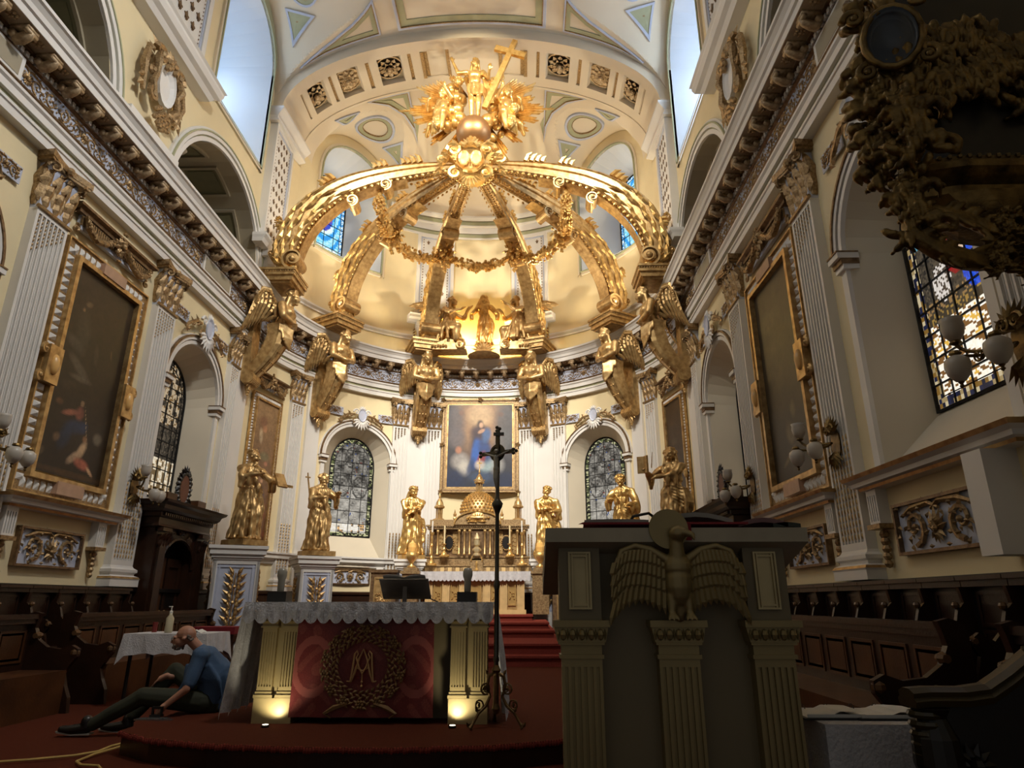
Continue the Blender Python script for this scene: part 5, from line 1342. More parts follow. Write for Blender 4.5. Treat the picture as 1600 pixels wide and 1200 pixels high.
def garland(p0, p1, sag, n=60, seed=0):
    m = M(); q = random.Random(seed); P0, P1 = V(*p0), V(*p1)
    L_ = [P0.lerp(P1, t) - V(0, 0, sag * 4 * t * (1 - t)) for t in [k / 20 for k in range(21)]]
    m.tube(L_, [.05 + .05 * sin(pi * k / 20) for k in range(21)], 7)
    for k in range(n * 4):
        t = q.random(); p = P0.lerp(P1, t) - V(0, 0, sag * 4 * t * (1 - t)); r_ = .07 + .07 * sin(pi * t); a, f = q.uniform(0, 6.28), q.uniform(-1, 1)
        m.ball((p.x + r_ * cos(a), p.y + r_ * sin(a) * .8, p.z + r_ * f), q.uniform(.03, .055), 5)
    return m
def rp(a, rho, z): return (rho * sin(rad(a)), rho * cos(rad(a)), z)
AT = [rp(-93, 2.35, 10.85), rp(-58, 2.85, 10.8), rp(-21.5, 2.9, 10.8), rp(21.5, 2.9, 10.8), rp(58, 2.85, 10.8), rp(93, 2.35, 10.85)]
for k in range(5): obj('garland', garland(AT[k], AT[k + 1], (.3, .42, .42, .42, .3)[k], 60, k), goldb, CR)
# hub: boss, cartouche with scrolls, orb
m = M(); m.lathe([(.1, 11.35), (.3, 11.4), (.42, 11.55), (.5, 11.75), (.72, 11.9), (.66, 12.02), (.45, 12.15), (.3, 12.3)], 22)
for k in range(26):
    a = k * 2 * pi / 26
    for z, r_ in ((11.95, .74), (11.6, .48)): m.ball((r_ * cos(a), r_ * sin(a), z), .07, 6)
for k in range(16): leaf(m, TR(.5 * cos(k * pi / 8), .5 * sin(k * pi / 8), 11.8, rz=k * pi / 8 + pi / 2), .22, .36, .7)
obj('hub', m, goldb, CR)
m = M(); m.lathe([(0, -.02), (.2, 0), (.3, .06), (.33, .1), (.33, 0)], 18, T=TR(0, -1.0, 11.62, rx=pi / 2), sx=1.05, sy=1.05)
for s in (-1, 1):
    spiral(m, s * .42, 11.95, .2, 0 if s > 0 else pi, 1.4, s, .07, -1.0); spiral(m, s * .38, 11.28, .17, pi / 2, 1.3, -s, .06, -1.0); spiral(m, s * .75, 11.85, .18, pi / 2, 1.3, s, .06, -.8)
    m.lathe([(.0, 0), (.12, .02), (.14, .05), (.1, .03)], 12, T=TR(s * .15, -1.08, 11.62, rx=pi / 2), sy=1.6)
    for k in range(8): petal(m, s * (.35 + .05 * k), 12.1 - .1 * k, (0 if s > 0 else pi) + s * (1.0 - .25 * k), .26, .12, -.95, .08)
for k in range(7): petal(m, 0, 11.2, -pi / 2 + (k - 3) * .35, .34, .12, -1.0, .08)
for k in range(9): petal(m, 0, 12.0, pi / 2 + (k - 4) * .3, .34, .12, -1.0, .08)
for k in range(7): m.ball((.09 * cos(k * 2.4), -.85, 12.25 + .03 * k), .06, 6)
m.xf(Matrix.Translation((0, -.9, 11.3)) @ Matrix.Scale(.98, 4) @ Matrix.Translation((0, 1.0, -11.62)))
obj('hub_cartouche', m, goldb, CR)
m = M(); m.lathe([(.45 * sin(pi * i / 24) + .001, -.45 * cos(pi * i / 24)) for i in range(25)], 32, (0, -.2, 12.68)); obj('orb', m, mat('satin_gold_orb', (176, 134, 92), .4, .85, .05, 3), CR, smooth=True)
# figure on the orb with cross, cherubs, clouds and rays: one sculpture group on top of the crown
def christ():
    P = []
    P += [('e', (0, 0, 1.36), (.19, .12, .15)), ('e', (0, 0, 1.18), (.15, .11, .2)), ('e', (0, 0, .97), (.17, .12, .16)), ('c', (-.08, 0, .9), .1, (-.07, -.06, .5), .075), ('c', (-.07, -.06, .5), .07, (-.06, 0, .08), .045),
          ('c', (.08, 0, .9), .1, (.1, -.02, .48), .075), ('c', (.1, -.02, .48), .07, (.1, .02, .08), .045), ('c', (-.06, 0, .06), .045, (-.07, -.13, .03), .035), ('c', (.1, 0, .06), .045, (.12, -.13, .03), .035), ('c', (0, 0, 1.42), .06, (0, 0, 1.58), .05)]
    for k in range(7): P.append(('t', [(-.18, -.05, 1.02 - .03 * k), (0, -.15, .96 - .05 * k), (.2, -.04, 1.02 - .04 * k), (.3, .1, .9 - .05 * k)], [.03, .035, .03, .02]))
    for k in range(6): P.append(('t', [(.18 + .02 * k, .05, 1.4), (.28 + .03 * k, .1, 1.0), (.22 + .05 * k, .12, .6)], [.03, .04, .02]))
    P += [('c', (-.2, 0, 1.44), .07, (-.42, -.05, 1.38), .055), ('c', (-.42, -.05, 1.38), .052, (-.56, -.08, 1.72), .035), ('c', (.2, 0, 1.44), .07, (.34, -.12, 1.18), .055), ('c', (.34, -.12, 1.18), .05, (.38, -.28, 1.28), .035)]
    P += hand((-.57, -.08, 1.75), (-.3, 0, 1), (0, -1, .2)) + hand((.38, -.28, 1.28), (.1, -.4, .8), (0, -1, 0)) + head((0, -.02, 1.70), 0, .2, True, 'long')
    return P
TG = root('risen_figure_group', 'bright gilt figure on an orb with cross, cherubs and rays, topping the crown', 'sculpture', (CX, CY, 0))
o = obj('risen_figure', blob(christ(), .014, 'figure', 1, .004, (.5, 1.2), 18), None, TG, loc=(0, -.2, 13.1)); o.data.materials.append(goldb); o.scale = (1.07,) * 3
m = M(); T_ = Matrix.Translation((.30, -.62, 13.1)) @ Matrix.Rotation(rad(20), 4, 'Y'); m.box(-.07, .07, -.05, .05, 0, 2.3, T=T_); m.box(-.42, .42, -.045, .045, 1.83, 1.99, T=T_); obj('cross', m, goldb, TG)
def cherub(s):
    P = [('e', (0, 0, .5), (.2, .17, .24)), ('e', (0, -.02, .25), (.2, .2, .2)), ('c', (-.1, -.05, .2), .12, (-.2, -.3, .1), .09), ('c', (.12, 0, .2), .12, (.3, -.15, .02), .08), ('c', (.3, -.15, .02), .08, (.5, .0, -.1), .06), ('c', (-.2, -.3, .1), .08, (-.1, -.2, -.25), .06),
         ('c', (-.2, 0, .62), .08, (-.36, -.2, .5), .06), ('c', (-.36, -.2, .5), .06, (-.3, -.38, .66), .045), ('c', (.2, 0, .62), .08, (.34, -.18, .46), .06), ('c', (.34, -.18, .46), .06, (.2, -.36, .5), .045)]
    P += hand((-.3, -.4, .68), (0, -.5, .8), (0, -1, 0), 1.1) + hand((.2, -.38, .5), (-.6, -.3, .4), (0, -1, 0), 1.1) + head((0, -.05, .9), -s * .4, .2, hair='long', r=1.25)
    for k in range(4): P.append(('t', [(-.2 + .05 * k, -.2, .35), (-.1 + .06 * k, -.28, .05), (.0 + .09 * k, -.1, -.2 - .03 * k)], [.04, .05, .03]))
    return P
def wing(m, s, a, L_, n=9, w=.11, up=(0, 0, 1), out=(1, .2, .3)):
    A = V(*a); out = V(*out).normalized(); out.x *= s; up = V(*up)
    m.tube([A, A + out * L_ * .3 + up * L_ * .18, A + out * L_ * .6 + up * L_ * .2, A + out * L_ * .9 + up * L_ * .05], [.05, .06, .05, .03], 6)
    for row in range(2):
        for k in range(n):
            t = k / (n - 1); b = A + out * L_ * t * .9 + up * L_ * .2 * sin(pi * t * .8); d = (out * (.25 + .7 * t) - up * (1 - .5 * t)).normalized(); e = b + d * L_ * (.62 if row == 0 else .35)
            sd = d.cross(V(0, 1, 0)).normalized() * w * .5; mid = b.lerp(e, .6); off = V(0, -.02 - .03 * row, 0)
            m.add([b - sd + off, b + sd + off, mid + sd + off, e + off, mid - sd + off, mid + off * 2], [(0, 1, 5), (1, 2, 5), (2, 3, 5), (3, 4, 5), (4, 0, 5)])
for s in (-1, 1):
    me = blob(cherub(s), .024, 'cherub', 1, .006, (-1, .6), 14, s); o = obj('angel', me, None, TG, loc=(s * .82, .05, 13.15)); me.materials.append(goldb); o.rotation_euler.z = s * .5; o.scale = (s * 1.1 if s < 0 else 1.1, 1.1, 1.1)
m = M(); q = random.Random(9)
for k in range(90):
    a = q.uniform(0, 2 * pi); rr_ = q.uniform(.45, 1.0); x, z = rr_ * cos(a), 13.75 + rr_ * .95 * sin(a)
    if abs(x) < .3 and z > 13.1: continue
    m.ball((x, .25 + q.uniform(-.2, .15), z), q.uniform(.10, .2), 8)
obj('cloud', m, goldb, TG, smooth=True)
hm = blob(head((0, 0, 0), 0, 0, r=1.3), .02, 'cherub_head', 1); hm.materials.append(goldb)
for x, z in ((-.95, 13.0), (.95, 13.0), (-.45, 14.35), (.5, 14.3), (1.05, 13.45)): obj('cherub_head', hm, None, TG, loc=(x, -.15, z))
cz = 13.95
for k, (a, L_, n) in enumerate([(0, 2.15, 5), (14, 1.75, 3), (27, 1.95, 4), (42, 1.6, 3), (58, 1.5, 3), (122, 1.5, 3), (138, 1.6, 3), (153, 1.95, 4), (166, 1.75, 3), (180, 2.15, 5), (-13, 1.85, 3), (-27, 1.7, 3), (-42, 1.75, 4), (-62, 1.95, 5), (-78, 1.7, 4), (-102, 1.7, 4), (-118, 1.95, 5), (-138, 1.75, 4), (-153, 1.7, 3), (-167, 1.85, 3), (90, 1.2, 3), (75, 1.3, 3), (105, 1.3, 3), (7, 1.6, 3), (-7, 1.6, 3), (173, 1.6, 3), (187, 1.6, 3), (-20, 1.5, 3), (200, 1.5, 3), (21, 1.5, 3), (159, 1.5, 3), (34, 1.7, 3), (146, 1.7, 3)]):
    for i in range(n):
        aa = rad(a + (i - (n - 1) / 2) * 2.6); l = L_ * (1 - .09 * abs(i - (n - 1) / 2) - .05 * (i % 2)); c, s = cos(aa), sin(aa); w = .034
        m = M(); P = lambda u, v, y: (u * c - v * s, y, cz + u * s + v * c)
        m.add([P(.5, -w * .5, .42), P(.5, w * .5, .42), P(l * .97, w, .42), P(l, 0, .42), P(l * .97, -w, .42), P(.5, 0, .34), P(l, 0, .38)], [(0, 5, 6, 4), (1, 2, 6, 5), (2, 3, 6), (3, 4, 6), (0, 4, 3, 2, 1)])
        obj('ray', m, goldb, TG)
# ================================================================== figure and kneeling angels on the apse cornice
loc = (.12, 18.82, 8.3)
r1, b = statue('standing_madonna', 'gilt standing veiled figure with lowered open hands, lit from behind, above the altarpiece', robed(8, (-.34, -.22, 1.08), (.34, -.22, 1.08), hy=.3, ht=.3, hair='veil', sway=.05), (.12, 18.8, 8.62), 0, .93, goldb, 8, base=False)
m = M(); m.lathe([(.5, 0), (.42, .06), (.2, .16), (.17, .26), (.22, .3), (.22, .34)], 18, (0, 0, -.34))
for k in range(9): petal(m, 0, -.3, pi / 2 + (k - 4) * .32, .4, .1, -.3, .04)
obj('pedestal', m, gold, r1)
def kneeler(s):
    P = [('e', (0, -.02, .75), (.17, .14, .2)), ('e', (0, .02, .5), (.2, .2, .2)), ('c', (-.1, -.02, .42), .14, (-.14, -.36, .36), .11), ('c', (-.14, -.36, .36), .1, (-.14, -.3, .06), .08), ('c', (.1, 0, .42), .14, (.12, -.2, .12), .12), ('c', (.12, -.2, .12), .1, (.12, .35, .06), .08),
         ('c', (-.19, 0, .88), .08, (-.3, -.22, .72), .06), ('c', (-.3, -.22, .72), .055, (-.1, -.42, .82), .04), ('c', (.19, 0, .88), .08, (.3, -.24, .74), .06), ('c', (.3, -.24, .74), .055, (.18, -.44, .92), .04)]
    P += hand((-.1, -.44, .83), (.2, -.9, .3), (0, -.2, 1)) + hand((.18, -.46, .93), (0, -.8, .5), (0, -.2, 1)) + head((0, -.1, 1.12), 0, -.1, hair='long', r=1.05)
    for k in range(12): a = k * .52; P.append(('t', [(.15 * cos(a), .12 * sin(a), .7), (.24 * cos(a), .24 * sin(a), .35), (.3 * cos(a), .34 * sin(a), .04)], [.02, .04, .04]))
    return P
kme = blob(kneeler(1), .018, 'kneeling_angel', 1, .008, (-1, .9), 20); kme.materials.append(gold)
for s, nm in ((-1, 'left'), (1, 'right')):
    r = root('kneeling_angel', 'gilt kneeling angel on a scroll, %s of the backlit standing figure' % nm, 'statue', (.12 + s * 1.06, 18.45, 8.55), s * -rad(62), 'pair of kneeling angels'); r.scale = (1.22,) * 3
    obj('figure', kme, None, r)
    m = M(); wing(m, 1, (.1, .15, .85), .6, out=(.5, .8, .3)); wing(m, -1, (-.1, .15, .85), .6, out=(.5, .8, .3)); obj('wing', m, gold, r)
    c = root('cornice_scroll', 'gilt scroll pedestal on the cornice under the %s kneeling angel' % nm, 'scroll', (.12 + s * 1.0, 18.45, 8.3), 0, 'pair of gilt scrolls')
    m = M(); A = [(-.5, 0), (.5, 0), (.5, .06), (.3, .1), (.1, .3), (-.1, .34), (-.35, .22), (-.5, .1)]
    m.prism([(-s * x, z) for x, z in A], -.25, .3); obj('scroll_block', m, gold, c)
    m = M(); spiral(m, -s * .32, .14, .17, pi / 2, 1.6, s, .05, -.3)
    for k in range(6): m.ball((s * (.1 + .08 * k), -.3, .08 + .02 * (k % 2)), .045, 5)
    obj('scroll_foliage', m, gold, c)
# ================================================================== floor, dais, steps
m = M(); pl = [(-R, -1.5), (R, -1.5), (R, YC)] + [(R * cos(rad(a)), YC + R * sin(rad(a))) for a in range(5, 180, 5)] + [(-R, YC)]
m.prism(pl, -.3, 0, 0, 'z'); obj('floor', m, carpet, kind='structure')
dais = [(-1.93, 5.9), (-1.55, 5.62), (-1.0, 5.42), (-.3, 5.32), (.4, 5.3), (1.1, 5.42), (1.8, 5.72), (2.3, 6.2), (2.5, 7.0), (2.5, 11.45), (-1.98, 11.45)]
m = M(); m.prism(dais, 0.001, FL - .02, 1, 'z'); dd = inset(dais, -.025); m.prism(dd, FL - .03, FL, 0, 'z'); obj('floor_dais', m, [carpet, wood], kind='structure')
fr = M()
for i in range(8):
    a, b = V(*dd[i]), V(*dd[i + 1]); n = int((b - a).length / .022)
    for k in range(n): p = a.lerp(b, (k + .5) / n); fr.ball((p.x, p.y, FL - .018 + rnd.uniform(-.006, .006)), (.014, .014, .022), 4)
obj('carpet_fringe', fr, stepc, [o for o in col.objects if o.name == 'floor_dais'][0], kind='stuff')
# sanctuary platform and altar steps
m = M(); pl = [(-R + .05, YC), (-R + .05, 11.45), (R - .05, 11.45), (R - .05, YC)] + [((R - .05) * cos(rad(a)), YC + (R - .05) * sin(rad(a))) for a in range(5, 180, 5)]
m.prism(pl, 0.002, FL, 0, 'z'); fs = obj('floor_sanctuary', m, [carpet], kind='structure')
for i, (y, hx, z0, z1, cx) in enumerate(((11.45, 2.0, FL, .335, .0), (11.8, 1.96, .335, .5, .0), (13.65, 1.9, .5, .63, .0), (14.6, 1.82, .63, .75, .0), (15.9, 1.5, .75, .87, .0))):
    m = M(); m.box(cx - hx, cx + hx, y, 18.9 - .12 * i if i < 2 else 18.3, z0, z1 - .03); m.box(cx - hx - .02, cx + hx + .02, y - .03, 18.9 - .12 * i if i < 2 else 18.3, z1 - .035, z1)
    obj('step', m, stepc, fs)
# ================================================================== high altar
AX = .08; Z0 = .87
def T2(r, name, m, mt, **k): return obj(name, m, mt, r, **k)
ha = root('high_altar_table', 'carved gilded altar table under a lace cloth at the top of the red steps', 'altar', (AX, 17.15, Z0))
m = M(); m.box(-1.28, 1.28, 0, .6, 0, .1); m.box(-1.2, 1.2, .06, .55, .1, .9, 1); m.box(-1.34, 1.34, -.03, .62, .94, 1.0); m.box(-1.26, 1.26, .02, .6, .9, .94, 1); T2(ha, 'table_body', m, [mat('altar_cream', (206, 176, 122), .5), gold])
for x in (-1.15, -.72, -.3, .3, .72, 1.15):
    m = M(); us = list(np.linspace(-.09, .09, 8)); m.relief(us, [.1, .16, .84, .9], lambda i, j: .05 if (i % 2 == 0 or j != 1) else .03, lambda u, v, d: (x + u, .06 - d, v)); T2(ha, 'fluted_pilaster', m, MATS['altar_cream'])
for x in (-.93, -.51, 0, .51, .93):
    m = M(); w_ = .1 if x else .16; us = [-w_, -w_ + .03, w_ - .03, w_]; m.relief(us, [.2, .23, .78, .81], lambda i, j: .03 if (i != 1 or j != 1) else .01, lambda u, v, d: (x + u, .06 - d, v))
    for k in range(8): petal(m, x + .03 * cos(k * .8), .36 + .05 * (k % 4), k * .8, .06, .03, .04, .02)
    T2(ha, 'gilt_panel', m, mat('soft_gilt', (186, 152, 92), .45, .4) if 'soft_gilt' not in MATS else MATS['soft_gilt'])
cl = M(); n = 56; x0, x1 = -1.40, 1.40
rows = []
for z in (1.02, 1.015):
    pass
top = [(x0 + (x1 - x0) * i / n, y, 1.012) for i in range(0)]
cl.box(x0, x1, -.07, .5, 1.0, 1.015)
A = []; B = []
for i in range(n * 4 + 1):
    x = x0 + (x1 - x0) * i / (n * 4); A.append((x, -.075 - .006 * sin(i * .5), 1.012)); B.append((x, -.085 - .012 * sin(i * .35), 1.012 - .2 - .035 * abs(sin(pi * i / 8))))
cl.grid([A, B])
cl.grid([[(x1, -.08, 1.01), (x1, .45, 1.01)], [(x1 + .02, -.08, .06), (x1 + .02, .45, .06)]]); cl.grid([[(x0, -.08, 1.01), (x0, .45, 1.01)], [(x0 - .02, -.08, .5), (x0 - .02, .45, .5)]])
tag(obj('altar_cloth', cl, lace, None, loc=(AX, 17.15, Z0)), 'white lace cloth with scalloped edge on the far high altar', 'tablecloth')
tb = root('domed_tabernacle', 'gilded tabernacle like a domed church facade behind the high altar', 'tabernacle', (AX, 17.75, Z0))
m = M()
for hx, y, z0, z1 in ((1.42, -.02, .98, 1.2), (1.36, .08, 1.2, 1.42)):
    m.box(-hx, hx, y, .7, z0, z1 - .03); m.box(-hx - .03, hx + .03, y - .03, .7, z1 - .03, z1)
for x in np.arange(-1.3, 1.31, .2):
    if abs(x) > .2: m.box(x - .05, x + .05, -.035, 0, 1.03, 1.14, 1)
T2(tb, 'gradine', m, [agold, MATS['altar_cream']])
m = M(); m.box(-1.3, 1.3, .22, .7, 1.42, 2.15); m.box(-.42, .42, .12, .3, 1.42, 2.15); T2(tb, 'facade_wall', m, bronze)
m = M(); m.box(-1.34, 1.34, .06, .7, 2.13, 2.17); m.box(-1.38, 1.38, .02, .7, 2.2, 2.24); m.box(-1.3, 1.3, .1, .7, 2.17, 2.2)
m.box(-1.28, 1.28, .1, .7, 2.24, 2.38); 
for k in range(44): m.box(-1.29 + .06 * k, -1.26 + .06 * k, .03, .08, 2.17, 2.2)
T2(tb, 'cornice', m, agold)
m = M(); pts = [(.62 * cos(pi * i / 20), 2.24 + .34 * sin(pi * i / 20)) for i in range(21)]; m.prism(pts, -.02, .2); T2(tb, 'pediment', m, agold)
m = M(); 
for i in range(20):
    a, b = pi * i / 20, pi * (i + 1) / 20; m.tube([(.62 * cos(a), -.04, 2.24 + .34 * sin(a)), (.62 * cos(b), -.04, 2.24 + .34 * sin(b))], .022, 5)
for k in range(11): petal(m, 0, 2.32, pi * k / 10, .26, .06, -.04, .03)
for k in range(12): m.ball((rnd.uniform(-.3, .3), -.05, 2.34 + rnd.uniform(-.05, .12)), .03, 5)
T2(tb, 'pediment_ornament', m, goldb)
cm = M(); cm.lathe([(.045, 0), (.045, .04), (.028, .06), (.024, .56), (.03, .58), (.045, .6), (.045, .66)], 8)
cme_ = cm.mesh('column', [gold], True)
for x in (-1.24, -1.06, -.88, -.48, -.34, -.2, .2, .34, .48, .88, 1.06, 1.24): obj('column', cme_, None, tb, loc=(x, .1 if abs(x) > .5 else .02, 1.45))
for x in (-.97, .97, -.58, .58):
    m = M(); m.box(x - .09, x + .09, .2, .23, 1.5, 2.08); 
    for k in range(10): petal(m, x, 1.58 + .05 * k, (k % 2) * pi + .5, .07, .04, .2, .02)
    T2(tb, 'relief_panel', m, gold)
for x in (-.76, .76):
    m = M(); m.lathe([(0, .0), (.105, 0), (.105, .03), (0, .03)], 20, T=TR(x, .2, 1.78, rx=pi / 2), sy=1.55, mi=0)
    for k in range(20): m.ball((x + .12 * cos(k * .314), .17, 1.78 + .185 * sin(k * .314)), .02, 5, 1)
    T2(tb, 'dark_oval_niche', m, [black, gold])
m = M(); m.box(-.16, .16, -.08, 0, 1.0, 1.36); m.prism([(.13 * cos(pi * i / 12), 1.32 + .16 * sin(pi * i / 12)) for i in range(13)], -.08, 0); 
for k in range(17):
    a = pi * k / 16; m.ball((.14 * cos(a), -.09, 1.3 + .18 * sin(a)), .018, 5, 1)
m.lathe([(.03, 0), (.05, .03), (.02, .08), (.03, .2), (.01, .26)], 8, (0, -.1, 1.05), 1); T2(tb, 'tabernacle_door', m, [agold, goldb])
m = M(); m.lathe([(.54, 2.38), (.56, 2.42), (.5, 2.46), (.5, 2.6)] + [(.5 * cos(pi * i / 20), 2.6 + .56 * sin(pi * i / 20)) for i in range(1, 9)] + [(.14, 3.12)], 28, (0, .45, 0)); T2(tb, 'dome', m, gold, smooth=True)
m = M()
for i in range(10):
    f = pi * i / 20; rr_, zz = .5 * cos(f), 2.62 + .56 * sin(f)
    for k in range(28): a = 2 * pi * (k + .5 * (i % 2)) / 28; m.ball((rr_ * cos(a), .45 + rr_ * sin(a), zz), .028 * cos(f) + .008, 4)
T2(tb, 'dome_scales', m, goldb, kind='stuff')
def lantern(x, y, z, s, n=8):
    m = M(); m.lathe([(.16 * s, 0), (.17 * s, .06 * s), (.13 * s, .08 * s)], 12, (x, y, z))
    for k in range(n): a = 2 * pi * (k + .5) / n; m.tube([(x + .1 * s * cos(a), y + .1 * s * sin(a), z + .08 * s), (x + .1 * s * cos(a), y + .1 * s * sin(a), z + .4 * s)], .018 * s, 5)
    m.lathe([(.06 * s, 0), (.06 * s, .34 * s)], 8, (x, y, z + .07 * s)); m.lathe([(.14 * s, .4 * s), (.17 * s, .42 * s), (.17 * s, .46 * s), (.13 * s, .5 * s), (.11 * s, .6 * s), (.05 * s, .7 * s), (.02 * s, .74 * s), (.035 * s, .78 * s), (.03 * s, .82 * s), (0.005, .9 * s)], 14, (x, y, z))
    return m
m = lantern(0, .45, 3.08, .82); m.box(-.012, .012, .44, .46, 3.75, 4.12); m.box(-.07, .07, .44, .46, 3.97, 4.0)
for k in range(8): a = 2 * pi * k / 8; m.ball((.14 * cos(a), .45 + .14 * sin(a), 3.5), .02, 4)
T2(tb, 'lantern', m, gold)
for s in (-1, 1):
    m = lantern(s * 1.08, .4, 2.38, .85, 6); m.box(s * 1.08 - .15, s * 1.08 + .15, .25, .55, 2.38, 2.42); T2(tb, 'turret', m, gold)
    m = M(); m.ball((s * .64, .3, 2.44), .05, 6); m.lathe([(.03, 0), (.05, .06), (.02, .12), (.005, .2)], 8, (s * .64, .3, 2.48)); T2(tb, 'finial', m, gold)
m = M(); m.lathe([(.09, 0), (.11, .03), (.07, .08), (.12, .14), (.12, .18), (.05, .24), (.09, .28), (.08, .42), (.1, .44), (.03, .56), (.01, .6)], 12)
r = obj('reliquary', m, [mat('pale_gilt_silver', (214, 196, 156), .35, .7)], None, 'small pale gilt reliquary with crown top in the centre of the tabernacle niche', 'reliquary', smooth=False, loc=(AX, 17.66, Z0 + 1.42))
def candlestick(x, y, z, h, hc, nm, cc):
    r = root('candlestick', nm, 'candlestick', (x, y, z), 0, 'altar candlesticks')
    m = M(); m.lathe([(.12, 0), (.13, .03), (.08, .06), (.07, .1), (.03, .15), (.045, .2), (.025, .25), (.02, h * .55), (.04, h * .6), (.022, h * .66), (.022, h * .9), (.05, h * .94), (.06, h)], 10)
    for k in range(3): m.ball((.1 * cos(k * 2.1), .1 * sin(k * 2.1), .03), .04, 5)
    T2(r, 'stick', m, goldb); m = M(); m.lathe([(.022, 0), (.022, hc), (.004, hc + .02)], 8, (0, 0, h)); T2(r, 'candle', m, cc)
ivory = mat('ivory_wax', (232, 214, 168), .5)
wax = mat('white_wax', (226, 222, 212), .5)
candlestick(AX - 1.18, 17.65, 2.05, .85, .28, 'tall candlestick with white candle at the left end of the tabernacle', wax); candlestick(AX + 1.18, 17.65, 2.05, .85, .28, 'tall candlestick with white candle at the right end of the tabernacle', wax)
candlestick(AX - .86, 17.7, 2.27, .34, .45, 'shorter candlestick with yellow candle left of the tabernacle centre', ivory); candlestick(AX + .86, 17.7, 2.27, .34, .45, 'shorter candlestick with yellow candle right of the tabernacle centre', ivory)
for s, x in ((-1, -1.52), (1, 1.72)):
    r = root('sanctuary_lamp', 'gilt urn lamp on a stand, %s of the high altar' % ('left' if s < 0 else 'right'), 'lamp', (x, 17.1, Z0), 0, 'pair of gilt urn lamps')
    m = M(); m.box(-.2, .2, -.18, .18, 0, .95); m.box(-.24, .24, -.22, .22, .95, 1.02); m.box(-.17, .17, -.15, .15, 1.02, 1.1); T2(r, 'stand', m, agold)
    m = M(); m.lathe([(.1, 1.1), (.12, 1.13), (.04, 1.18), (.05, 1.22), (.15, 1.34), (.17, 1.42), (.13, 1.46), (.12, 1.5)], 14); T2(r, 'urn', m, goldb, smooth=True)
    m = M(); m.lathe([(.1, 1.5), (.11, 1.6), (.09, 1.7), (.05, 1.72), (.02, 1.78)], 12); T2(r, 'glass_chimney', m, mat('amber_glass', (240, 190, 110), .2) if 'amber_glass' not in MATS else MATS['amber_glass'])
for s, nm in ((-1, 'left'), (1, 'right')):
    r = root('side_cabinet', 'carved brown gilt cabinet with framed panel beside the high altar, %s' % nm, 'cabinet', (AX + s * 2.25, 16.9, .5), 0, 'side cabinets of the high altar')
    m = M(); m.box(-.32, .32, 0, .4, 0, 1.35); m.box(-.36, .36, -.04, .42, 1.35, 1.42); T2(r, 'body', m, bronze); m = M(); m.relief([-.22, -.18, .18, .22], [.2, .24, 1.2, 1.24], lambda i, j: .03 if (i != 1 or j != 1) else .01, lambda u, v, d: (u, -d, v)); m.join(rinceau(.3, .3, .014, -.02, 5), TR(0, 0, .7)); T2(r, 'panel', m, gold)
# ================================================================== front altar
fa = root('front_altar', 'altar table on paired fluted gilt columns, lit from below', 'altar', (0.0, 6.25, FL))
alg = mat('altar_satin_gold', (176, 158, 112), .4, .35, .06)
for sx in (-1, 1):
    c = sx * .85 - .0
    m = M(); m.box(c - .17, c + .17, .0, .3, 0, .2); 
    for e, z0, z1 in ((.0, .2, .215), (.015, .215, .24)): pass
    T2(fa, 'plinth', m, alg)
    m = M(); m.box(c - .05, c + .05, .06, .26, .2, .86); T2(fa, 'back_post', m, alg)
    for q in (-1, 1):
        x = c + q * .095
        m = M(); us = [x - .066 + .012 * k for k in range(12)]; m.relief(us, [.27, .29, .74, .76], lambda i, j: .13 if (i % 2 == 0 or j != 1) else .118, lambda u, v, d: (u, .13 - d + .02, v), base=-.1)
        for e, z0, z1 in ((.018, .2, .225), (.008, .225, .25), (.0, .25, .27), (.0, .76, .775), (.014, .775, .79)): m.box(x - .066 - e, x + .066 + e, .02 - e, .25, z0, z1)
        T2(fa, 'fluted_column', m, alg)
        m = M(); m.box(x - .07, x + .07, .01, .25, .79, .82); m.box(x - .088, x + .088, -.01, .25, .845, .87)
        for k in range(7): m.ball((x - .06 + .02 * k, .0, .832), (.01, .012, .012), 5)
        m.box(x - .078, x + .078, .004, .25, .82, .845); T2(fa, 'capital', m, alg)
m = M(); m.box(-1.1, 1.02, -.03, .75, .9, .985); m.box(-.95, .95, .3, .6, .0, .9, 1); T2(fa, 'table_top', m, [wood, drabp])
m = M(); n = 150; A = []; B = []
x0, x1 = -1.17, 1.07
m.box(x0, x1, -.06, .78, .985, .995)
for i in range(n + 1):
    x = x0 + (x1 - x0) * i / n; ph = (x - x0) / .112; sc_ = abs(sin(pi * ph)); A.append((x, -.062 - .004 * sin(ph * 6), .992)); B.append((x, -.075 - .012 * sin(ph * 2 * pi), .992 - .125 - .055 * sc_ ** .7))
mid = [(a[0], (a[1] + b[1]) / 2 - .006 * sin(i * .26), .93) for i, (a, b) in enumerate(zip(A, B))]
m.grid([A, mid, B])
n = 24
for xx, sg in ((x0, -1), (x1, 1)):
    A = [(xx, -.06 + .84 * i / n, .99) for i in range(n + 1)]; B = [(xx + sg * (.06 + .02 * sin(i * 1.1)), -.06 + .84 * i / n, .5) for i in range(n + 1)]; C = [(xx + sg * (.1 + .03 * sin(i * 1.1 + .5)), -.05 + .82 * i / n, .03 + (.05 if i % 6 else 0)) for i in range(n + 1)]; m.grid([A, B, C])
lc = mat('grey_lace', (200, 200, 204), .85, var=.12, scale=20, bump=.5, bscale=60)
ac = obj('altar_cloth', m, lc, None, 'greyish white lace cloth with pointed scallops over the front altar', 'tablecloth', loc=(0, 6.25, FL))
m = M()
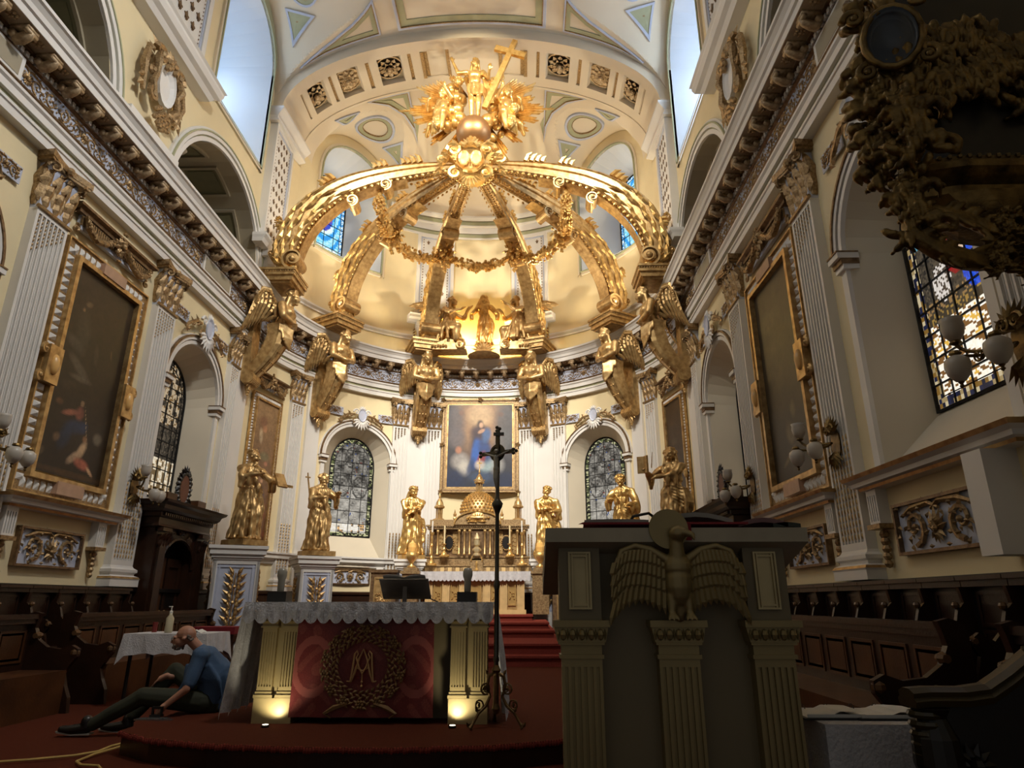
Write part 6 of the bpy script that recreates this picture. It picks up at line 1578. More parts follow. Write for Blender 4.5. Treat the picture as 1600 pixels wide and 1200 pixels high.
for i in range(21):
    x = x0 + .056 + i * .112
    if x > x1: break
    for e in (-.012, .012): m.tube([(x + e, -.08, .985), (x + e, -.088, .86)], .0022, 4)
    for k in range(2):
        z = .86; r_ = .05 - .016 * k; m.tube([(x + r_ * cos(pi + pi * t / 8), -.096, z + .01 + r_ * .9 * sin(pi + pi * t / 8)) for t in range(9)], .0022, 4)
for z in (.955, .915): m.tube([(x0, -.085, z), (x1, -.085, z)], .002, 4)
obj('lace_pattern', m, lace, ac, kind='stuff')
# red frontal with woven wreath and the interlaced letters A and M
fro = root('altar_frontal', 'red brocade hanging with golden wreath and interlaced A and M monogram', 'hanging', (-.075, 6.27, FL))
m = M(); us = np.linspace(-.61, .61, 151); vs = np.linspace(.05, .9, 101)
m.grid([[(u * (1 + .03 * (.9 - v)), -.015 * sin(u * 16) * (1 - v) - .02, v) for u in us] for v in vs])
nf = len(m.f); me = m.mesh('cloth', [paintm]); ca = me.color_attributes.new('paint', 'FLOAT_COLOR', 'CORNER'); dat = []
k_ = 0
for j in range(100):
    for i in range(150):
        u, v = us[i], vs[j]; h = h2(i, j); a = abs(u)
        q = sin(a * 26 + 3 * sin(v * 11)) * cos(v * 19 + 2 * sin(a * 12)); ring = abs(math.hypot((a - .45) * 1.4, (v - .45)) - .22)
        c = lerp(g3(104, 34, 32), g3(120, 44, 40), h)
        if q > .45: c = lerp(g3(118, 50, 44), g3(136, 66, 56), h)
        if ring < .035 and a > .3: c = g3(150, 78, 70)
        dat += [*c, 1] * 4
ca.data.foreach_set('color', dat); obj('cloth', me, None, fro, smooth=True)
thread = mat('old_gold_thread', (132, 100, 60), .6, .1, .2, 30); thread2 = mat('pale_gold_thread', (190, 150, 100), .5, .2)
m = M(); cx, cz_ = 0, .46
for k in range(56):
    a = 2 * pi * k / 56
    for rr_ in (.2, .245, .285):
        x, z = rr_ * 1.1 * cos(a), cz_ + rr_ * sin(a); petal(m, x, z, a + pi / 2 + (.5 if (k + int(rr_ * 100)) % 2 else -.5) + .2, .055, .026, -.045, .012)
for k in range(14):
    a = 2 * pi * k / 14 + .2
    for e in range(6): m.ball((.27 * 1.1 * cos(a) + .022 * cos(e * 1.05), -.05, cz_ + .27 * sin(a) + .022 * sin(e * 1.05)), .012, 5)
for s in (-1, 1): m.tube([(s * .1, -.045, .2), (s * .2, -.05, .17), (s * .27, -.05, .13), (s * .22, -.05, .1)], [.012, .02, .015, .006], 5)
m.xf(Matrix.Translation((0, 0, .46)) @ Matrix.Diagonal((1.14, 1, 1.14, 1)) @ Matrix.Translation((0, 0, -.46))); obj('woven_wreath', m, thread, fro)
m = M(); Y_ = -.055
for s in (-1, 1):
    m.tube([(s * .12, Y_, .335), (s * .095, Y_, .335), (s * .07, Y_, .40), (s * .035, Y_, .52), (s * .0, Y_, .60)], [.006, .008, .011, .009, .005], 5)      # A
    m.tube([(s * .13, Y_ - .005, .34), (s * .1, Y_ - .005, .34), (s * .085, Y_ - .005, .45), (s * .075, Y_ - .005, .56), (s * .055, Y_ - .005, .585), (s * .045, Y_ - .005, .56), (s * .06, Y_ - .005, .53), (s * .03, Y_ - .005, .45), (0, Y_ - .005, .40)], [.006, .007, .010, .009, .006, .006, .008, .008, .006], 5)   # M
m.tube([(-.055, Y_, .45), (0, Y_, .425), (.055, Y_, .45)], .006, 5); m.tube([(0, Y_, .40), (0, Y_, .31)], [.006, .004], 5); m.ball((0, Y_, .30), .012, 6); m.ball((0, Y_, .335), .01, 6)
obj('monogram', m, thread2, fro)
for x, nm in ((-.83, 'left'), (.74, 'right')):
    r = root('floor_spotlight', 'small lit spotlight on the dais before the %s pair of altar columns' % nm, 'light', (x, 6.08, FL), 0, 'altar floor spotlights')
    m = M(); m.lathe([(.03, 0), (.035, .012), (.03, .02)], 14); T2(r, 'housing', m, black); m = M(); m.lathe([(.0, .02), (.024, .021), (0, .022)], 12); T2(r, 'lens', m, mat('lamp_lens', (255, 244, 214), .3, emit=7) if 'lamp_lens' not in MATS else MATS['lamp_lens'])
    l = lamp('floor_spotlight_beam', 'SPOT', (x, 6.07, FL + .04), 6, (1, .88, .62), (x + (.0 if x < 0 else .1), 6.42, FL + .55), .015, 115, .9)
def lantern_box(x, nm):
    r = root('altar_candle', nm, 'candle', (x, 6.58, FL + .995), 0, 'glass candles on black blocks')
    m = M(); m.box(-.09, .09, -.09, .09, 0, .09); T2(r, 'block', m, black)
    m = M(); m.lathe([(.028, .09), (.032, .1), (.034, .2), (.046, .24), (.046, .28), (.034, .31), (.0, .315)], 14); T2(r, 'glass_cup', m, mat('milky_glass', (156, 152, 140), .25) if 'milky_glass' not in MATS else MATS['milky_glass'], smooth=True)
lantern_box(-1.0, 'frosted glass candle on a black block at the left end of the altar'); lantern_box(.80, 'frosted glass candle on a black block at the right end of the altar')
r = root('book_stand', 'dark tilted altar book stand on the front altar', 'stand', (.22, 6.5, FL + .995), pi)
m = M(); m.box(-.23, .23, -.004, .006, 0, .30, T=TR(0, -.12, .03, rx=-.95)); m.box(-.23, .23, -.03, .0, 0, .02, T=TR(0, -.12, .03, rx=-.95)); m.box(-.02, .02, .02, .04, 0, .16); T2(r, 'rest', m, mat('grey_metal', (96, 88, 80), .3, .6))
m = M(); m.tube([(-.3, -.1, .0), (-.22, -.1, .03), (-.14, -.1, .12)], .006, 5); T2(r, 'microphone_neck', m, black)
r = root('missal', 'open white-paged missal on the altar book stand', 'book', (.22, 6.5, FL + .995), pi)
for s in (-1, 1):
    m = M(); m.grid([[(s * x, -.1 + .28 * t * cos(.62), .055 + .28 * t * sin(.62) + .03 * sin(x * 12)) for x in (.0, .03, .08, .14, .2)] for t in (0, 1)]); m.grid([[(s * x, -.1, .055 + .03 * sin(x * 12) * q) for x in (0, .03, .08, .14, .2)] for q in (0, 1)]); T2(r, 'page', m, paper)
# ================================================================== processional cross on its tripod
pc = root('processional_cross', 'dark silver processional cross with figure on a tall pole before the altar end', 'cross', (1.1, 6.12, FL))
m = M(); m.lathe([(.018, .1), (.02, .5), (.026, .52), (.022, .55), (.02, 1.1), (.03, 1.14), (.02, 1.18), (.018, 1.76), (.03, 1.8), (.045, 1.83), (.052, 1.86), (.03, 1.89), (.018, 1.92), (.02, 2.16)], 12); T2(pc, 'pole', m, silver, smooth=True)
m = M(); Tq = Matrix.Rotation(rad(-28), 4, 'Z'); z = 2.32
m.box(-.17, .17, -.012, .012, z, z + .035, T=Tq); m.box(-.018, .018, -.012, .012, 2.14, 2.56, T=Tq)
for p in ((-.18, z + .017), (.18, z + .017), (0, 2.57)):
    for k in range(3): a = k * 2.1; m.ball(tuple(Tq @ V(p[0] + .02 * cos(a), 0, p[1] + .02 * sin(a))), .018, 6)
m.lathe([(.0, -.005), (.08, -.003), (.085, .006), (.065, .006), (.065, -.003)], 16, T=Tq @ TR(0, 0, z + .017, rx=pi / 2)); T2(pc, 'cross', m, silver)
cp = [('c', (0, -.03, .30), .026, (0, -.03, .2), .02), ('c', (-.008, -.03, .2), .018, (-.01, -.04, .1), .012), ('c', (.008, -.03, .2), .018, (.01, -.035, .1), .012), ('c', (-.01, -.04, .1), .012, (0, -.02, .0), .008), ('c', (.01, -.035, .1), .012, (0, -.02, .0), .008), ('c', (-.025, -.03, .31), .013, (-.13, -.02, .35), .008), ('c', (.025, -.03, .31), .013, (.13, -.02, .35), .008), ('s', (.01, -.045, .355), .022), ('e', (0, -.03, .19), (.03, .022, .02))]
cm_ = blob(cp, .005, 'corpus', 1); cm_.materials.append(mat('pale_silver', (170, 166, 156), .3, .8)); o = obj('corpus', cm_, None, pc, loc=(0, 0, 1.99)); o.rotation_euler.z = rad(-28)
m = M(); m.box(-.05, .05, -.01, .01, 0, .03, T=TR(.01, -.02, 2.5)); T2(pc, 'title_plate', m, silver)
lg = M(); P_ = [(.02, 0, .42), (.07, 0, .40), (.09, 0, .32), (.06, 0, .24), (.1, 0, .17), (.17, 0, .12), (.22, 0, .05), (.25, 0, .012)]
lg.tube(P_, [.012, .016, .014, .013, .016, .014, .012, .02], 6)
for s in (-1, 1): spiral(lg, .1, .30, .05, 0, 1.3, s, .009); spiral(lg, .17, .18, .045, pi, 1.2, s, .008)
for k in range(8): petal(lg, P_[k][0], P_[k][2], 1.0 if k % 2 else -.6, .06, .03, -.005, .012)
lgm = lg.mesh('leg', [mat('antique_bronze', (112, 88, 54), .4, .75, .2, 30)])
for k in range(3): obj('leg', lgm, None, pc, rz=rad(200 + 120 * k + 15))
m = M(); m.lathe([(.02, .1), (.035, .14), (.024, .18), (.024, .4), (.04, .44), (.02, .48)], 12); T2(pc, 'collar', m, MATS['antique_bronze'])
# ================================================================== lectern with eagle
LY = 2.75
le = root('lectern', 'large taupe lectern with fluted pilasters and slanted top, in the foreground', 'lectern', (1.95, LY, -.25))
def zz(z): return z + .25
m = M(); m.box(-.42, .42, .06, .55, 0, zz(1.38)); T2(le, 'body', m, drabp)
for x in (-.375, 0, .365):
    m = M(); w = .078; us = [x - w + 2 * w * k / 13 for k in range(14)]
    m.relief(us, [zz(.0), zz(.1), zz(.93), zz(.96)], lambda i, j: .06 if (i % 2 == 0 or j != 1) else .05, lambda u, v, d: (u, .06 - d, v)); T2(le, 'fluted_pilaster', m, champ)
    m = M(); m.box(x - .085, x + .085, -.01, .08, zz(.96), zz(.975)); m.box(x - .078, x + .078, 0, .08, zz(.975), zz(1.01)); m.box(x - .088, x + .088, -.015, .08, zz(1.01), zz(1.02)); m.box(x - .11, x + .11, -.035, .08, zz(1.075), zz(1.1)); m.prism([(x - .092, zz(1.02)), (x + .092, zz(1.02)), (x + .104, zz(1.075)), (x - .104, zz(1.075))], -.02, .08)
    for k in range(5): m.ball((x - .072 + .036 * k, -.028, zz(1.048)), (.013, .014, .022), 7); 
    for k in range(6): petal(m, x - .09 + .036 * k, zz(1.07), -pi / 2, .045, .012, -.024, .008)
    T2(le, 'capital', m, champ)
for x in (-.375, .365):
    m = M(); m.box(x - .082, x + .082, 0, .1, zz(1.1), zz(1.4)); 
    T2(le, 'upper_post', m, drabp)
    m = M(); us = [-.045, -.038, -.032, -.026, .026, .032, .038, .045]; vs = [zz(1.14), zz(1.147), zz(1.153), zz(1.16), zz(1.34), zz(1.347), zz(1.353), zz(1.36)]
    f_ = lambda i: {0: .012, 1: .002, 2: .01, 3: .0, 4: .01, 5: .002, 6: .012}[i]
    m.relief(us, vs, lambda i, j: (f_(i) if i in (0, 6) or j in (3,) or i in (1, 2, 4, 5) and 0 < j < 6 and (j == 3 or True) and not j in (0, 6) else f_(j)) if not (i == 3 and j != 3) else f_(j), lambda u, v, d: (x + u, -d - .001, v)); T2(le, 'panel_moulding', m, mat('pale_gilt_edge', (196, 178, 132), .4, .3) if 'pale_gilt_edge' not in MATS else MATS['pale_gilt_edge'])
m = M(); P4 = [(-.06, zz(1.395)), (-.06, zz(1.45)), (.55, zz(1.3)), (.55, zz(1.2)), ]
m.prism(P4, -.51, .53, 0, 'x'); T2(le, 'slanted_top', m, mat('grey_taupe_top', (176, 166, 142), .55))
le_l = le
eg = root('lectern_eagle', 'golden eagle with spread wings and halo mounted on the lectern front', 'sculpture', (1.955, LY - .03, 0))
EP = [('e', (0, -.03, 1.24), (.052, .045, .09)), ('e', (0, -.035, 1.30), (.054, .04, .05)), ('c', (0, -.035, 1.33), .034, (.0, -.05, 1.40), .026), ('e', (.005, -.062, 1.425), (.036, .036, .032)), ('c', (.022, -.085, 1.428), .018, (.052, -.10, 1.416), .011), ('c', (.052, -.10, 1.416), .011, (.057, -.105, 1.398), .005),
      ('c', (-.028, -.03, 1.19), .024, (-.034, -.035, 1.135), .016), ('c', (.028, -.03, 1.19), .024, (.034, -.035, 1.135), .016), ('c', (0, -.02, 1.2), .03, (0, -.01, 1.115), .022), ('c', (-.03, -.03, 1.32), .02, (-.1, -.02, 1.365), .016), ('c', (.03, -.03, 1.32), .02, (.1, -.02, 1.365), .016), ('c', (-.012, -.088, 1.437), .006, (.03, -.09, 1.437), .006)]
for s in (-1, 1):
    EP.append(('t', [(s * .1, -.02, 1.365), (s * .16, -.02, 1.38), (s * .215, -.022, 1.36), (s * .25, -.025, 1.28), (s * .262, -.025, 1.18)], [.016, .014, .013, .01, .005]))
    for k in (-1, 0, 1): EP += [('c', (s * .034, -.035, 1.13), .012, (s * .034 + .016 * k, -.06, 1.108), .007), ('c', (s * .034 + .016 * k, -.06, 1.108), .007, (s * .034 + .018 * k, -.068, 1.1), .003)]
em = blob(EP, .0045, 'eagle_body', 2); em.materials.append(champ); obj('eagle_body', em, None, eg)
m = M()
for s in (-1, 1):
    for row, (n, w) in enumerate(((13, .03), (12, .028), (11, .026), (10, .024))):
        for k in range(n):
            t = k / (n - 1); bx = s * (.05 + .19 * t); bz = 1.345 + .02 * sin(pi * t) - .045 * row - (.03 * max(0, t - .8) * 5)
            L_ = (.07 + .055 * abs(t - .4)) if row == 3 else .06
            d = V(s * (.05 + .25 * t), 0, -1).normalized(); a = V(bx, -.03 + .004 * row, bz); e = a + d * L_; sd = V(w * .5, 0, 0); md = a.lerp(e, .7)
            m.add([a - sd, a + sd, md + sd, e, md - sd, md + V(0, -.008, 0), a + V(0, -.008, 0)], [(0, 1, 6), (1, 2, 5, 6), (2, 3, 5), (3, 4, 5), (4, 0, 6, 5)])
    m.grid([[(s * x, -.018, z) for x, z in ((.04, 1.33), (.1, 1.36), (.2, 1.36), (.24, 1.26))], [(s * x, -.018, z) for x, z in ((.04, 1.16), (.1, 1.17), (.2, 1.19), (.25, 1.18))]])
T2(eg, 'feathered_wing', m, champ)
m = M(); m.lathe([(.0, -.004), (.078, -.003), (.078, .003), (0, .004)], 32, T=TR(-.025, -.035, 1.445, rx=pi / 2)); T2(eg, 'halo', m, champ)
# red cloth and papers on the lectern
def slope(x, y, up=0): return (x, LY + y, 1.45 - (y + .06) * .246 + up)
m = M()
m.grid([[slope(1.95 + x, -.065, .02 * 0 + .012) for x in (-.38, -.1, -.02, .02, .3)], [slope(1.95 + x, -.06, .022) for x in (-.36, -.1, -.02, .02, .3)], [slope(1.95 + x, .4, .025) for x in (-.3, -.1, 0, .02, .3)]])
m.grid([[(1.93 + x, LY - .068, z) for x in (-.0, .06, .09)] for z in (1.465, 1.40)])
tag(obj('red_cloth', m, mat('crimson_velvet', (120, 18, 30), .8), None), 'crimson cloth lying over the lectern top behind the eagle head', 'cloth')
def sheet(name, x0, x1, h0, h1, mt, lab, cat):
    m = M(); rows = [[slope(x0 + (x1 - x0) * i / 6, y, u + h1 * sin(pi * i / 6)) for i in range(7)] for y, u in ((-.03, h0), (-.03, h0 + .018), (.22, h0 + .018))]
    m.grid(rows); tag(obj(name, m, mt), lab, cat)
sheet('open_book', 1.6, 1.86, .024, .004, mat('grey_page', (150, 146, 138), .7), 'pale book lying on the left of the lectern cloth', 'book'); sheet('open_book', 1.90, 2.2, .026, .028, MATS['grey_page'], 'open book with raised pages behind the eagle halo', 'book')
sheet('paper_sheets', 2.22, 2.42, .012, .02, mat('rosy_paper', (126, 92, 92), .7), 'curled reddish booklet on the right of the lectern top', 'booklet'); sheet('paper_folder', 2.36, 2.47, .008, .006, mat('dark_green_cover', (40, 48, 40), .6), 'dark green folder at the right end of the lectern top', 'folder')
m = M(); m.tube([(1.78, LY + .1, 1.45), (1.8, LY - .02, 1.5), (1.86, LY - .04, 1.51), (1.9, LY - .03, 1.48)], .006, 6); tag(obj('ribbon_marker', m, black), 'black curved cord beside the open book on the lectern', 'cord')
# ================================================================== seated man
skin = mat('skin', (172, 122, 98), .5, var=.06)
mn = root('person', 'bald bearded man in blue shirt and dark green trousers sitting on the dais edge', 'person', (0, 0, 0))
J = dict(pel=(-1.66, 6.92, .30), ch=(-1.70, 6.86, .56), nk=(-1.82, 6.80, .74), hd=(-1.93, 6.76, .83), shR=(-1.74, 6.68, .68), shL=(-1.80, 6.98, .66), elR=(-1.78, 6.58, .40), haR=(-1.95, 6.55, .26), elL=(-1.95, 7.02, .48), haL=(-2.16, 6.92, .47), hipR=(-1.72, 6.80, .27), hipL=(-1.74, 7.02, .27), knR=(-2.22, 6.66, .33), anR=(-2.66, 6.62, .09), knL=(-2.12, 7.0, .52), anL=(-2.42, 6.86, .10))
Bd = [('c', J['pel'], .13, J['ch'], .13), ('c', J['ch'], .12, J['nk'], .05), ('c', J['nk'], .05, (-1.88, 6.78, .80), .05)]
for a, b, ra, rb in (('shR', 'elR', .05, .038), ('elR', 'haR', .036, .026), ('shL', 'elL', .05, .038), ('elL', 'haL', .036, .026), ('hipR', 'knR', .08, .055), ('knR', 'anR', .05, .035), ('hipL', 'knL', .08, .055), ('knL', 'anL', .05, .035)): Bd.append(('c', J[a], ra, J[b], rb))
Bd += hand(J['haR'], (-.5, -.1, -.7), (-.6, 0, .5), .95, .8) + hand((-2.15, 6.92, .48), (-1, -.15, -.5), (0, 0, 1), .95, .6)
Bd += [('e', (-1.94, 6.76, .86), (.095, .075, .088)), ('s', (-1.985, 6.745, .80), .058), ('s', (-2.0, 6.74, .775), .045), ('c', (-2.035, 6.735, .83), .012, (-2.055, 6.73, .80), .016), ('s', (-1.92, 6.675, .83), .018), ('c', (-2.03, 6.70, .845), .011, (-2.035, 6.77, .845), .011), ('c', (-2.03, 6.72, .775), .008, (-2.03, 6.75, .775), .008)]
bm_ = blob(Bd, .0085, 'body', 2); bm_.materials.append(skin); obj('body', bm_, None, mn)
Sh = [('c', (-1.66, 6.92, .28), .165, (-1.66, 6.88, .5), .165), ('c', (-1.66, 6.88, .5), .165, (-1.74, 6.83, .64), .12), ('c', J['shR'], .078, J['shL'], .078), ('c', (-1.74, 6.83, .64), .12, (-1.80, 6.81, .70), .075), ('c', J['shR'], .072, (-1.775, 6.61, .44), .062), ('c', J['shL'], .072, (-1.93, 7.01, .50), .062), ('t', [(-1.86, 6.78, .6), (-1.84, 6.76, .44), (-1.9, 6.74, .34)], [.05, .07, .05])]
for k in range(7): Sh.append(('t', [(-1.52 - .03 * k, 6.78 + .02 * k, .3), (-1.56 - .03 * k, 6.74, .46), (-1.66, 6.72, .6)], [.012, .02, .012]))
sm_ = blob(Sh, .011, 'shirt', 1, .004, (-1, 2), 10); sm_.materials.append(mat('blue_denim_shirt', (66, 92, 124), .8, bump=.3, bscale=200)); obj('shirt', sm_, None, mn)
Tr = [('c', (-1.68, 6.9, .26), .15, (-1.74, 6.9, .27), .14), ('c', J['hipR'], .105, J['knR'], .08), ('c', J['knR'], .078, (-2.62, 6.62, .10), .055), ('c', J['hipL'], .105, J['knL'], .08), ('c', J['knL'], .078, (-2.40, 6.87, .13), .058)]
tm = blob(Tr, .011, 'trousers', 1, .004, (-1, 2), 14); tm.materials.append(mat('dark_olive_cloth', (44, 46, 30), .85)); obj('trousers', tm, None, mn)
for (x, y, z), dx, nm in (((-2.68, 6.61, .07), 1, 'shoe'), ((-2.44, 6.86, .05), 1, 'shoe')):
    P = [('c', (x, y, z), .05, (x - .14, y - .01, z - .015), .042), ('c', (x - .14, y - .01, z - .015), .042, (x - .2, y - .015, z - .01), .035), ('c', (x + .02, y, z), .048, (x + .01, y, z + .06), .05)]
    q = blob(P, .008, 'shoe', 1); q.materials.append(MATS['black_wood']); s_ = obj('shoe', q, None, mn); mm = M(); mm.prism([(x + .07, z - .05), (x - .1, z - .055), (x - .23, z - .035), (x - .24, z - .02), (x - .1, z - .045), (x + .07, z - .038)], y - .045, y + .04); obj('sole', mm, mat('grey_rubber', (150, 146, 138), .6) if 'grey_rubber' not in MATS else MATS['grey_rubber'], s_)
m = M()
for y in (6.715, 6.775): m.tube([(-2.045 - .0, y + .024 * cos(k * pi / 5), .825 + .018 * sin(k * pi / 5)) for k in range(11)], .0028, 4)
m.tube([(-2.045, 6.69, .828), (-1.93, 6.672, .845)], .0028, 4); obj('glasses', m, black, mn)
m = M()
q = random.Random(3)
for k in range(40): m.ball((-2.0 + q.uniform(-.03, .04), 6.74 + q.uniform(-.05, .05), .755 + q.uniform(-.02, .02)), .014, 4)
for k in range(26): m.ball((-1.87 + q.uniform(-.02, .02), 6.69 + q.uniform(-.01, .12), .83 + q.uniform(-.03, .03)), .012, 4)
obj('beard', m, mat('grey_hair', (120, 108, 98), .8), mn)
r = root('cutting_iron', 'small black-handled tool held on a silver tray by the seated man', 'tool', (-1.98, 6.5, FL + .012))
m = M(); m.box(-.05, .05, -.03, .03, 0, .02); m.box(-.045, -.03, -.012, .012, .02, .07); m.box(.035, .05, -.012, .012, .02, .07); m.box(-.045, .05, -.012, .012, .065, .085); T2(r, 'handle_body', m, black)
m = M(); m.prism([(-.18, -.05), (.08, -.06), (.1, .05), (-.05, .07), (-.17, .04)], 0, .012, 0, 'z'); m.box(.06, .16, -.05, -.02, 0, .012); tag(obj('silver_tray', m, mat('bright_silver', (190, 190, 190), .25, .9), None, loc=(-1.93, 6.42, FL)), 'shiny silver tray lying on the dais in front of the seated man', 'tray')
m = M(); m.tube([(-2.08, 6.28, .02), (-2.12, 6.1, .02), (-2.1, 5.9, .02), (-2.2, 5.75, .02), (-2.45, 5.6, .02), (-2.7, 5.5, .02), (-3.1, 5.3, .02), (-3.3, 4.9, .02)], .009, 6); m.tube([(-2.02, 6.2, .02), (-2.04, 6.0, .02), (-2.07, 5.8, .02), (-2.05, 5.55, .02), (-1.95, 5.45, .02), (-1.8, 5.42, .02), (-1.7, 5.3, .02), (-1.75, 5.1, .02)], .009, 6)
tag(obj('extension_cord', m, mat('yellow_cord', (196, 164, 92), .6)), 'pale yellow cord looping on the carpet at the dais corner', 'cord')
# ================================================================== white table, bottle, stool
def draped_table(name, label, x0, x1, y0, y1, h, drop, z=0, cat='table', corner=.12):
    r = root(name, label, cat, ((x0 + x1) / 2, (y0 + y1) / 2, z)); w, d = (x1 - x0) / 2, (y1 - y0) / 2
    m = M(); m.box(-w + .03, w - .03, -d + .03, d - .03, h - .03, h - .005); T2(r, 'table_top', m, wood)
    for sx in (-1, 1):
        for sy in (-1, 1): m = M(); m.tube([(sx * (w - .08), sy * (d - .08), 0), (sx * (w - .08), sy * (d - .08), h - .03)], .022, 6); T2(r, 'leg', m, black)
    m = M(); m.box(-w, w, -d, d, h - .004, h + .003)
    per = [(-w, -d), (w, -d), (w, d), (-w, d)]; A, B = [], []
    for i in range(4):
        a, b = V(*per[i]), V(*per[(i + 1) % 4])
        for k in range(12):
            t = k / 12; p = a.lerp(b, t); n = V((b - a).y, -(b - a).x).normalized(); e = 1 + .03 * sin(k * 1.7 + i); c_ = max(0, 1 - min(t, 1 - t) * 9)
            A.append((p.x, p.y, h)); B.append((p.x * e + n.x * .02 + p.x * .06 * c_, p.y * e + n.y * .02 + p.y * .06 * c_, h - drop - corner * c_ + .012 * sin(k * 2.2)))
    m.grid([A, B], closed=True); o = T2(r, 'cloth', m, lace)
    return r
draped_table('side_table', 'small table with white cloth behind the seated man, carrying a bottle', -3.45, -2.45, 8.3, 8.95, .80, .22)
r = root('pump_bottle', 'clear pump bottle of cream liquid on the white side table', 'bottle', (-3.02, 8.5, .803))
m = M(); m.lathe([(.04, 0), (.045, .01), (.045, .17), (.02, .21), (.018, .23)], 14); T2(r, 'bottle_body', m, mat('cream_liquid', (190, 180, 150), .3), smooth=True); m = M(); m.lathe([(.02, .23), (.02, .25), (.007, .26), (.007, .3)], 8); m.box(-.035, .01, -.008, .008, .3, .312); T2(r, 'pump', m, wax)
m = M(); m.lathe([(.03, 0), (.03, .12), (.0, .12)], 10); tag(obj('red_cup', m, mat('dull_red', (110, 30, 26), .5), None, loc=(-3.3, 8.7, .803)), 'dull red container behind the pump bottle', 'container')
m = M(); m.grid([[(x, y, .006 + .03 * sin(x * 30) * sin(y * 22) ** 2) for x in np.linspace(-.12, .12, 9)] for y in np.linspace(-.1, .1, 7)]); tag(obj('folded_napkin', m, paper, None, loc=(-2.72, 8.55, .81)), 'crumpled white napkin on the side table next to the man\'s head', 'napkin')
r = root('padded_stool', 'dark wooden stool with red velvet seat by the left pedestals', 'stool', (-3.15, 10.2, 0))
m = M(); m.box(-.32, .32, -.2, .2, .72, .82); T2(r, 'seat', m, MATS['crimson_velvet'])
for sx in (-1, 1):
    for sy in (-1, 1): m = M(); m.lathe([(.035, 0), (.03, .1), (.02, .2), (.035, .3), (.02, .45), (.03, .6), (.03, .72)], 8, (sx * .27, sy * .15, 0)); T2(r, 'leg', m, wood)
m = M(); m.box(-.3, .3, -.17, -.13, .2, .25); m.box(-.3, .3, .13, .17, .2, .25); m.box(-.3, .3, -.18, .18, .62, .72); T2(r, 'stretcher', m, wood)
# ================================================================== choir stalls and benches
def bench(side, y0, y1, lab):
    s = -1 if side == 'L' else 1; L_ = y1 - y0
    r = root('choir_bench', lab, 'bench', (s * 4.3, y0, 0), 0, 'front row choir benches')
    xb, xf = s * 0.0, -s * .52
    m = M(); m.box(min(xb, xb + s * .05), max(xb, xb + s * .05), 0, L_, .0, .98); T2(r, 'back_panel', m, wood)
    m = M(); m.box(-.06, .08, 0, L_, .98, 1.03); m.box(-.04, .06, 0, L_, .93, .98); T2(r, 'top_rail', m, wood)
    m = M(); m.box(min(xf, 0), max(xf, 0), 0, L_, .40, .44); m.box(min(xf, xf + s * .04), max(xf, xf + s * .04), 0, L_, .0, .40); T2(r, 'seat', m, woodm)
    n = max(2, round(L_ / .52))
    for k in range(n):
        a, b = L_ * k / n + .05, L_ * (k + 1) / n - .05; m = M(); us = [a, a + .025, a + .05, b - .05, b - .025, b]; vs = [.52, .545, .57, .81, .835, .86]
        m.relief(us, vs, lambda i, j: .012 if (i in (0, 4) or j in (0, 4)) else (.0 if (i in (1, 3) or j in (1, 3)) else .008), lambda u, v, d: (-s * d, u, v)); T2(r, 'raised_panel', m, woodm)
    ep = [(.1, 0), (.1, 1.02), (-.02, 1.06), (-.10, 1.04), (-.08, .98), (-.06, .88), (-.12, .76), (-.24, .68), (-.40, .66), (-.52, .70), (-.60, .66), (-.60, .58), (-.54, .50), (-.48, .40), (-.52, .28), (-.58, .16), (-.60, 0)]
    for y in (-.06, L_):
        m = M(); m.prism([(s * x, z) for x, z in ep], y, y + .06); e = T2(r, 'end_panel', m, wood)
        kt = MATS['polished_knob'] if 'polished_knob' in MATS else mat('polished_knob', (104, 76, 50), .2); m = M(); m.ball((-s * .56, y + .03, .62), .05, 8); obj('carved_knob', m, kt, e); m = M(); m.lathe([(.03, -.05), (.045, 0), (.03, .05)], 8, T=TR(-s * .09, y + .03, .80, rx=pi / 2)); obj('carved_knob', m, kt, e)
    return r
bench('L', 3.4, 7.88, 'dark oak choir bench at the left edge, nearest the camera'); bench('L', 8.62, 12.3, 'panelled oak choir bench behind the seated man'); bench('R', 4.95, 9.6, 'panelled oak choir bench seen right of the lectern'); bench('R', .6, 4.25, 'dark choir bench at the right edge behind the stair rail')
st0 = None
def stall():
    r = root('choir_stall', 'x', 'stall')
    # local: x along the wall, -y into the room
    m = M(); m.box(-.27, .27, -.06, 0, .0, 1.28); T2(r, 'back', m, black)
    m = M(); m.relief([-.2, -.17, .17, .2], [.98, 1.01, 1.22, 1.25], lambda i, j: .015 if (i != 1 or j != 1) else .004, lambda u, v, d: (u, -.06 - d, v)); m.relief([-.2, -.17, .17, .2], [.68, .71, .93, .96], lambda i, j: .015 if (i != 1 or j != 1) else .004, lambda u, v, d: (u, -.06 - d, v)); T2(r, 'back_moulding', m, wood)
    m = M(); m.box(-.27, .27, -.13, 0, 1.28, 1.33); m.box(-.27, .27, -.17, 0, 1.33, 1.36); T2(r, 'cap', m, wood)
    m = M(); m.box(-.25, .25, -.45, -.05, .58, .62); T2(r, 'seat', m, wood)
    m = M(); P = [(-.05, .0), (-.5, 0), (-.5, .62), (-.44, .8), (-.5, .9), (-.42, .96), (-.32, .9), (-.24, .98), (-.2, 1.1), (-.14, 1.16), (-.16, 1.28), (-.05, 1.28)]; m.prism(P, .25, .29, 0, 'x'); T2(r, 'divider', m, wood)
    m = M(); m.lathe([(.02, -.03), (.04, 0), (.02, .03)], 8, T=TR(.27, -.46, .9, ry=pi / 2)); m.ball((.27, -.2, 1.14), .03, 6); T2(r, 'carved_knob', m, MATS['polished_knob'])
    return r
SB = stall(); first_ = True
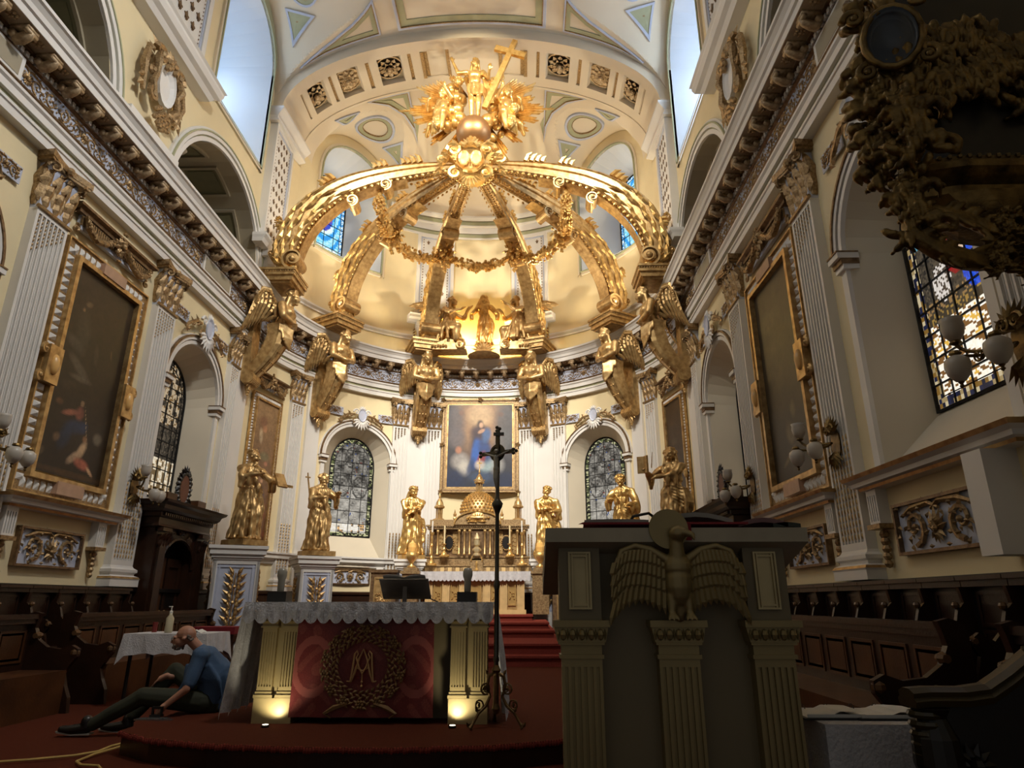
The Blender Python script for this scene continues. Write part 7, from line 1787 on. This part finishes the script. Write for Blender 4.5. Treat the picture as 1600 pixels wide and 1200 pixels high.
def pos(i): return ('first', 'second', 'third', 'fourth', 'fifth', 'sixth', 'seventh', 'eighth', 'ninth', 'tenth', 'eleventh', 'twelfth', 'thirteenth')[i]
for side, ys in (('L', [10.45 - .55 * k for k in range(10)]), ('R', [10.3 - .55 * k for k in range(13)])):
    for k, y in enumerate(ys):
        loc, rz = put(side, y, 0, .17); lab = 'dark oak choir stall against the %s wall, %s from the carved doorway' % ('left' if side == 'L' else 'right', pos(k))
        if first_: SB.location = loc; SB.rotation_euler.z = rz; SB['label'] = lab; SB['group'] = 'back row choir stalls'; first_ = False
        else: dup(SB, loc, rz, lab, 'back row choir stalls')
# ================================================================== carved doorways with crested ovals
def doorway(side, lab):
    loc, rz = put(side, 12.0, 0, .0); r = root('carved_doorway', lab, 'doorway', loc, rz, 'carved oak doorways')
    s = 1
    m = M(); m.box(-.86, -.56, -.34, .0, 0, 2.5); m.box(.56, .86, -.34, .0, 0, 2.5)
    T2(r, 'jamb', m, wood)
    m = M(); A = [(-.56, 0)] + [(-.56 * cos(pi * i / 16), 1.72 + .5 * sin(pi * i / 16)) for i in range(17)]; 
    top = [(-.56, 2.5), (.56, 2.5)]
    for i in range(16):
        a, b = (-.56 * cos(pi * i / 16), 1.72 + .5 * sin(pi * i / 16)), (-.56 * cos(pi * (i + 1) / 16), 1.72 + .5 * sin(pi * (i + 1) / 16))
        m.add([(a[0], -.3, a[1]), (b[0], -.3, b[1]), (b[0], -.3, 2.5), (a[0], -.3, 2.5)], [(0, 1, 2, 3)]); m.add([(a[0], -.3, a[1]), (b[0], -.3, b[1]), (b[0], 0, b[1]), (a[0], 0, a[1])], [(0, 1, 2, 3)])
        m.tube([(a[0], -.31, a[1]), (b[0], -.31, b[1])], .03, 5)
    for q in (-1, 1):
        for k in range(6): petal(m, q * .42, 2.3, -pi / 2 - q * (.2 + .2 * k), .22, .08, -.3, .03)
    for k in range(5): petal(m, 0, 2.3, pi / 2 + (k - 2) * .6, .16, .07, -.32, .03)
    T2(r, 'arch_panel', m, wood)
    for q in (-1, 1):
        m = M(); m.box(q * .71 - .1, q * .71 + .1, -.4, -.34, .1, 2.25); T2(r, 'pilaster_strip', m, wood)
        m = M(); m.box(q * .71 - .15, q * .71 + .15, -.44, -.3, 2.3, 2.36)
        for k in range(3): leaf(m, TR(q * .71 + (k - 1) * .09, -.4, 2.05), .11, .26, .5)
        T2(r, 'capital', m, wood)
    m = moulding([(.36, 2.36), (.40, 2.38), (.38, 2.42), (.38, 2.52), (.42, 2.54), (.42, 2.6), (.46, 2.62), (.5, 2.66), (.52, 2.72), (.58, 2.76), (.6, 2.8), (.0, 2.83)], -.55, .55)
    for k in range(26): m.box(-.9 + .07 * k, -.865 + .07 * k, -.46, -.42, 2.55, 2.6)
    T2(r, 'cornice', m, wood)
    m = M(); m.box(-.55, .55, -.04, 0, 0, 2.2); T2(r, 'back_board', m, black)
    for q in (-1, 1):
        m = M(); us = [q * .03, q * .12, q * .44, q * .53]; us = sorted(us); m.relief(us, [.05, .2, .9, 1.05, 1.75, 1.9], lambda i, j: .03 if (i != 1 or j % 2 == 0) else .0, lambda u, v, d: (u, -.1 - d, v)); d_ = T2(r, 'door', m, woodm if q < 0 else wood)
        m = M(); m.ball((q * .08, -.17, 1.0), .025, 8); obj('knob', m, gold, d_)
        for k in range(12): pass
    for q in (-1, 1):
        m = M(); m.box(q * .55 - .16, q * .55 + .16, -.34, -.1, 2.83, 2.98); T2(r, 'crest_block', m, woodm)
    c = root('crested_oval', 'dark carved crest round a plain wooden oval on top of the %s doorway' % ('left' if side == 'L' else 'right'), 'crest', put(side, 12.0, 2.83, .2)[0], rz, 'crested ovals')
    m = M(); m.lathe([(0, -.03), (.17, -.03), (.17, .04), (.15, .05), (0, .05)], 20, T=TR(0, 0, .3, rx=pi / 2), sy=1.65); m.box(-.1, .1, -.02, .04, 0, .06); T2(c, 'oval_board', m, mat('red_brown_board', (112, 66, 46), .5) if 'red_brown_board' not in MATS else MATS['red_brown_board'])
    m = M()
    for k in range(22):
        a = 2 * pi * k / 22; x, z = .2 * cos(a), .3 + .29 * sin(a); m.ball((x, -.02, z), (.055, .05, .055), 6); petal(m, x, z, a + .5, .13, .07, -.02, .05)
    for k in range(5): petal(m, 0, .56, pi / 2 + (k - 2) * .5, .2, .08, -.02, .05)
    for q in (-1, 1): spiral(m, q * .22, .06, .09, pi / 2, 1.2, -q, .03, -.02)
    T2(c, 'carved_wreath', m, black)
doorway('L', 'dark oak carved doorway with arch and cornice between the fluted pilasters, left wall'); doorway('R', 'dark oak carved doorway right of the apse, mostly hidden behind the lectern')
# ================================================================== wall lamps
def sconce(side, y, z, lab, d=.14, flip=1):
    loc, rz = put(side, y, z, d); r = root('wall_lamp', lab, 'lamp', loc, rz, 'gilt wall lamps with frosted shades')
    m = M(); m.lathe([(.0, -.02), (.1, -.02), (.11, .0), (0, .0)], 12, T=TR(0, 0, 0, rx=pi / 2), sy=1.8)
    for k in range(9): petal(m, 0, .1, pi / 2 + (k - 4) * .3, .24, .07, -.02, .06)
    for k in range(7): petal(m, 0, -.1, -pi / 2 + (k - 3) * .3, .24, .07, -.02, .05)
    spiral(m, .06, .15, .07, 0, 1.2, 1, .018, -.06); spiral(m, -.06, .15, .07, pi, 1.2, -1, .018, -.06); T2(r, 'back_plate', m, dgold)
    for k, (x, yy, zt, up) in enumerate(((-.26, -.30, .1, 1), (.20, -.34, -.02, -1), (-.12, -.42, -.04, -1))):
        m = M(); P = [(0, -.04, 0), (x * .3, yy * .5, .12 * up * .5 - .05), (x * .7, yy * .8, -.06), (x, yy, zt - .02)]; P2 = [V(*a) for a in P]
        pts = []
        for i in range(13):
            t = i / 12; a = P2[0] * (1 - t) ** 3 + P2[1] * 3 * t * (1 - t) ** 2 + P2[2] * 3 * t * t * (1 - t) + P2[3] * t ** 3; pts.append(a)
        m.tube(pts, .014, 6); spiral(m, x * .6, zt * .3 - .06, .05, 0, 1.3, 1 if x > 0 else -1, .01, yy * .7)
        m.lathe([(.01, -.02), (.045, 0), (.035, .02)], 10, (x, yy, zt)); arm = T2(r, 'arm', m, dgold)
        g = M()
        if up > 0: g.lathe([(.035, .02), (.07, .07), (.082, .13), (.075, .17), (.085, .2), (.0, .17)], 14, (x, yy, zt))
        else:
            g.lathe([(.045, -.02), (.082, -.05), (.088, -.1), (.075, -.16), (.035, -.21), (.0, -.22)], 14, (x, yy, zt))
        sh = obj('glass_shade', g, glass, arm, smooth=True)
        if up < 0: q = M(); q.lathe([(.0, -.27), (.018, -.25), (.01, -.235), (.022, -.22), (0.01, -.21)], 8, (x, yy, zt)); T2(r, 'drop_finial', q, dgold)
sconce('L', 10.6, 2.95, 'frosted glass wall lamp on the pilaster left of the left carved doorway'); sconce('L', 7.55, 2.95, 'frosted glass wall lamp at the left edge beside the biblical painting')
sconce('R', 7.68, 2.95, 'frosted glass wall lamp on the pilaster between the darkened painting and the largest window'); sconce('R', 10.68, 2.95, 'frosted glass wall lamp just right of the crested oval'); sconce('R', 4.5, 2.95, 'nearest frosted glass wall lamp, at the right edge below the hanging pulpit', .2)
# ================================================================== hanging pulpit (upper right)
pu = root('hanging_pulpit', 'dark carved and gilded pulpit hanging into the upper right corner', 'pulpit', (0, 0, 0))
dw = mat('black_oak', (26, 19, 11), .45, var=.3)
PG = [(3.44, 3.18), (3.54, 3.09), (3.75, 3.04), (4.7, 3.04), (5.0, 3.12), (5.1, 3.5), (3.64, 3.5)]
def pring(prof, mt, name, **k):
    m = M(); rows = []
    for e, z in prof: rows.append([(x, y, z) for x, y in inset(PG, e)])
    m.grid(rows, closed=True); m.add(rows[0], [tuple(range(len(PG)))]); return obj(name, m, mt, pu, **k)
pring([(.13, 3.5), (.13, 3.98), (.12, 4.0), (.1, 4.02), (.12, 4.04), (.12, 5.4)], dw, 'drum')
pring([(.13, 3.27), (.1, 3.3), (.09, 3.34), (.04, 3.37), (.0, 3.4), (.0, 3.44), (.03, 3.46), (.05, 3.5), (.13, 3.53)], dgold, 'ledge_moulding')
m = M(); pl_ = dense(inset(PG, .04), .05)
for x, y in pl_: m.ball((x, y, 3.49), .016, 5)
obj('bead_course', m, dgold, pu, kind='stuff')
m = M(); m.grid([[(4.5 + (x - 4.5) * f, 3.3 + (y - 3.3) * f, z) for x, y in PG] for f, z in ((.86, 3.28), (.8, 3.22), (.7, 3.15), (.5, 3.1), (.05, 3.09))], closed=True); obj('lower_body', m, dgold, pu)
def carved(seed, w, h, n, ax=0):
    q = random.Random(seed); P = []
    for i in range(n):   # overlapping curling leaves
        x0, z0 = q.uniform(-w / 2, w / 2), q.uniform(-h / 2, h / 2); a = q.uniform(0, 6.28); L_ = q.uniform(.1, .2); cv = q.choice((-1, 1)) * q.uniform(1.2, 2.6); pts = []
        x, z = x0 * .8, z0 * .8
        for t in range(7): pts.append((x, -.03 - .05 * sin(pi * t / 6) - q.uniform(0, .012), z)); x += cos(a) * L_ / 6; z += sin(a) * L_ / 6; a += cv / 6
        P.append(('t', pts, [.012, .022, .03, .03, .026, .018, .01]))
    for i in range(n // 3): P.append(('s', (q.uniform(-w / 2, w / 2) * .9, q.uniform(-.09, -.04), q.uniform(-h / 2, h / 2) * .9), q.uniform(.02, .038)))
    P.append(('e', (0, .0, 0), (w * .36, .06, h * .42)))
    return P
dr = []
for k in range(3):
    me = blob(carved(20 + k, .34 - .05 * k, .62, 44), .0095, 'carved_drop', 1, .004, (-9, 9), 40); me.materials.append(dgold); dr.append(me)
cl_ = blob(carved(31, .5, .2, 40), .0095, 'garland', 1, .004, (-9, 9), 40); cl_.materials.append(dgold)
for (x, y, z, rz, k, sx) in ((3.46, 3.14, 3.92, -.6, 0, 1), (3.40, 3.2, 3.6, -.7, 1, .8), (3.5, 3.06, 3.68, -.2, 2, .9), (3.5, 3.12, 4.35, -.5, 1, 1.1), (4.28, 3.2, 4.1, .0, 2, .9), (3.46, 3.12, 3.2, -.5, 2, .8)):
    o = obj('carved_drop', dr[k], None, pu, loc=(x, y, z), rz=rz); o.scale = (sx, 1, sx)
for (x, z, rt) in ((3.68, 3.98, .25), (3.9, 4.02, -.1), (4.12, 4.12, -.4), (4.0, 4.3, .2), (3.7, 4.25, -.2)):
    o = obj('garland', cl_, None, pu, loc=(x, 3.16, z), rz=0); o.rotation_euler.y = rt; o.scale = (.75, 1, 1)
m = M(); m.lathe([(0, -.02), (.1, 0), (.12, .02), (.13, .05), (.13, 0)], 20, T=TR(3.47, 3.0, 4.22, rx=pi / 2, rz=-.45), sy=1.5); sh = obj('shield', m, mat('slate_shield', (60, 66, 74), .4), pu, smooth=True)
m = M(); q = M(); q.tube([(.145 * cos(t * .42), 0, .21 * sin(t * .42)) for t in range(16)], .02, 8)
for s_ in (-1, 1): spiral(q, s_ * .17, .2, .06, 0 if s_ > 0 else pi, 1.5, s_, .024, 0, n=22, k=8); spiral(q, s_ * .15, -.19, .055, pi / 2, 1.5, -s_, .02, 0, n=22, k=8)
m.join(q, TR(3.46, 2.97, 4.22, rz=-.45)); obj('shield_scrolls', m, dgold, sh, smooth=True)
# scrolling branches under the ledge, open between them
def sm3(pts, n=26):
    P = [V(*p) for p in pts]; k = len(P) - 1; out = []
    for i in range(n + 1):
        t = min(i / n * k, k - 1e-6); j = int(t); f = t - j; a, b, c, d = [P[min(max(j + e, 0), k)] for e in (-1, 0, 1, 2)]
        out.append(.5 * (2 * b + (c - a) * f + (2 * a - 5 * b + 4 * c - d) * f * f + (3 * b - a - 3 * c + d) * f ** 3))
    return out
for pts, rr_ in ((((3.45, 3.12, 3.18), (3.40, 3.08, 3.02), (3.46, 3.06, 2.93), (3.57, 3.06, 2.86), (3.72, 3.08, 2.84), (3.86, 3.1, 2.87), (4.0, 3.12, 2.84), (4.15, 3.15, 2.78)), .055),
                 (((3.47, 3.1, 3.2), (3.62, 3.08, 3.12), (3.76, 3.08, 3.06), (3.84, 3.08, 2.97), (3.78, 3.08, 2.9)), .04), (((3.84, 3.1, 3.0), (3.95, 3.1, 3.06), (4.05, 3.12, 3.0), (4.02, 3.12, 2.92), (3.94, 3.1, 2.93)), .035),
                 (((4.0, 3.2, 3.2), (4.15, 3.2, 3.1), (4.3, 3.25, 3.0), (4.4, 3.3, 2.85)), .05)):
    c_ = sm3(pts); P = [('t', [tuple(p) for p in c_], [rr_ * (1 - .3 * abs(i - 13) / 13) for i in range(27)])]; q = random.Random(len(pts))
    for i in range(2, 26):
        for e in range(3):
            a = q.uniform(0, 6.28); d = V(cos(a), -abs(sin(a)) * .6, sin(a)); t_ = (c_[min(26, i + 1)] - c_[i - 1]).normalized(); p0 = c_[i] + d * rr_ * .6; P.append(('t', [tuple(p0), tuple(p0 + d * .03 + t_ * .02), tuple(p0 + d * .05 + t_ * .05)], [.018, .016, .007]))
    me = blob(P, .008, 'foliage_scroll', 1); me.materials.append(dgold); obj('foliage_scroll', me, None, pu)
for x, z in ((3.8, 2.84), (3.88, 3.05), (4.02, 2.98), (4.1, 3.15), (3.98, 2.8), (4.2, 2.9)):
    o = obj('flower_spray', dr[2], None, pu, loc=(x, 3.1, z)); o.scale = (.5, .7, .3)
# ================================================================== right foreground: reading table and stair rail
r = draped_table('reading_table', 'table with pale patterned cloth right of the lectern, holding papers', 2.50, 3.15, 2.82, 3.24, .97, .75, -.25, corner=.0)
for x, lab, w, h in ((2.60, 'open ring binder with white page beside the lectern', .12, .10), (2.83, 'thick stack of white sheets on a clipboard by the stair rail', .14, .11)):
    q = root('binder', lab, 'papers', (x, 3.03, .724)); m = M(); m.box(-w - .02, w, -h - .02, h, 0, .006); T2(q, 'cover', m, black); m = M(); m.grid([[(xx, yy, .006 + .012 * (xx > -.02) + .01 * sin((xx + w) * 10)) for xx in np.linspace(-w, w - .01, 8)] for yy in (-h, h - .01)]); m.box(-w, w - .01, -h, -h + .002, .004, .018); T2(q, 'sheets', m, paper)
    for i in range(2): m = M(); m.tube([(-w + .05 + .1 * i + .012 * cos(t * .6), h - .02, .012 + .02 * sin(t * .6)) for t in range(6)], .002, 4); T2(q, 'ring', m, silver)
sr = root('stair_rail', 'dark carved stair handrail with scrolled newel in the lower right corner', 'handrail', (0, 0, 0))
m = M(); pth = [(2.66, 2.5, .86), (2.72, 2.5, .865), (2.84, 2.5, .865), (2.92, 2.5, .875), (3.0, 2.5, .92), (3.1, 2.5, .985), (3.3, 2.5, 1.12), (3.8, 2.5, 1.5)]
sec = [(-.05, -.03), (-.058, -.01), (-.045, .0), (-.05, .015), (-.02, .028), (.02, .028), (.05, .015), (.045, 0), (.058, -.01), (.05, -.03)]
m.grid([[(x, y + a, z + b) for a, b in sec] for x, y, z in pth], closed=True); m.add([(pth[0][0], pth[0][1] + a, pth[0][2] + b) for a, b in sec], [tuple(range(len(sec)))]); rl = T2(sr, 'handrail', m, mat('olive_oak', (56, 46, 24), .3, var=.15), smooth=False)
m = M(); m.grid([[(x - .0, y + e, z - .03 - .0) for e in (-.02, .02)] + [(x, y + e, z - .42) for e in (.02, -.02)] for x, y, z in [(2.72, 2.5, .86)] + pth[2:]], closed=True); T2(sr, 'side_panel', m, dw)
m = M(); m.lathe([(.05, .3), (.07, .4), (.04, .5), (.05, .58), (.075, .66), (.07, .74), (.045, .8), (.06, .83)], 14, (2.72, 2.48, 0)); T2(sr, 'newel', m, dw)
for i in range(5): m = M(); m.lathe([(.05, -.01), (.055, 0), (.05, .01)], 12, (2.70, 2.48, .81 - .03 * i)); T2(sr, 'newel_ring', m, MATS['olive_oak'])
m = M()
for i in range(10): petal(m, 2.83, .66, i * .63, .07, .035, 2.47, .02)
m.ball((2.83, 2.46, .66), .025, 6); T2(sr, 'carved_rosette', m, dw)
m = M(); pts = [(3.05, 2.45, 1.022), (3.3, 2.45, 1.02), (3.12, 2.45, .93), (3.05, 2.45, 1.022)]; m.tube(pts, .004, 5); m.prism([(3.05, 1.022), (3.3, 1.02), (3.3, .85), (3.12, .93)], 2.448, 2.45)
tag(obj('clear_holder', m, mat('clear_acrylic', (200, 205, 200), .05, trans=1.0)), 'clear acrylic document holder standing over the stair rail', 'holder')
